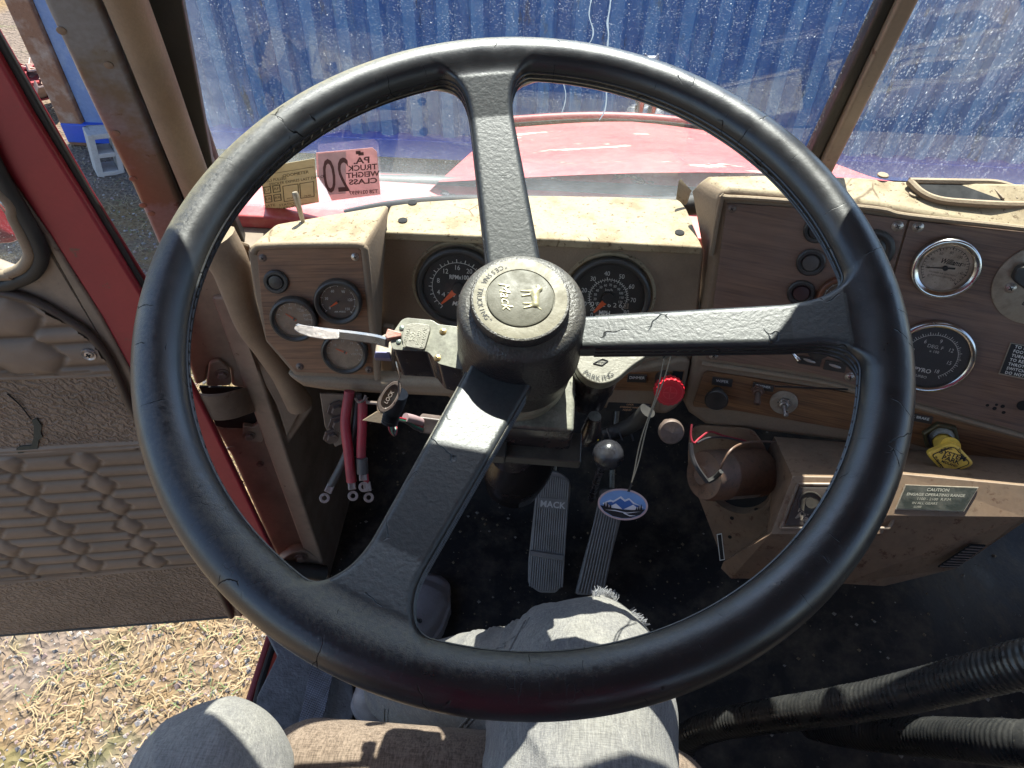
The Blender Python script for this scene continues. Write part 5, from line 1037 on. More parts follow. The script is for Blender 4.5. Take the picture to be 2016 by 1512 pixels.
e = .0006; G = np.stack([wheel_sdf(P+e*np.eye(3)[k])-wheel_sdf(P-e*np.eye(3)[k]) for k in range(3)], -1); G /= np.maximum(np.linalg.norm(G, axis=1, keepdims=True), 1e-9)
fcn = P[Q].mean(1); nf = np.cross(P[Q[:, 1]]-P[Q[:, 0]], P[Q[:, 2]]-P[Q[:, 0]])
flip = (nf*G[Q[:, 0]]).sum(1).mean() < 0
if flip: Q = Q[:, ::-1]
NET_FLIP = bool(flip)
rf = np.hypot(fcn[:, 0], fcn[:, 1]); af = np.arctan2(fcn[:, 1], fcn[:, 0])
near = np.argmin(np.stack([np.abs(np.angle(np.exp(1j*(af-a)))) for a, _, _ in SP]), 0)
def submesh(name, sel, mat):
    q = Q[sel]; u, inv = np.unique(q, return_inverse=True); me = bpy.data.meshes.new(name); me.from_pydata(P[u].tolist(), [], inv.reshape(q.shape).tolist()); me.materials.append(mat); me.shade_smooth()
    me.normals_split_custom_set_from_vertices(G[u].tolist()); o = bpy.data.objects.new(name, me); return link(o, sw, PWH.mat())
submesh('rim', rf >= .2375, m_leather)
for k in range(3): submesh('spoke', (rf < .2375) & (near == k), m_spoke)
# seams: welt lines and stitches that follow each opening of the wheel
welt = MB(); stt = MB()
for k in range(3):
    a0 = SP[k][0]; nxt = [a for a, _, _ in SP]; lo_ = sorted([(a % (2*math.pi)) for a in nxt])
al = sorted([(a % (2*math.pi)) for a, _, _ in SP]); al.append(al[0]+2*math.pi)
for k in range(3):
    am = (al[k]+al[k+1])/2; c0 = np.array((.145*math.cos(am), .145*math.sin(am)))
    N_ = 420; th_ = np.linspace(0, 2*math.pi, N_, endpoint=False); dirs = np.stack([np.cos(th_), np.sin(th_)], -1)
    for zo, rad_, kind_ in [(0.0045, 0.0011, 'w'), (-0.0005, 0.0011, 'w'), (-0.0055, 0.001, 'w')]:
        t = np.zeros(N_)
        for it in range(60):
            q = c0+dirs*t[:, None]; z = zsp(np.hypot(q[:, 0], q[:, 1]))+zo; dd = wheel_sdf(np.column_stack([q, z])); t += np.clip(dd, -.004, .012)*0.8
        q = c0+dirs*t[:, None]; rq = np.hypot(q[:, 0], q[:, 1]); z = zsp(rq)+zo; ok = (rq > .058)
        runs = []; cur = []
        st_ = int(np.argmin(ok)) if not ok.all() else 0
        for j in range(N_+1):
            i = (st_+j) % N_
            if ok[i] and j < N_: cur.append((q[i, 0], q[i, 1], z[i]))
            elif cur: runs.append(cur); cur = []
        for c in runs:
            if len(c) > 4: welt.tube(c, rad_, 6, cap=False)
        if zo == 0.0045:
            for c in runs:
                L_ = 0; 
                for i in range(len(c)-1):
                    a_, b_ = np.array(c[i]), np.array(c[i+1]); seg = np.linalg.norm(b_-a_); L_ += seg
                    if L_ > 0.0085: stt.tube([a_+(0, 0, -.0008), a_+(b_-a_)*0.9+(0, 0, -.0042)], 0.0008, 5); L_ = 0
build(welt, 'seam_welt', m_leather, sw, PWH.mat()); kind(build(stt, 'stitching', m_leather, sw, PWH.mat()), 'stuff')
# hub
hcx, hcy = -.003, -.001; HT = Matrix.Translation((hcx, hcy, 0)); HM = PWH.mat() @ HT
mb = MB(); mb.lathe([(.040, -.100), (.046, -.094), (.0485, -.072), (.0505, -.064), (.0505, -.060), (.0495, -.034), (.0490, -.012), (.0480, -.0055), (.0450, -.0015), (.0405, .0005), (.034, .0012), (.0001, .0014)], 96)
build(mb, 'hub', m_hub, sw, HM, smooth=50)
EX, EY = -.0035, -.001; EM = PWH.mat() @ Matrix.Translation((EX+hcx*0.3, EY+hcy, 0))
mb = MB(); mb.lathe([(.0368, .0005), (.0368, .0075), (.0360, .0090), (.0345, .0094)], 96, 0); mb.lathe([(.0345, .0094), (.0255, .0094)], 96, 1); mb.lathe([(.0255, .0094), (.0253, .0086), (.0246, .0086), (.0244, .0098), (.0235, .0102), (.0001, .0102)], 96, 2)
em = build(mb, 'horn_button', [m_hub, m_emblemring, m_emblem], sw, EM, smooth=45)
mb = MB()
def arctext(mb, txt, R, a0, da, size, z, mi=0, inward=False):
    for i, ch in enumerate(txt):
        a = a0+i*da
        if ch == ' ': continue
        mb.text(ch, size, R*math.cos(a), R*math.sin(a), z, mi, rot=(a+math.pi/2) if inward else (a-math.pi/2), bold=False)
# lettering runs down the left of the ring and is read with the wheel turned a quarter turn to the left
arctext(mb, '"CESSNA TRUCKING"', .0300, rad(116), rad(6.9), .0054, .0097, 0, inward=True)
build(mb, 'ring_lettering', m_blackp, em, EM, smooth=0)
mb = MB(); mb.text('Mack', .0112, -.0112, .0005, .0108, 0, rot=rad(-77), shear=.35, thick=.0008); build(mb, 'script_lettering', m_gold, em, EM, smooth=0)
def reldog(Pq):
    R_ = Matrix.Rotation(rad(-78), 3, 'Z'); c, s_ = math.cos(rad(78)), math.sin(rad(78))
    x = (Pq[:, 0]-.0095)*c-(Pq[:, 1])*s_; y = (Pq[:, 0]-.0095)*s_+(Pq[:, 1])*c; q = np.column_stack([-x, y, Pq[:, 2]*1.6]); z = .0102*1.6
    f_ = capsule(q, (-.0055, .001, z), (.0045, .002, z), .0026, .0033); f_ = smin(f_, capsule(q, (.0075, .0055, z), (.0095, .005, z), .0026, .0018), .002)
    for x0, x1 in ((-.0062, -.0075), (-.0045, -.0035), (.0035, .0030), (.0060, .0072)): f_ = smin(f_, capsule(q, (x0, 0, z), (x1, -.0078, z), .0013, .0009), .001)
    return smin(f_, capsule(q, (-.008, .002, z), (-.0105, .0045, z), .0008, .0005), .001)
netobj('dog_relief', reldog, (-.008, -.016, .0085), (.023, .016, .0145), .0006, m_gold, em, EM)
# clear cap wear line
# ================================================================== steering column and what is clamped to it
col = thing('steering_column', 'black steering column with square shroud and rubber boot below the hub', 'steering column', mx=PWH.mat(hcx, hcy, -.12))
CM = PWH.mat(hcx, hcy, 0)
mb = MB(); mb.lathe([(.037, -.125), (.043, -.118), (.0455, -.102), (.0440, -.094), (.030, -.092)], 60); build(mb, 'column_collar', m_casting, col, CM)
mb = MB(); mb.cyl(.026, -.30, -.10, 32); build(mb, 'column_tube', m_castblk, col, CM)
mb = MB(); mb.box((.014, -.008, -.150), (.078, .078, .055)); build(mb, 'column_shroud', m_castblk, col, CM, bevel=.004, seg=3)
mb = MB(); mb.box((.018, -.044, -.172), (.092, .030, .016)); mb.box((-.020, -.052, -.166), (.030, .02, .018)); build(mb, 'shroud_clamp', m_black, col, CM, bevel=.0015)
mb = MB(); b0 = Zp(1010, 850, .62); b1 = Zp(1030, 900, .50)
mb = MB(); cb = Dp(1022, 895, .98); mb.tube([Dp(1050, 800, .86), Dp(1040, 835, .90), Dp(1030, 862, .94), Dp(1022, 890, .97), Dp(1016, 915, .99), Dp(1010, 950, 1.02), Dp(1004, 962, 1.05)], [.034, .040, .047, .0515, .0505, .040, .018], 40); build(mb, 'column_boot', dirty('glossy_black_boot', (.010, .009, .010), (.02, .014, .014), .2, nscale=10, amt=.5, grain=120, gstr=.1), col)
# turn signal switch
ts = thing('turn_signal_switch', 'worn black turn signal switch with flat steel lever left of the hub', 'turn signal', mx=PWH.mat(-.09, -.01, -.10))
PTS = Plane(PWH.w(0, 0, -.068), nrm(PWH.n+np.array((0, -.05, .0))), (0, 1, 0))
body = [(776, 650), (790, 630), (800, 625), (852, 630), (862, 638), (905, 643), (906, 690), (912, 712), (916, 728), (905, 727), (862, 716), (850, 700), (842, 692), (800, 690), (772, 688), (768, 670)]
mb = MB(); poly = PTS.poly(body); mb.prism(rpoly(poly, .003, 3), -.046, 0, off=(.003, -.002)); tb = build(mb, 'switch_housing', m_castblk, ts, PTS.mat(), bevel=.0045, seg=4)
plate_ = [(797, 640), (812, 636), (846, 640), (848, 648), (836, 690), (795, 683), (790, 665)]
mb = MB(); mb.prism(rpoly(PTS.poly(plate_, .001), .003, 4), 0, .0022); np_ = build(mb, 'raised_name_plate', m_casting, tb, PTS.mat(), bevel=.0008)
def placetext(mb, plane, u, v, t, hpx, u2, v2, h, **kw):
    p = np.array(plane.px(u, v, h)); q = np.array(plane.px(u2, v2, h)); d_ = q-p; mb.text(t, plane.rad(u, v, hpx, h), p[0], p[1], h, 0, rot=math.atan2(d_[1], d_[0]), **kw)
mb = MB()
placetext(mb, PTS, 800, 664, 'SIGNAL-STAT', 8.5, 808, 634, .0026, bold=True, thick=.0006, sx=.85); placetext(mb, PTS, 812, 662, '900', 13, 817, 640, .0026, bold=True, thick=.0006)
placetext(mb, PTS, 824, 663, 'SIGFLARE', 9, 829, 640, .0026, bold=True, thick=.0006, sx=.85); placetext(mb, PTS, 834, 664, 'DOT QQQ 76', 8.5, 839, 640, .0026, bold=True, thick=.0006, sx=.85)
build(mb, 'cast_lettering', dirty('worn_pale_casting', (.33, .32, .26), (.22, .21, .16), .4, .2, nscale=80), tb, PTS.mat(), smooth=0)
for u, v in [(872, 653), (861, 705)]: screw(ts, PTS, u, v, 5.5, .0002, m_brasssc)
for u, v in [(791, 646), (785, 673)]:
    x_, y_ = PTS.px(u, v, .0); mb = MB(); mb.lathe([(.0022, 0), (.0020, .001), (.0001, .0014)], 20); build(mb, 'rivet', plain('green_grey_rivet', (.12, .15, .13), .4, .5), ts, PTS.mat(x_, y_, 0))
mb = MB(); mb.prism(PTS.poly([(763, 647), (790, 655), (790, 663), (762, 668), (758, 662)], .002), -.004, .003); build(mb, 'amber_indicator', m_amber, ts, PTS.mat(), bevel=.001)
lv = [PTS.w(*PTS.px(u, v, h_), h_) for u, v, h_ in [(766, 675, -.004), (740, 668, -.002), (700, 662, .0), (655, 657, .002), (630, 654, .003), (605, 651, .004), (590, 648, .005), (583, 643, .006)]]
lp = spline(lv, 5); N_ = len(lp); hw_ = np.interp(np.linspace(0, 1, N_), [0, .5, .68, .84, .94, 1], [.0042, .0042, .0042, .0042, .0038, .0015]); mb = MB(); up_ = PTS.y; nn = PTS.n
mb.loft([[p+up_*w_+nn*.0006, p+up_*w_*0.2+nn*.0028, p-up_*w_+nn*.0006, p-up_*w_-nn*.0012, p-up_*w_*.2+nn*.0002, p+up_*w_-nn*.0012] for p, w_ in zip(lp, hw_)])
build(mb, 'signal_lever', dirty('bare_steel_lever', (.30, .29, .28), (.2, .15, .13), .3, .8, nscale=60), ts, smooth=30)
slab('lever_paddle', PTS, [(668, 652), (645, 650), (618, 643), (592, 639), (581, 641), (578, 647), (588, 655), (610, 663), (640, 668), (668, 667)], .0014, dirty('bare_steel_paddle', (.36, .33, .32), (.22, .18, .17), .35, .7, nscale=60), ts, h=.008, bev=.0005, r=.002)
slab('clamp_bracket', PTS, [(742, 665), (760, 656), (775, 662), (770, 700), (745, 702), (738, 690)], .003, m_plate, ts, h=-.018, bev=.001)
slab('bracket_foot', PTS, [(738, 690), (768, 692), (770, 706), (736, 704)], .006, plain('violet_grey_zinc', (.22, .21, .33), .35, .6), ts, h=-.012, bev=.001)
# oval pull handle, wiring boot and connectors
PE = Plane(Dp(767, 781, .66), nrm(CAM-Dp(767, 781, .66))+np.array((.25, 0, .15)))
ph = ptg('pull_handle', 'oval brown plastic pull handle with a chrome edge hanging under the turn signal', dash, PE.mat())
a_ = np.array(PE.px(748, 812)); b_ = np.array(PE.px(785, 750)); cen = (a_+b_)/2; L_ = np.linalg.norm(b_-a_)/2; ang = math.atan2(*(b_-a_)[::-1]); W_ = PE.rad(767, 781, 17)
EMx = PE.mat(cen[0], cen[1], 0) @ Matrix.Rotation(ang, 4, 'Z')
def oval(k, z, n=48): return [(math.copysign(abs(math.cos(t))**.9, math.cos(t))*L_*k, math.sin(t)*W_*k, z) for t in np.linspace(0, 2*math.pi, n, endpoint=False)]
mb = MB(); mb.loft([oval(.9, -.004), oval(1.02, -.0025), oval(1.02, -.0005), oval(.97, .001)]); build(mb, 'chrome_rim', m_chrome, ph, EMx)
m_ovbr = dirty('brown_handle_plastic', (.10, .075, .065), (.16, .12, .10), .45, nscale=60)
mb = MB(); mb.loft([oval(.96, .0005), oval(.92, .0022), oval(.74, .0022), oval(.70, .001), oval(.5, .0006)]); build(mb, 'handle_face', m_ovbr, ph, EMx)
mb = MB(); mb.text('LOCK', W_*.62, -L_*.05, 0, .0014, 0); build(mb, 'handle_lettering', plain('pale_handle_print', (.3, .25, .22), .5), ph, EMx, smooth=0)
mb = MB(); mb.tube([tuple(EMx @ Vector((L_*.95, 0, -.002))), Dp(788, 742, .655), Dp(784, 728, .65), Dp(780, 712, .65)], .0008, 6); build(mb, 'pull_wire', m_steel, ph)
wb = thing('wiring_harness', 'ribbed black wiring sleeve with thin red and green wires under the signal switch', 'wiring', mx=Matrix.Translation(Dp(770, 815, .72)))
pts = spline([Dp(786, 775, .70), Dp(780, 795, .71), Dp(772, 812, .72), Dp(767, 832, .725)], 24); mb = MB(); mb.tube(pts, [.0075+.0014*math.cos(i*2*math.pi/6) for i in range(len(pts))], 16); build(mb, 'ribbed_sleeve', m_rubber, wb, smooth=70)
for mt, o_ in ((m_wire_red, 0), (m_wire_grn, 6), (m_wire_blk, 10)):
    mb = MB(); mb.tube(spline([Dp(764+o_, 830, .725), Dp(768+o_*.5, 848, .727), Dp(777, 857, .73), Dp(781-o_*.3, 845, .735), Dp(775, 828, .74)], 6), .0011, 6); build(mb, 'wire', mt, wb)
    mb = MB(); mb.tube(spline([Dp(782, 822+o_*.5, .73), Dp(800, 826+o_*.6, .74), Dp(816, 833+o_, .75), Dp(832, 840+o_, .76)], 6), .0013, 6); build(mb, 'wire', mt, wb)
slab('connector_block', Plane(Dp(840, 838, .76), (0, -.8, .6)), [(824, 820), (872, 826), (866, 858), (824, 852)], .02, m_ovbr, wb, bev=.002)
mb = MB(); mb.tube(spline([Dp(798, 822, .74), Dp(815, 826, .75), Dp(828, 831, .76)], 4), .005, 10); build(mb, 'taped_section', plain('pinkish_tape', (.3, .2, .2), .6), wb)
slab('bracket_under_dash', Plane(Dp(745, 825, .78), (0, -.75, .66)), [(712, 828), (765, 795), (770, 812), (750, 834)], .003, m_vinyl, dash, bev=.0008)

# parking brake hand valve at the right of the column
PVv = Plane(PWH.w(0, 0, -.105), nrm(PWH.n+np.array((0, -.03, 0))), (0, 1, 0))
pv = thing('hand_brake_valve', 'worn metal hand valve with raised PARKING lettering right of the hub', 'valve', mx=PVv.mat(*PVv.px(1175, 715)))
cx_, cy_ = PVv.px(1178, 712); r_ = PVv.rad(1178, 712, 47)
out_ = [PVv.px(u, v) for u, v in [(1133, 700), (1140, 690), (1215, 686), (1268, 688), (1272, 703), (1245, 720), (1222, 741), (1205, 752), (1182, 757), (1158, 750), (1140, 735), (1132, 716)]]
mb = MB(); mb.prism(rpoly(out_, .006, 4), -.012, 0); pt = build(mb, 'valve_top', m_casting, pv, PVv.mat(), bevel=.0015, seg=3)
VM = PVv.mat(cx_, cy_-.001, 0); mb = MB(); mb.lathe([(r_*.70, -.085), (r_*.86, -.075), (r_*.90, -.05), (r_*1.0, -.042), (r_*1.02, -.02), (r_*.97, -.011)], 48); build(mb, 'valve_body', m_castblk, pv, VM)
mb = MB(); mb.tube([tuple(VM @ Vector((.004, -.030, -.05))), tuple(VM @ Vector((.004, -.036, -.075))), tuple(VM @ Vector((.002, -.036, -.10)))], [.006, .010, .007], 16); build(mb, 'valve_port', m_castblk, pv)
mb = MB(); arctext(mb, 'PARKING', r_*.74, rad(225), rad(15), r_*.33, .0008, 0, inward=True); build(mb, 'raised_lettering', m_blackp, pt, VM, smooth=0)
mb = MB(); mb.text('NORMAL', r_*.3, -.5*r_, .62*r_, .0008, 0, rot=rad(20)); dd = [PVv.px(u, v) for u, v in [(1168, 716), (1186, 707), (1197, 711), (1185, 720)]]
dc = np.mean(dd, 0)
for i in range(4):
    a_ = np.array(dd[i])-(cx_, cy_-.001); b_ = np.array(dd[(i+1) % 4])-(cx_, cy_-.001); mb.tube([(a_[0], a_[1], .0004), (b_[0], b_[1], .0004)], .0005, 6)
mb.text('BW', r_*.2, dc[0]-cx_, dc[1]-cy_+.001, .0008, 0); build(mb, 'diamond_mark', m_blackp, pt, VM, smooth=0)
hl = [PVv.w(*PVv.px(u, v, h_), h_) for u, v, h_ in [(1262, 694, -.005), (1290, 690, -.004), (1318, 688, -.004), (1345, 684, -.003), (1372, 678, -.002), (1400, 668, .0)]]
mb = MB(); mb.tube(spline(hl[:3], 5), [.008, .0075, .007, .0068, .0066, .0072, .0085, .0095, .0095, .008, .005], 16, flat=.8); build(mb, 'lever_shank', m_casting, pv); mb = MB(); mb.tube(spline(hl[2:], 6), [.0052]*19, 14); build(mb, 'lever_grip', m_castblk, pv)
# yellow lead hanging behind the valve, black knob on a rod
mb = MB(); mb.tube([Dp(1176, 820, .80), Dp(1173, 842, .80), Dp(1171, 866, .80)], [.0032, .0036, .0042], 10, flat=.8); tag(build(mb, 'yellow_cable_end', m_wire_yel), 'short flat yellow cable end hanging below the hand valve', 'cable')
bc = Dp(1197, 895, .86); sh = thing('floor_lever', 'smooth black ball knob on a thin rod behind the hanging tag', 'lever', mx=Matrix.Translation(bc))
mb = MB(); mb.sphere(bc, 31/FPX*.86, 40); build(mb, 'ball_knob', dirty('scuffed_black_ball', (.02, .02, .024), (.06, .06, .065), .3, nscale=50, amt=.5), sh)
mb = MB(); mb.tube([bc+(0, .005, -.01), bc+(0.01, .12, -.2), bc+(.02, .22, -.40)], .006, 12); build(mb, 'lever_rod', m_castblk, sh)
kb = Dp(1321, 849, .80); PKb = Plane(kb, (0, -.8, .5)); kk = ptg('pull_knob', 'dull grey round knob below the dash between red knob and blower', dash, PKb.mat()); r_ = 25/FPX*.80
mb = MB(); mb.lathe([(r_*.4, -.03), (r_*.4, -.008), (r_*.9, -.006), (r_, -.002), (r_, .003), (r_*.9, .005), (r_*.45, .0055), (.0001, .006)], 36); build(mb, 'knob_body', m_boltbr, kk, PKb.mat())

# hanging air freshener with string
PF = Plane(Dp(1226, 993, .60), nrm(CAM-Dp(1226, 993, .60))); 
af_ = thing('air_freshener', 'oval hanging tag showing blue mountains, on a thin black string', 'air freshener', mx=PF.mat())
sc_ = .60/FPX; ang = rad(8); FM = PF.mat() @ Matrix.Rotation(ang, 4, 'Z')
def ell(a_, b_, n=56): return [(a_*math.cos(t), b_*math.sin(t)) for t in np.linspace(0, 2*math.pi, n, endpoint=False)]
mb = MB(); mb.prism(ell(49*sc_, 30.5*sc_), -.0016, 0, 0); build(mb, 'tag_board', plain('pinkish_card_edge', (.62, .45, .45), .7), af_, FM)
def clip(poly, a_, b_):
    cen_out = []
    for x, y in poly:
        k = math.hypot(x/a_, y/b_); cen_out.append((x/k, y/k) if k > 1 else (x, y))
    return cen_out
A_, B_ = 45*sc_, 27*sc_; m_sky = plain('print_sky_blue', (.20, .36, .68), .5); m_mtn = plain('print_mountain_blue', (.05, .14, .42), .5); m_snow = plain('print_snow', (.75, .76, .82), .5); m_ink = plain('print_ink', (.012, .014, .02), .5)
mb = MB(); mb.prism(ell(A_, B_), 0, .0002, 0); 
q = lambda L: [(x*A_, y*B_) for x, y in L]
mb.prism(q(clip([(-.88, -.05), (-.55, .25), (-.42, .2), (-.1, .58), (.08, .35), (.25, .5), (.5, .2), (.9, -.05), (.7, -.3), (-.7, -.3)], 1, 1)), .0002, .0004, 2)
mb.prism(q([(-.72, 0), (-.5, .12), (-.42, .06), (-.12, .42), (.08, .2), (.26, .36), (.45, .1), (.75, 0), (.3, -.35), (-.35, -.35)]), .0004, .0006, 1)
mb.prism(q([(-.62, -.3), (-.3, .02), (-.18, -.12), (0, -.35)]), .0006, .0008, 2); mb.prism(q([(.05, -.35), (.45, .05), (.6, -.1), (.72, -.32)]), .0006, .0008, 2)
mb.prism(q([(x, y) for x, y in clip([(-.97, -.22), (-.5, -.32), (0, -.38), (.5, -.32), (.97, -.2), (.8, -.62), (.4, -.92), (0, -1), (-.4, -.92), (-.8, -.62)], .99, .99)]), .0008, .0010, 3)
for x, y, s_ in [(-.78, -.3, .35), (-.66, -.35, .45), (-.52, -.36, .32), (.70, -.33, .4), (.80, -.25, .42), (.60, -.36, .3)]: mb.prism(q([(x-.05, y), (x, y+s_), (x+.05, y)]), .0009, .0012, 3)
mb.prism(q([(-.75, -.5), (-.3, -.46), (.2, -.56), (.82, -.38), (.2, -.62), (-.3, -.53)]), .001, .0013, 2)
mb.prism(q([(.1, -.58), (.3, -.72), (.62, -.72), (.33, -.8), (.05, -.64)]), .001, .0013, 2)
build(mb, 'mountain_print', [m_sky, m_mtn, m_snow, m_ink], af_, FM, smooth=0)
hp_ = Vector((0.007*0.6, 25*sc_, .001)); top = FM @ hp_; top = Dp(1236, 968, .599)
mb = MB()
pA, pB = PVv.w(*PVv.px(1320, 697, .0), .0), PVv.w(*PVv.px(1310, 700, .0), .0)
for pz, o_ in ((pA, 0), (pB, .0006)):
    pt_ = [np.array(top)*(1-t)+pz*t+np.array((.0012*math.sin(t*9+o_*2000), 0, -.004*math.sin(t*math.pi))) for t in np.linspace(0, 1, 26)]; mb.tube(pt_, .0006, 5)
build(mb, 'string', m_rubber, af_)

# battery cables with lugs
def lug(p, dirv, parent, s_=1.0):
    pl_ = Plane(p, nrm(CAM-p), up=(0, 0, 1)); dx = pl_.l(p+np.array(dirv)); a_ = math.atan2(dx[1], dx[0]); mx = pl_.mat() @ Matrix.Rotation(a_, 4, 'Z') @ Matrix.Scale(s_, 4)
    mb = MB(); mb.box((.004, 0, 0), (.012, .0095, .005)); mb.box((.004, .003, .003), (.010, .002, .002)); mb.box((.004, -.003, .003), (.010, .002, .002))
    n = 24; o_ = [(.0175+.0062*math.cos(t), .0062*math.sin(t)) for t in np.linspace(0, 2*math.pi, n, endpoint=False)]; i_ = [(.0175+.003*math.cos(t), .003*math.sin(t)) for t in np.linspace(0, 2*math.pi, n, endpoint=False)]
    vs = [(x, y, .001) for x, y in o_]+[(x, y, .001) for x, y in i_]+[(x, y, -.001) for x, y in o_]+[(x, y, -.001) for x, y in i_]
    fs = []
    for i in range(n): j = (i+1) % n; fs += [(i, j, n+j, n+i), (2*n+i, 3*n+i, 3*n+j, 2*n+j), (i, 2*n+i, 2*n+j, j), (n+i, n+j, 3*n+j, 3*n+i)]
    mb.add(vs, fs); build(mb, 'lug', m_lug, parent, mx, bevel=.0004)
def cable(path, r_, mat, label, dep, lugdir=None, grp='loose battery cables hanging under the dash'):
    pts = [Dp(u, v, d_) for (u, v), d_ in zip(path, dep)]; t = thing('battery_cable', label, 'cable', grp, Matrix.Translation(pts[-1])); sp_ = spline(pts, 6); mb = MB(); mb.tube(sp_, r_, 12); build(mb, 'cable_sheath', mat, t)
    lug(pts[-1], pts[-1]-pts[-2], t); return t
cable([(688, 770), (680, 830), (686, 890), (692, 948)], .0062, m_wire_red, 'thick red battery cable with lug, middle one of the loose cables', (.84, .85, .86, .87))
cable([(704, 775), (698, 840), (680, 900), (652, 955)], .0052, m_wire_blk, 'thick grey black cable swinging left to its lug', (.85, .86, .87, .88))
cable([(714, 790), (713, 840), (711, 890), (714, 930)], .0058, m_wire_red, 'short red battery cable with dark heat shrink sleeve, right of the others', (.84, .85, .86, .865))
cable([(700, 800), (708, 850), (716, 910), (722, 952)], .0035, m_wire_red, 'thin red cable behind, ending in the lowest right lug', (.87, .88, .885, .89))
mb = MB(); mb.tube([Dp(713, 902, .858), Dp(714, 932, .862)], .0068, 14); tag(build(mb, 'heat_shrink_sleeve', m_wire_blk), 'dark heat shrink sleeve on the right red cable end', 'cable sleeve')

# pedals
PB = Plane(Zp(1082, 1050, .13), (0, -.68, .73))
def pedal(name, label, px, rib_dir, nr, extra=None):
    poly = PB.poly(px); t = thing(name, label, 'pedal', mx=PB.mat(*np.mean(poly, 0))); mb = MB(); mb.prism(rpoly(poly, .008, 4), -.014, 0); build(mb, 'pedal_pad', m_pedal, t, PB.mat(), bevel=.003)
    (tl, tr), (bl, br) = rib_dir
    for i in range(nr):
        k = (i+.5)/nr; a_ = np.array(PB.px(tl[0]+(tr[0]-tl[0])*k, tl[1]+(tr[1]-tl[1])*k)); b_ = np.array(PB.px(bl[0]+(br[0]-bl[0])*k, bl[1]+(br[1]-bl[1])*k))
        cen_ = abs(k-.5)*2; a2 = a_+(b_-a_)*(.05*cen_**2+.012); b2 = b_+(a_-b_)*(.04*cen_**2+.01); mb = MB(); mb.tube([(a2[0], a2[1], .0012), ((a2[0]+b2[0])/2, (a2[1]+b2[1])/2, .0012), (b2[0], b2[1], .0012)], .0019, 6); build(mb, 'rib', m_pedal, t, PB.mat())
    if extra: extra(t)
    return t
def brk(t):
    mb = MB(); a_, b_, c_, d_ = (PB.px(*p) for p in [(1043, 1082), (1111, 1092), (1110, 1103), (1042, 1093)]); mb.prism([a_, b_, c_, d_], 0, .007); build(mb, 'cross_ridge', m_pedal, t, PB.mat(), bevel=.002)
    q_ = PB.poly([(1060, 979), (1116, 983), (1115, 1003), (1059, 999)], .0015); mb = MB(); mb.prism(q_, .001, .0034); pb_ = build(mb, 'name_block', m_pedal, t, PB.mat(), bevel=.0008)
    mb = MB(); p_, p2_ = np.array(PB.px(1088, 993, .0038)), np.array(PB.px(1108, 995, .0038)); mb.text('MACK', PB.rad(1088, 990, 17), p_[0], p_[1]-.001, .0038, 0, rot=math.atan2(*(p2_-p_)[::-1]), bold=True, spacing=1.05, thick=.001); build(mb, 'pedal_lettering', plain('worn_grey_lettering', (.6, .57, .54), .6), pb_, PB.mat(), smooth=0)
pedal('clutch_pedal', 'long ribbed rubber pedal lettered MACK with rounded top, left of the two pedals', [(1058, 945), (1070, 931), (1088, 926), (1104, 930), (1122, 946), (1124, 965), (1118, 1010), (1112, 1100), (1108, 1150), (1096, 1168), (1062, 1168), (1039, 1150), (1040, 1105), (1048, 1030), (1054, 980)], (((1058, 932), (1122, 938)), ((1040, 1164), (1108, 1166))), 15, brk)
pedal('accelerator_pedal', 'narrow ribbed rubber pedal behind the hanging mountain tag', [(1182, 966), (1190, 962), (1220, 963), (1226, 1010), (1208, 1080), (1188, 1172), (1132, 1172), (1150, 1100), (1170, 1030)], (((1182, 968), (1228, 970)), ((1134, 1172), (1188, 1172))), 9)

for pa, pb_, r_ in [((1088, 960), (1060, 880), .008), ((1205, 985), (1195, 905), .006)]:
    mb = MB(); A_ = PB.w(*PB.px(*pa), -.012); mb.tube([A_, A_+(0, .06, .03), A_+(0, .22, .30)], r_, 10); build(mb, 'pedal_arm', m_castblk, cab)
# blower and heater
PHt = Plane((.30, .61, .45), (.06, -.99, .10))
bl = thing('heater_blower', 'heater blower with round motor on a rusty drilled mounting plate', 'blower', mx=Matrix.Translation(Dp(1430, 930, .92)))
PBl = Plane(Dp(1430, 935, .93), (-.45, -.86, .25))
plate = [(1357, 850), (1372, 836), (1482, 845), (1510, 889), (1522, 960), (1512, 1052), (1424, 1106), (1395, 1030), (1378, 985), (1358, 945), (1354, 900)]
pp = PBl.poly(plate); cO = np.array(PBl.px(1455, 952)); outer = rpoly(pp, .01, 3)
# plate with a real round opening: ring of quads between outline and circle
def plate_hole(poly, c, r_, z0, z1, n=72):
    def hit(a_):
        d_ = np.array((math.cos(a_), math.sin(a_))); best = 0
        for p, q_ in zip(poly, poly[1:]+poly[:1]):
            p, q_ = np.array(p)-c, np.array(q_)-c; e_ = q_-p; den = d_[0]*e_[1]-d_[1]*e_[0]
            if abs(den) < 1e-12: continue
            t = (p[0]*e_[1]-p[1]*e_[0])/den; s_ = (p[0]*d_[1]-p[1]*d_[0])/den
            if 0 <= s_ <= 1 and t > best: best = t
        return tuple(c+d_*best)
    A2 = np.linspace(0, 2*math.pi, n, endpoint=False); O_ = [hit(a_) for a_ in A2]; I_ = [(c[0]+r_[0]*math.cos(a_), c[1]+r_[1]*math.sin(a_)) for a_ in A2]
    vs = [(x, y, z1) for x, y in O_]+[(x, y, z1) for x, y in I_]+[(x, y, z0) for x, y in O_]+[(x, y, z0) for x, y in I_]; fs = []
    for i in range(n): j = (i+1) % n; fs += [(i, j, n+j, n+i), (2*n+j, 2*n+i, 3*n+i, 3*n+j), (2*n+i, 2*n+j, j, i), (n+i, n+j, 3*n+j, 3*n+i)]
    return vs, fs
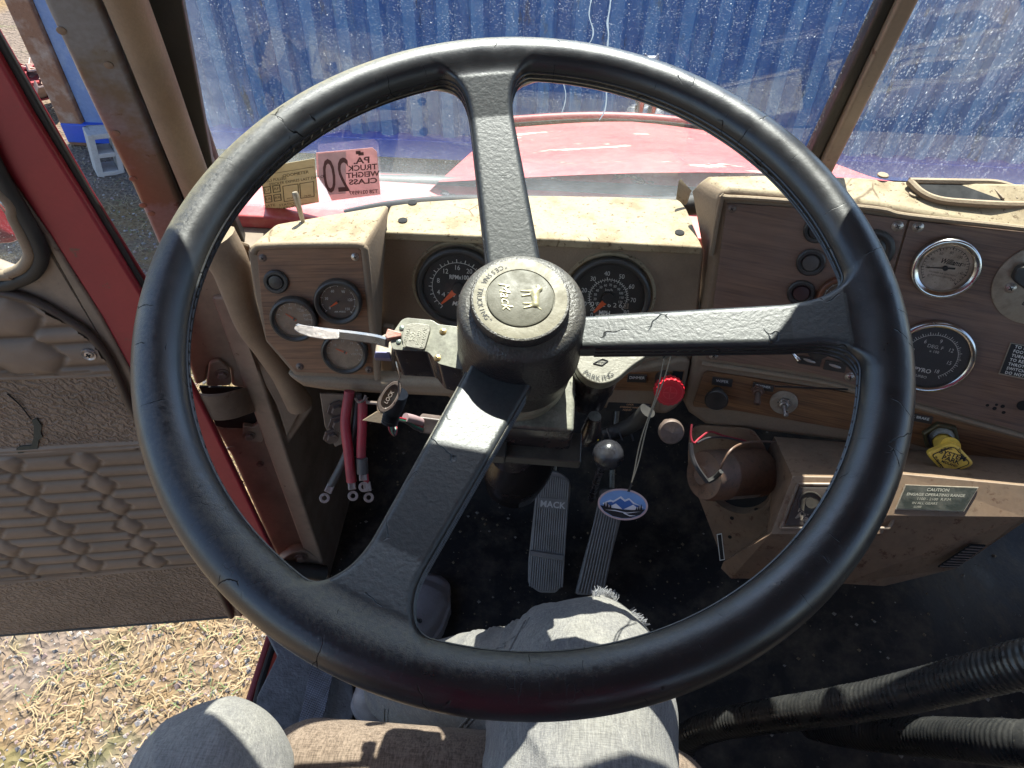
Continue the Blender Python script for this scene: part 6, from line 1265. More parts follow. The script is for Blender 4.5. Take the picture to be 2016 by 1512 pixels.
vs, fs = plate_hole(outer, cO, (.042, .050), -.003, 0); mb = MB(); mb.add(vs, fs); build(mb, 'mounting_plate', m_heat, bl, PBl.mat(), bevel=.0006)
mb = MB(); cH = tuple(cO)+(0,); mb.lathe([(.0505, .001), (.0500, .003), (.045, .003), (.0435, -.002), (.0425, -.008)], 60, 0, Matrix.Translation((cO[0], cO[1], 0)), sx=.92); build(mb, 'inlet_ring', m_heat, bl, PBl.mat())
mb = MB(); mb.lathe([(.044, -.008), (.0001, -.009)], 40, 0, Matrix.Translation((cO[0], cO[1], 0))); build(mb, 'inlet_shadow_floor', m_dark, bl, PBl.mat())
# motor: tin can lying sideways in front of the plate
m0, m1 = Dp(1384, 936, .850), Dp(1492, 930, .895); ax_ = nrm(m1-m0); PM = Plane(m0, ax_); L_ = np.linalg.norm(m1-m0); mr = 50/FPX*.86
mb = MB(); mb.lathe([(.0001, -.004), (mr*.35, -.004), (mr*.5, 0), (mr*.93, .001), (mr, .007), (mr, L_*.3), (mr*1.02, L_*.3+.001), (mr*1.02, L_*.34), (mr, L_*.34+.001), (mr, L_), (mr*.4, L_+.002)], 56); build(mb, 'motor_can', m_motor, bl, PM.mat())
mb = MB(); mb.lathe([(mr*1.004, L_*.36), (mr*1.004, L_*.9)], 20, 0); 
aa = [(mr*1.006*math.cos(t), mr*1.006*math.sin(t)) for t in np.linspace(rad(190), rad(236), 9)]; mb = MB(); mb.add([(x, y, z) for z in (L_*.35, L_*.85) for x, y in aa], [(i, i+1, 10+i, 9+i) for i in range(8)]); build(mb, 'motor_label', m_lug, bl, PM.mat())
for u, v in [(1368, 925), (1367, 900), (1383, 968), (1500, 905), (1504, 962), (1489, 1003), (1441, 1020), (1437, 1057), (1494, 925)]:
    x_, y_ = PBl.px(u, v, .0003); mb = MB(); mb.cyl(.0026, 0, .0005, 16); build(mb, 'plate_hole', m_dark, bl, PBl.mat(x_, y_, .0003))
for path, mt, r_ in [([(1362, 835, .80), (1360, 858, .80), (1366, 872, .80), (1378, 862, .81), (1398, 850, .83), (1425, 858, .86), (1468, 868, .88)], m_wire_red, .0012), ([(1372, 872, .80), (1395, 862, .82), (1430, 862, .85), (1470, 872, .88)], m_wire_blk, .0012),
        ([(1416, 930, .81), (1424, 910, .80), (1440, 885, .80), (1465, 872, .82), (1500, 869, .85), (1540, 872, .88)], m_motor, .0014), ([(1360, 872, .80), (1362, 895, .80), (1372, 920, .80), (1392, 948, .81)], m_wire_blk, .0028), ([(1394, 948, .81), (1408, 940, .81), (1420, 928, .80)], m_rubber, .003)]:
    mb = MB(); mb.tube(spline([Dp(*p) for p in path], 6), r_, 7); build(mb, 'blower_wire', mt, bl)
lbq = [(1411, 1052), (1421, 1050), (1417, 1104)]
a, ex_, ey_ = pxframe(PBl, *lbq, h=.0006); mb = MB(); mb.prism([tuple(a), tuple(a+ex_), tuple(a+ex_+ey_), tuple(a+ey_)], .0002, .0007); wl = build(mb, 'warning_label', m_white, bl, PBl.mat()); print_on(wl, 'label_field', PBl, *lbq, [('B', .14, .03, .86, .97, 0)], m_dial, .0009)
print_on(wl, 'label_text', PBl, *lbq, [('T', 'KEEP HANDS', .5, .5, .085, 0, dict(sx=.9))], m_white, .0011) if False else None
# fan control box
fb = thing('heater_control_box', 'tan steel heater box with black fan switch plate', 'heater box', mx=Matrix.Translation(Dp(1600, 1000, .85)))
V_ = {'A': Dp(1561, 939, .800), 'B': Dp(1518, 1051, .800), 'C': Dp(1779, 942, .77), 'D': Dp(1737, 1051, .775), 'E': Dp(1525, 860, .88), 'F': Dp(1674, 873, .87), 'G': Dp(1425, 1106, .90), 'H': Dp(1420, 1118, .905), 'I': Dp(1440, 1138, .90), 'J': Dp(1600, 1140, .86), 'K': Dp(1511, 890, .905), 'K1': Dp(1521, 960, .89), 'K2': Dp(1512, 1045, .885), 'L': Dp(1790, 880, .85), 'Mv': Dp(1640, 1150, .85)}
def quadpatch(name, keys_list, mat, parent, thick=.002):
    mb = MB(); idx_ = {}; vs = []; fs = []
    for ks in keys_list:
        f_ = []
        for k_ in ks:
            if k_ not in idx_: idx_[k_] = len(vs); vs.append(tuple(V_[k_]))
            f_.append(idx_[k_])
        fs.append(tuple(f_))
    mb.add(vs, fs); o = build(mb, name, mat, parent, smooth=0); md = o.modifiers.new('s', 'SOLIDIFY'); md.thickness = thick; md.offset = 0; b = o.modifiers.new('b', 'BEVEL'); b.width = .0022; b.segments = 3; b.limit_method = 'ANGLE'; b.angle_limit = rad(20); return o
quadpatch('box_case', [('A', 'B', 'D', 'C'), ('E', 'A', 'C', 'L', 'F'), ('E', 'K', 'K1', 'A'), ('K1', 'K2', 'B', 'A'), ('K2', 'G', 'B'), ('G', 'H', 'I', 'B'), ('B', 'I', 'J', 'D')], m_heat, fb)
nF = nrm(np.cross(V_['B']-V_['A'], V_['C']-V_['A'])); nF = nF if nF @ (CAM-V_['A']) > 0 else -nF
PFb = Plane(V_['A'], nF)
fr0 = PFb.poly([(1570, 953), (1790, 955), (1750, 1040), (1537, 1040)], .001); mb = MB(); cl = fr0+[fr0[0]]
for a_, b_ in zip(cl, cl[1:]): mb.tube([(a_[0], a_[1], .001), (b_[0], b_[1], .001)], .002, 8)
build(mb, 'panel_bead', m_heat, fb, PFb.mat())
mb = MB(); mb.prism(PFb.poly([(1574, 960), (1700, 960), (1680, 1034), (1546, 1034)], .001), .0008, .0022); fp = build(mb, 'switch_plate', m_dialdirty if False else dirty('dark_brown_switch_plate', (.035, .026, .022), (.07, .05, .04), .5, nscale=50), fb, PFb.mat(), bevel=.0004)
x_, y_ = PFb.px(1596, 990, .002); r_ = PFb.rad(1596, 990, 23, .002); mb = MB(); mb.lathe([(r_, .0), (r_*.98, .0018), (r_*.9, .002), (r_*.88, .0005), (r_*.5, .0003)], 40); mb.cyl(r_*.45, 0, .006, 24, 1); build(mb, 'fan_dial', [m_black, m_black], fp, PFb.mat(x_, y_, .0022))
mb = MB(); p_ = PFb.px(1582, 1008, .0026); mb.text('FAN', PFb.rad(1582, 1008, 11), p_[0], p_[1], .0026, 0, bold=True); p_ = PFb.px(1583, 1020, .0026); mb.text('Mack', PFb.rad(1583, 1018, 19), p_[0]+.002, p_[1], .0026, 0, shear=.35, bold=True); build(mb, 'plate_lettering', m_plate, fp, PFb.mat(), smooth=0)
# main heater housing
hb = thing('heater_housing', 'big angular tan heater housing with caution label at the lower right', 'heater', mx=Matrix.Translation(Dp(1830, 1050, .8)))
V_.update({'a': Dp(1776, 934, .765), 'b': Dp(2016, 957, .74), 'b2': Dp(2330, 990, .70), 'c': Dp(1746, 1014, .765), 'd': Dp(2016, 1018, .74), 'd2': Dp(2300, 1022, .70), 'e': Dp(1654, 1148, .84), 'e1': Dp(1740, 1153, .84), 'f': Dp(1882, 1118, .82), 'g': Dp(2016, 1026, .77), 'g2': Dp(2200, 900, .8), 'h': Dp(1690, 880, .86), 'i': Dp(1900, 890, .84), 'i2': Dp(2330, 900, .82), 'j': Dp(1737, 1051, .775)})
quadpatch('housing_case', [('a', 'c', 'd', 'b'), ('b', 'd', 'd2', 'b2'), ('h', 'a', 'b', 'i'), ('i', 'b', 'b2', 'i2'), ('c', 'e', 'e1', 'f', 'g', 'd')], m_heat, hb)
n1 = nrm(np.cross(V_['c']-V_['a'], V_['b']-V_['a'])); n1 = n1 if n1 @ (CAM-V_['a']) > 0 else -n1; Ph1 = Plane(V_['a'], n1)
cq = [(1782, 954), (1927, 959), (1762, 1003)]; a, ex_, ey_ = pxframe(Ph1, *cq, h=.002); br_ = np.array(Ph1.px(1898, 1008, .002))
mb = MB(); mb.prism([tuple(a), tuple(a+ex_), tuple(br_), tuple(a+ey_)], .0012, .0022); cl_ = build(mb, 'caution_label', m_plate, hb, Ph1.mat(), bevel=.0003)
k_ = .035; ce = (a+a+ex_+br_+a+ey_)/4; mb = MB(); mb.prism([tuple(ce+(p-ce)*(.965, .93)) for p in (a, a+ex_, br_, a+ey_)], .0022, .0025); build(mb, 'label_field', dirty('dark_green_label', (.028, .032, .026), (.10, .095, .075), .5, nscale=60, amt=.9), cl_, Ph1.mat())
print_on(cl_, 'label_print', Ph1, (1782, 954), (1925, 958), (1765, 1003), [('T', 'CAUTION', .48, .18, .17, 0, dict(bold=True)), ('T', 'ENGAGE OPERATING RANGE', .47, .38, .15, 0, dict(bold=True)), ('T', '1100 - 2100  R.P.M.', .47, .55, .15, 0), ('T', 'IN ALL GEARS', .36, .72, .14, 0), ('T', 'LUBE', .28, .87, .12, 0)], plain('faded_label_print', (.33, .31, .25), .6), .0027)
n2 = nrm(np.cross(V_['e']-V_['c'], V_['d']-V_['c'])); n2 = n2 if n2 @ (CAM-V_['c']) > 0 else -n2; Ph2 = Plane(V_['c'], n2)
gq = Ph2.poly([(1912, 1073), (1941, 1075), (1884, 1118), (1847, 1117)], .002); mb = MB(); mb.prism(gq, .0, .002); gr = build(mb, 'louvre_grille', m_dark, hb, Ph2.mat())
for i in range(9):
    k = (i+.5)/9; a_ = np.array(gq[0])*(1-k)+np.array(gq[3])*k; b_ = np.array(gq[1])*(1-k)+np.array(gq[2])*k; mb = MB(); mb.tube([(a_[0], a_[1], .0022), (b_[0], b_[1], .0022)], .0008, 6); build(mb, 'louvre', m_boltbr, gr, Ph2.mat())

# gear levers with ribbed black sleeves
def sleeve(name, label, path, r0, r1, tape=()):
    pts = spline([Dp(*p) for p in path], 60); N_ = len(pts); t = thing(name, label, 'gear lever', 'gear levers in black ribbed sleeves', Matrix.Translation(pts[0]))
    s_ = np.cumsum([0]+[np.linalg.norm(pts[i+1]-pts[i]) for i in range(N_-1)]); base = np.interp(np.linspace(0, 1, N_), [0, 1], [r0, r1])
    r_ = [b*(1+(.022+.03*abs(mnoise.noise(Vector((x*25, r1*70, 3)))))*(2*abs(((x+.0016*mnoise.noise(Vector((x*40, 5, r1*50))))/.0058) % 1-.5)-.5)+.035*mnoise.noise(Vector((x*38, r0*99, 0)))) for b, x in zip(base, s_)]
    mb = MB(); mb.tube(pts, r_, 28); build(mb, 'ribbed_sleeve', m_sleeve, t, smooth=60)
    mb = MB(); mb.sphere(pts[-1], .026, 24); build(mb, 'shift_knob', m_black, t)
    for k in tape:
        i = int(k*(N_-1)); mb = MB(); mb.tube(pts[i:i+9], [base[i]*1.015]*9, 28); build(mb, 'tape_band', m_sleeve, t)
    return t
m_sleeve = dirty('dusty_black_sleeve', (.014, .015, .017), (.035, .034, .033), .3, nscale=35, amt=.8, grain=300, gstr=.3, spots=.5, spotcol=(.07, .068, .06), dust=(.12, .115, .10), dustamt=.45)
sleeve('gear_lever', 'upper gear lever in a ribbed black sleeve crossing the lower right corner', [(1330, 1500, .98), (1352, 1455, .95), (1410, 1428, .91), (1500, 1412, .85), (1650, 1390, .76), (1800, 1360, .69), (1960, 1320, .62), (2060, 1294, .585), (2200, 1250, .55), (2380, 1180, .53)], .019, .0195, (.55, .80, .93))
sleeve('gear_lever', 'lower gear lever in a ribbed black sleeve at the bottom right corner', [(1600, 1425, 1.0), (1660, 1436, .93), (1730, 1444, .87), (1840, 1452, .79), (1980, 1462, .70), (2140, 1470, .64), (2360, 1470, .60)], .021, .022, (.72, .9))
mb = MB(); cc = Zp(1712, 1338, .02); PT3 = Plane(cc, (0, 0, 1)); mb.prism(PT3.poly([(1718, 1330), (1724, 1330), (1737, 1348), (1728, 1350)]), 0, .001); tag(build(mb, 'paper_scrap', m_white, None, PT3.mat()), 'tiny white scrap of paper on the dark floor near the gear levers', 'scrap')
mb = MB(); mb.tube([Zp(1580, 1222, .006), Zp(1660, 1258, .006), Zp(1730, 1292, .006), Zp(1790, 1330, .006)], .0025, 8); build(mb, 'floor_mat_seam', m_rubber, cab)
mb = MB(); mb.tube(spline([Zp(1335, 1040, .02), Zp(1350, 1080, .015), Zp(1385, 1125, .012), Zp(1420, 1165, .010)], 5), .0016, 7); tag(build(mb, 'loose_wire', m_wire_blk), 'thin black wire curling across the dark floor under the heater', 'wire')
# hoses under the column
for pth, r_ in [([(1185, 860, .88), (1215, 850, .88), (1250, 832, .86), (1275, 808, .84)], .010), ([(905, 790, .86), (900, 830, .90), (930, 870, .95)], .010)]:
    mb = MB(); mb.tube(spline([Dp(*p) for p in pth], 6), r_, 14); build(mb, 'hose', m_rubber, dash)
for k in range(3): mb = MB(); u_ = 1195+k*22; mb.tube([Dp(u_, 843, .868), Dp(u_+8, 868, .868)], .0012, 6); build(mb, 'hose_tie', m_wire_blk, dash)
for u, v, r_ in [(662, 805, .008), (664, 833, .008), (652, 858, .007)]:
    Pm = Plane(Dp(u, v, .93), (.5, -.8, .2)); mb = MB(); mb.lathe([(r_*1.6, 0), (r_*1.6, .003), (r_, .003), (r_, .009)], 6, cap1=True); build(mb, 'under_dash_bolt', m_boltbr, dash, Pm.mat())
slab('under_dash_bracket', Plane(Dp(665, 820, .94), (.4, -.85, .2)), [(630, 775), (700, 778), (712, 860), (660, 880), (640, 840)], .003, m_metal, dash, bev=.0008)
mb = MB(); mb.tube(spline([Dp(700, 785, .83), Dp(706, 792, .82), Dp(716, 788, .82), Dp(720, 778, .82)], 6), .0015, 8); build(mb, 'wire_hook', m_boltbr, dash)
mb = MB(); mb.tube([Dp(722, 782, .83), Dp(722, 792, .83), Dp(768, 796, .83)], .0022, 8); build(mb, 'bracket_rod', m_boltbr, dash)
x_ = Dp(910, 945, 1.05); 
# ================================================================== open door
door = ptg('truck_door', 'open truck door with brown quilted vinyl trim and red painted edge', cab, PD.mat())
def inpoly(px_, py_, poly):
    ins = np.zeros(px_.shape, bool); j = len(poly)-1
    for i in range(len(poly)):
        xi, yi = poly[i]; xj, yj = poly[j]
        c = ((yi > py_) != (yj > py_)) & (px_ < (xj-xi)*(py_-yi)/(yj-yi+1e-12)+xi); ins ^= c; j = i
    return ins
edge_px = [(-260, 545), (-120, 560), (0, 574), (64, 589), (124, 621), (179, 659), (213, 703), (238, 753), (255, 793), (300, 880), (380, 1050), (456, 1212)]
tp = PD.poly(edge_px+[(0, 1248), (-260, 1272)]); lo_ = np.min(tp, 0); hi_ = np.max(tp, 0); st_ = .0022
xs = np.arange(lo_[0]-.004, hi_[0]+.004, st_); ys = np.arange(lo_[1]-.004, hi_[1]+.004, st_); Xg, Yg = np.meshgrid(xs, ys)
def lineval(p, q): p, q = np.array(PD.px(*p)), np.array(PD.px(*q)); return p[1]+(q[1]-p[1])/(q[0]-p[0])*(Xg-p[0])
r1, r2, r3 = lineval((0, 738), (213, 731)), lineval((0, 882), (268, 867)), lineval((0, 1145), (367, 1110))
Hh = [np.array(PD.px(*p)) for p in [(169, 907), (203, 946), (231, 991), (258, 1031), (285, 1065), (307, 1098)]]
H2 = [np.array(PD.px(*p)) for p in [(55, 949), (87, 996), (119, 1036), (149, 1075), (179, 1108)]]
va = ((Hh[5]-Hh[0])/5+(H2[4]-H2[0])/4)/2; vb = (H2[0]-Hh[1]); vb = np.array((vb[0], vb[1])); o_ = Hh[2]
Mi = np.linalg.inv(np.stack([va, vb], 1)); ij = np.einsum('ab,bxy->axy', Mi, np.stack([Xg-o_[0], Yg-o_[1]]))
best = None; rowh = abs(va[1])
for di in (-1, 0, 1):
    for dj in (-1, 0, 1):
        ii, jj = np.round(ij[0])+di, np.round(ij[1])+dj; dx = Xg-(o_[0]+ii*va[0]+jj*vb[0]); dy = Yg-(o_[1]+ii*va[1]+jj*vb[1]); w_ = .016
        hd = np.maximum(np.abs(dy)/(rowh*.5), (np.abs(dx)+np.abs(dy)*.75)/(w_+.008)); 
        if best is None: best, bdy = hd, dy
        else: m_ = hd < best; best = np.where(m_, hd, best)
vloc = ij[0]-0  # row phase measured along the rows
ph = (Yg-(o_[1]+np.round(ij[1])*vb[1]*0))/rowh; ph = ph-np.round(ph)
roll = np.where(np.abs(ph) < .29, 1-(np.abs(ph)/.29)**2.2, 1-((.5-np.abs(ph))/.21)**2.2*0-((np.abs(np.abs(ph)-.5))/.21)**2.2)
hexd = np.clip(1-best**2.0, 0, 1)
quilt = np.where(best < 1, hexd**.6*1.0, np.clip(roll, 0, 1)**.6*.8)
# big diamonds above the first ridge
d0 = np.array(PD.px(55, 700)); ph2 = (Yg-d0[1])/.062; ph2 = ph2-np.round(ph2); roll2 = np.where(np.abs(ph2) < .3, 1-(np.abs(ph2)/.3)**2, 1-(np.abs(np.abs(ph2)-.5)/.2)**2)
dxx = Xg-d0[0]; dxm = (dxx+.13) % .26-.13; bd_ = np.maximum(np.abs((Yg-d0[1]+.031) % .062-.031)/.031, (np.abs(dxm)+np.abs((Yg-d0[1]+.031) % .062-.031)*.8)/.048); q2 = np.where(bd_ < 1, np.clip(1-bd_**2, 0, 1)**.6, np.clip(roll2, 0, 1)**.6*.8)
def ridge(dv, n_, p_): return np.where((dv > 0) & (dv < n_*p_), np.abs(np.sin(math.pi*dv/p_))**.6, np.nan)
def blur(A, k=2):
    for _ in range(k):
        A = (np.roll(A, 1, 0)+np.roll(A, -1, 0)+2*A)/4; A = (np.roll(A, 1, 1)+np.roll(A, -1, 1)+2*A)/4
    return A
quilt = blur(quilt, 1); q2 = blur(q2, 1)
Z = np.full(Xg.shape, .002)
Z = np.where(Yg > r1+.0, .001+.010*q2, Z)
zone3 = (Yg < r2-.013) & (Yg > r3+.004); Z = np.where(zone3, .001+.0085*quilt, Z)
for dv, n_, p_ in ((r1-Yg+.006, 2, .0065), (r2-Yg, 2, .0065), (r3-Yg+.008, 2, .0065)):
    rg = ridge(dv, n_, p_); Z = np.where(np.isnan(rg), Z, .001+.0045*rg)
nz = np.array([[mnoise.noise(Vector((x*14, y*14, 3))) for x in xs[::6]] for y in ys[::6]]); nz = np.repeat(np.repeat(nz, 6, 0), 6, 1)[:len(ys), :len(xs)]
Z = Z+.002*nz*0.4
tooled = ((Yg < r1-.007) & (Yg > r2)) | (Yg < r3-.005)
ins = inpoly(Xg, Yg, tp)
# tear in the tooled band
idm = -np.ones(Xg.shape, int); idm[ins] = np.arange(ins.sum()); V3 = np.column_stack([Xg[ins], Yg[ins], Z[ins]]); ok = ins[:-1, :-1] & ins[1:, :-1] & ins[:-1, 1:] & ins[1:, 1:]; ii, jj = np.nonzero(ok)
Fq = np.stack([idm[ii, jj], idm[ii, jj+1], idm[ii+1, jj+1], idm[ii+1, jj]], 1)
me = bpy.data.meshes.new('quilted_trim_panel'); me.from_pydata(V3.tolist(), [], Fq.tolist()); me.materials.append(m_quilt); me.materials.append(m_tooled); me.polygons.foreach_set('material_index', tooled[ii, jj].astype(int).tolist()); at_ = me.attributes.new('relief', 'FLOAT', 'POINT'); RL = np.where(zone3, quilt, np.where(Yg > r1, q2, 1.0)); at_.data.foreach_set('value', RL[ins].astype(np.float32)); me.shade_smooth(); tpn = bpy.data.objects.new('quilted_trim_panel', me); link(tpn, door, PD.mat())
mb = MB(); mb.prism(tp, -.012, -.0005); build(mb, 'trim_backing', m_vinyl, door, PD.mat())
mb = MB(); mb.tube([(x, y, .002) for x, y in spline(PD.poly(edge_px), 5)], .0052, 10); build(mb, 'trim_piping', m_quilt, door, PD.mat())
mb = MB(); mb.tube([(x, y, .0) for x, y in PD.poly([(458, 1213), (0, 1250), (-260, 1274)])], .0035, 8); build(mb, 'trim_lower_edge', m_rubber, door, PD.mat())
x_, y_ = PD.px(176, 695, .006); mb = MB(); r_ = .0085; mb.lathe([(r_, 0), (r_*.95, .002), (r_*.6, .0005), (r_*.55, .002), (.0001, .003)], 28); tb_ = build(mb, 'trim_screw', m_lug, door, PD.mat(x_, y_, .008))
for q in (0, math.pi/2):
    mb = MB(); mb.box((0, 0, .0031), (.006, .0014, .0008)); build(mb, 'screw_slot', m_dark, door, PD.mat(x_, y_, .008, q+.3))
tear = PD.poly([(32, 884), (40, 879), (62, 877), (66, 862), (67, 840), (63, 828), (72, 824), (82, 838), (80, 852), (84, 860), (76, 866), (74, 884), (50, 889), (38, 895)], .004); mb = MB(); mb.prism(tear, .0025, .0045); build(mb, 'torn_backing', dirty('grey_green_backing', (.045, .045, .033), (.08, .075, .055), .9, nscale=60, grain=300, gstr=.6), door, PD.mat())
mb = MB(); mb.tube([(x, y, .0035) for x, y in spline(PD.poly([(15, 775), (38, 795), (52, 812), (62, 825)], .003), 4)], .0009, 5); build(mb, 'tear_crack', m_dark, door, PD.mat())
# painted steel of the door: brown inner frame, red edge band, weatherstrip channel, outer flange
def dslab(name, px, th, mat, h, bev=.003, r=0): return slab(name, PD, px, th, mat, door, h=h, bev=bev, r=r)
dslab('door_inner_frame', [(-260, 150), (-120, 200), (0, 325), (100, 468), (199, 623), (262, 740), (320, 860), (478, 1216), (440, 1212), (255, 793), (213, 703), (124, 621), (64, 589), (0, 574), (-260, 545), (-260, 440), (20, 540), (66, 505), (74, 470), (40, 400), (-20, 320), (-260, 230)], .02, m_metal, -.004, bev=.004)
dslab('red_edge_band', [(-260, -340), (-80, -20), (0, 118), (62, 228), (170, 402), (277, 578), (330, 665), (420, 842), (548, 1108), (600, 1215), (478, 1216), (320, 860), (262, 740), (199, 623), (100, 468), (0, 325), (-120, 200), (-260, 20)], .012, m_red, -.006, bev=.004)
dslab('weatherstrip_channel', [(-260, -400), (0, 70), (100, 248), (283, 560), (340, 650), (300, 640), (277, 586), (170, 410), (62, 240), (0, 128), (-260, -320)], .006, m_rubber, -.014, bev=.002)
PD2 = Plane(PD.p-PD.n*.022, PD.n)
slab('outer_flange', PD2, [(-260, -420), (0, 62), (106, 246), (180, 375), (292, 556), (330, 620), (322, 624), (280, 566), (172, 388), (92, 250), (0, 88), (-260, -385)], .004, m_red, door, bev=.002)
dslab('door_skin', [(-260, 560), (0, 590), (255, 800), (440, 1190), (0, 1230), (-260, 1255)], .04, m_red, -.018)
# window: rubber seal, glass, lower channel, mirror glimpse
wp = [PD.px(u, v) for u, v in [(-260, 130), (-90, 190), (0, 345), (40, 412), (72, 470), (80, 505), (66, 535), (30, 553), (0, 560), (-120, 566), (-260, 568)]]
mb = MB(); mb.tube([(x, y, .001) for x, y in spline(wp, 5)], .0085, 12, flat=.8); build(mb, 'window_rubber', m_rubber, door, PD.mat())
wp2 = [PD.px(u, v) for u, v in [(-260, 190), (0, 372), (30, 425), (56, 478), (60, 500), (46, 522), (20, 534), (0, 538), (-260, 545)]]
mb = MB(); mb.tube([(x, y, .004) for x, y in spline(wp2, 5)], .006, 10); build(mb, 'window_channel', m_vinyl, door, PD.mat())
mb = MB(); mb.prism([(x, y) for x, y in wp2], -.012, -.009); build(mb, 'window_glass', m_wind, door, PD.mat(), smooth=0)
mp = [(-200, 300), (0, 396), (22, 428), (42, 455), (40, 470), (26, 478), (0, 480), (-200, 486)]
PM2 = Plane(PD.p-PD.n*.14, PD.n); mm = thing('side_mirror', 'wide side mirror housing glimpsed through the door window', 'mirror', mx=PM2.mat(*PM2.px(0, 430)))
mb = MB(); mb.prism(rpoly(PM2.poly(mp), .01, 3), -.03, 0); build(mb, 'mirror_case', m_chrome, mm, PM2.mat(), bevel=.005, seg=3)
mb = MB(); mb.prism(rpoly(PM2.poly([(-180, 312), (0, 404), (34, 455), (30, 466), (0, 470), (-180, 476)]), .008, 3), 0, .0015); build(mb, 'mirror_glass', plain('mirror_glass', (.55, .55, .58), .06, 1.0), mm, PM2.mat())

# ================================================================== seat
seat = thing('driver_seat', 'brown cloth driver seat with rounded front cushion edge', 'seat', mx=Matrix.Translation((0, 0, .35)))
def seatf(P):
    c = np.array((-.03, -.06, .425)); h_ = np.array((.245, .335, .075)); q = np.abs(P-c)-h_+.07; q[:, 2] = np.abs(P[:, 2]-c[2])-h_[2]+.055
    return np.linalg.norm(np.maximum(q, 0), axis=1)+np.minimum(q.max(1), 0)-.06
netobj('seat_cushion', seatf, (-.32, -.45, .30), (.27, .32, .54), .010, m_seat, seat)
def backf(P):
    c = np.array((-.03, -.50, .80)); y = P[:, 1]-c[1]+(P[:, 2]-.45)*.12; q = np.stack([np.abs(P[:, 0]-c[0])-.23+.06, np.abs(y)-.075+.06, np.abs(P[:, 2]-c[2])-.38+.06], -1)
    return np.linalg.norm(np.maximum(q, 0), axis=1)+np.minimum(q.max(1), 0)-.06
netobj('seat_back', backf, (-.32, -.75, .38), (.26, -.33, 1.22), .014, m_seat, seat)
mb = MB(); mb.box((-.03, -.10, .16), (.40, .50, .30)); build(mb, 'seat_base', m_black, seat, bevel=.01)
sp_ = [(-.03+.232*math.copysign(abs(math.cos(t))**.5, math.cos(t)), -.06+.322*math.copysign(abs(math.sin(t))**.5, math.sin(t))  , .452) for t in np.linspace(0, 2*math.pi, 80)]
mb = MB(); mb.tube([(x*1.0, y, z) for x, y, z in sp_], .004, 8); build(mb, 'seat_piping', m_seat, seat)

# ================================================================== the driver
KR = np.array((.060, .288, .552)); KL = np.array((-.262, .205, .572)); HRt = np.array((.055, -.24, .60)); HLt = np.array((-.14, -.24, .60)); AR = np.array((-.188, .43, .13)); AL = np.array((-.43, .10, .16))
def wr(P, s_, a): return a*np.sin(P[:, 0]*s_[0]+P[:, 1]*s_[1]+P[:, 2]*s_[2]+2*np.sin(P[:, 1]*23+P[:, 0]*11))
def jeansf(P):
    thR = capsule(P, HRt, KR+(0, -.02, 0), .118, .080); kn = capsule(P, KR+(0, -.03, .0), KR+(.004, .012, -.012), .080, .066)
    shR = capsule(P, KR+(0, 0, -.02), AR, .072, .055); f_ = smin(smin(thR, kn, .03), shR, .035)
    thL = capsule(P, HLt, KL+(0, -.045, -.0), .112, .062); shL = capsule(P, KL+(0, -.03, -.015), AL, .058, .05); g_ = smin(thL, shL, .03)
    hp_ = capsule(P, (-.12, -.27, .60), (.09, -.27, .60), .125, .125)
    o_ = smin(smin(f_, g_, .03), hp_, .05)
    # folds where knee and shin bend
    d_ = np.linalg.norm(P-(KR+(-.06, .04, -.06)), axis=1); w_ = np.exp(-(d_/.13)**2)
    fold = -.0075*w_*(1-np.abs(np.sin((P@np.array((42., 26., 50.)))+1.2*np.sin(P@np.array((12., 30., 20.))))))**2.2+.004*w_
    a_ = np.linalg.norm(P-(AR+(.01, 0, .05)), axis=1); fold2 = .005*np.exp(-(a_/.09)**2)*np.sin(P@np.array((20., 10., 150.)))
    lk = np.exp(-(np.linalg.norm((P-np.array((-.25, .08, .62)))*np.array((1, .8, 1)), axis=1)/.13)**2)*-.005*(1-np.abs(np.sin(P@np.array((22., 34., 12.))+1.4*np.sin(P@np.array((19., 11., 15.))))))**3; tl = lk+np.exp(-(np.linalg.norm((P-np.array((-.0, .12, .66)))*np.array((1, .5, 1)), axis=1)/.16)**2)*-.006*(1-np.abs(np.sin(P@np.array((34., 16., 8.))+1.6*np.sin(P@np.array((9., 17., 5.))))))**3; return o_+fold+fold2+tl+.0012*np.sin(P@np.array((60., 35., 20.)))
def bodyf(P):
    f_ = capsule(P, (0, -.27, .68), (0, -.27, 1.02), .125, .15); f_ = smin(f_, capsule(P, (-.15, -.26, 1.06), (.15, -.26, 1.06), .075, .075), .06)
    f_ = smin(f_, capsule(P, (0, -.27, 1.10), (0, -.25, 1.20), .055, .052), .04)
    for s_ in (-1, 1):
        sh_, el, wr_ = np.array((s_*.20, -.26, 1.06)), np.array((s_*.25, -.17, .84)), np.array((s_*.115, -.075, 1.10))
        f_ = smin(f_, capsule(P, sh_, el, .055, .042), .03); f_ = smin(f_, capsule(P, el, wr_, .042, .027), .015)
    return f_
def handf(P):
    o_ = None
    for s_ in (-1, 1):
        w_ = np.array((s_*.115, -.075, 1.10)); pm = np.array((s_*.095, -.065, 1.17)); f_ = capsule(P, w_, pm, .026, .030)
        for k, (dx, L_) in enumerate([(-.024, .052), (-.008, .060), (.008, .056), (.024, .045)]):
            b_ = pm+(0, dx, .018); m_ = b_+(-s_*.02, .0, L_*.55); t_ = m_+(-s_*.028, 0, L_*.2); f_ = smin(f_, np.minimum(capsule(P, b_, m_, .0095, .0085), capsule(P, m_, t_, .0085, .007)), .004)
        th = pm+(-s_*.01, .03, -.01); f_ = smin(f_, capsule(P, th, th+(-s_*.02, .015, .035), .011, .008), .006); o_ = f_ if o_ is None else np.minimum(o_, f_)
    return o_
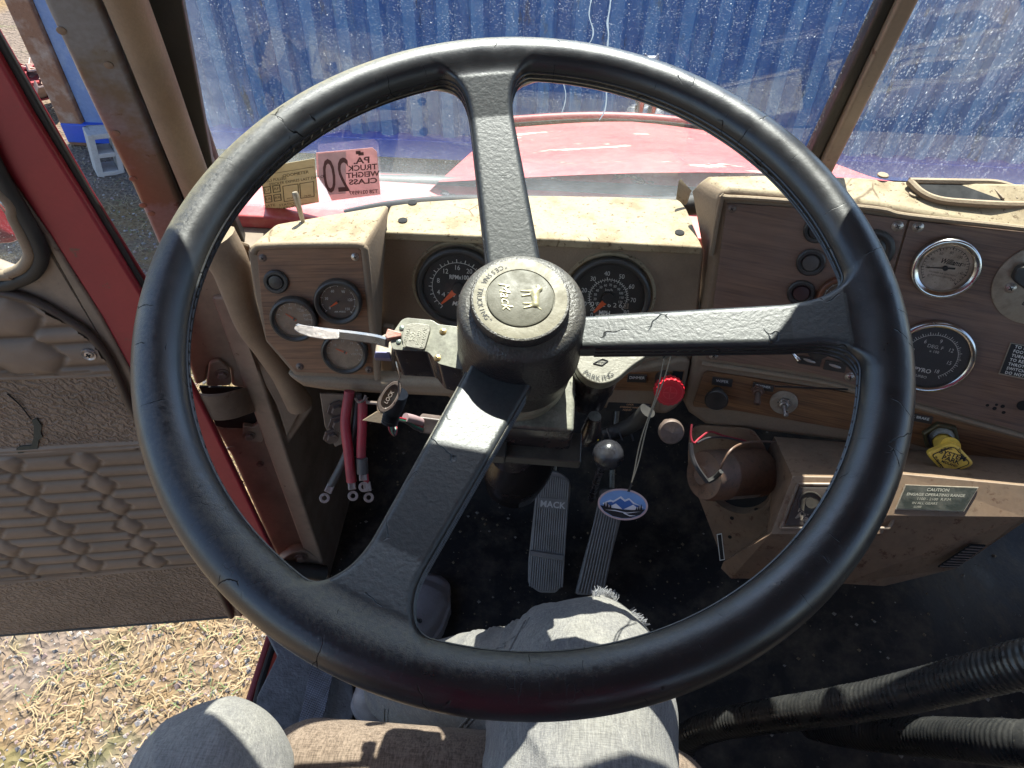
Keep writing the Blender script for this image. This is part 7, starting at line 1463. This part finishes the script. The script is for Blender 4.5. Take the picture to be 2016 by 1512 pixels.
def headf(P):
    c = np.array((0, -.235, 1.335)); q = (P-c)*np.array((1.22, 1.0, .86)); f_ = np.linalg.norm(q, axis=1)-.098; f_ = smin(f_, capsule(P, (0, -.20, 1.27), (0, -.165, 1.262), .05, .028), .03)
    f_ = smin(f_, capsule(P, (0, -.142, 1.335), (0, -.122, 1.305), .008, .013), .008); f_ = smin(f_, capsule(P, (0, -.245, 1.13), (0, -.235, 1.27), .052, .055), .03)
    for s_ in (-1, 1): f_ = smin(f_, capsule(P, (s_*.083, -.235, 1.315), (s_*.086, -.24, 1.345), .011, .014), .006); f_ = smin(f_, capsule(P, (s_*.015, -.138, 1.358), (s_*.045, -.148, 1.358), .009, .007), .006)
    return smin(f_, capsule(P, (-.02, -.142, 1.272), (.02, -.142, 1.272), .007, .007), .005)
person = netobj('person', lambda P: np.minimum(headf(P), handf(P)), (-.17, -.36, 1.02), (.17, -.03, 1.46), .006, m_skin)
tag(person, 'seated driver in faded grey jeans, ripped at the knee, with dark scuffed shoes', 'person'); WM[person.name] = Matrix.Identity(4)
netobj('shirt', bodyf, (-.36, -.46, .52), (.36, -.0, 1.28), .010, m_shirt, person)
netobj('jeans', jeansf, (-.55, -.42, .07), (.24, .57, .75), .0055, m_jeans, person)
netobj('hair', lambda P: np.maximum(np.linalg.norm((P-(0, -.245, 1.35))*np.array((1.2, 1., .88)), axis=1)-.106, np.minimum(P[:, 1]+.20-(1.40-P[:, 2])*-.6, 1.43-P[:, 2])-.02), (-.13, -.37, 1.2), (.13, -.1, 1.48), .007, m_hair, person)
# frayed hem of the hole at the knee, thigh seam, pocket flap stitching
mb = MB(); fr0 = np.array(Dp(1190, 1172, depth(KR)+.0)); 
PKn = Plane(np.array((.085, .375, .60)), (0, .4, 1))
from mathutils.bvhtree import BVHTree
jo = [c for c in person.children if c.name == 'jeans'][0]; bvh = BVHTree.FromPolygons([v.co for v in jo.data.vertices], [tuple(p.vertices) for p in jo.data.polygons])
def onjeans(u, v):
    d_ = Vector(nrm(ray(u, v))); h_ = bvh.ray_cast(Vector(CAM), d_); return (np.array(h_[0]), np.array(h_[1])) if h_[0] is not None else None
def edge_hit(u, v0, v1):
    for v in np.arange(v0, v1, 3.0):
        h_ = onjeans(u, v)
        if h_ is not None: return h_[0]
mb = MB()
for i in range(110):
    p_ = edge_hit(1168+rng.random()*46, 1120, 1230)
    if p_ is not None: d_ = np.array(((rng.random()-.5)*.012, .002+.005*rng.random(), .001+.005*rng.random())); m_ = np.array(((rng.random()-.5)*.006, 0, .001)); mb.tube([p_-(0, .002, .001), p_+d_*.5+m_, p_+d_+m_*.5], .00032, 4)
for i in range(60):
    p_ = edge_hit(1238+rng.random()*36, 1130, 1330)
    if p_ is not None: d_ = np.array((.002+.004*rng.random(), (rng.random()-.3)*.006, .002*rng.random())); mb.tube([p_-(.001, 0, .001), p_+d_], .0003, 4)
kind(build(mb, 'frayed_threads', plain('frayed_thread', (.30, .30, .31), .9), person), 'stuff')
def seam(path, r_, name):
    pts = []
    for (u, v) in spline(path, 12):
        h_ = onjeans(u, v)
        if h_: pts.append(h_[0]+nrm(CAM-h_[0])*.0006)
    if len(pts) > 3: mb = MB(); mb.tube(pts, r_, 6); build(mb, name, m_jeans, person)
seam([(845, 1512), (880, 1460), (925, 1410), (960, 1370)], .0016, 'leg_seam'); seam([(855, 1512), (890, 1462), (936, 1412), (968, 1374)], .0009, 'leg_seam')
seam([(1000, 1285), (1012, 1262), (1024, 1240), (1034, 1222)], .0014, 'pocket_seam'); seam([(990, 1268), (1012, 1254), (1030, 1236), (1042, 1216)], .0009, 'pocket_seam'); seam([(935, 1290), (965, 1280), (995, 1272)], .0014, 'pocket_seam')
seam([(757, 1395), (756, 1415), (757, 1440)], .0014, 'cuff_seam'); seam([(764, 1395), (763, 1415), (764, 1440)], .0008, 'cuff_seam')
# shoes
def shoef(toe, heel):
    toe, heel = np.array(toe), np.array(heel); ax_ = nrm(toe-heel); sd = np.cross(ax_, (0, 0, 1)); 
    def f(P):
        q = P-heel; L_ = np.linalg.norm(toe-heel); t = q@ax_; s_ = q@sd; z = q[:, 2]; u = np.clip(t/L_, 0, 1)
        hw = np.interp(u, [0, .15, .4, .7, .88, 1], [.030, .037, .036, .049, .045, .030]); top = np.interp(u, [0, .25, .42, .6, .8, .93, 1], [.085, .095, .085, .066, .056, .048, .035])
        tt_ = np.maximum(np.maximum(-t-.0, t-L_), 0); e = np.sqrt((s_/hw)**2+(np.maximum(z-.02, 0)/np.maximum(top-.02, .01))**2.4+ (tt_/.02)**2)-1
        up_ = e*hw*.8; up_ = np.maximum(up_, .02-z-.01); sole = np.maximum(np.maximum(np.hypot(s_/(hw+.005), tt_/.022)-1, 0)*0+(np.hypot(s_/(hw+.005), tt_/.022)-1)*.04, np.abs(z-.012)-.013)
        return np.minimum(smin(up_, up_*0+1, .0001), sole)
    return f
tR, hR = np.array((-.175, .655, .012)), np.array((-.245, .425, .012))
for nm, t_, h_ in (('shoe', tR, hR), ('shoe', np.array((-.47, .28, .02)), np.array((-.45, .03, .02)))):
    lo_, hi_ = np.minimum(t_, h_)-.08, np.maximum(t_, h_)+.08; lo_[2] = t_[2]-.02; hi_[2] = t_[2]+.13; so2 = netobj(nm, shoef(t_, h_), lo_, hi_, .004, m_shoe, person)
ax_ = nrm(tR-hR); sd = np.cross(ax_, (0, 0, 1)); mb = MB()
for k, f_ in enumerate((.46, .54, .62)):
    c_ = hR+(tR-hR)*f_+np.array((0, 0, np.interp(f_, [.42, .6, .8], [.088, .069, .058]))); mb.tube([c_-sd*.022+(0, 0, -.003), c_+(0, 0, .004), c_+sd*.022+(0, 0, -.003)], .0022, 7)
    for s_ in (-1, 1): mb.lathe([(.0035, -.002), (.0035, .001), (.002, .0012)], 12, 0, Matrix.Translation(c_+sd*s_*.022+(0, 0, -.001)))
build(mb, 'lace', m_rubber, person)
mb = MB(); c_ = hR+(tR-hR)*.57; z_ = lambda f_: np.interp(f_, [.25, .42, .6, .8, .93], [.096, .087, .069, .058, .05])
mb.add([hR+(tR-hR)*.44+sd*.013+(0, 0, z_(.44)-.002), hR+(tR-hR)*.44-sd*.013+(0, 0, z_(.44)-.002), hR+(tR-hR)*.66-sd*.007+(0, 0, z_(.66)+.0015), hR+(tR-hR)*.66+sd*.007+(0, 0, z_(.66)+.0015)], [(0, 1, 2, 3)]); build(mb, 'shoe_tongue', m_dark, person)
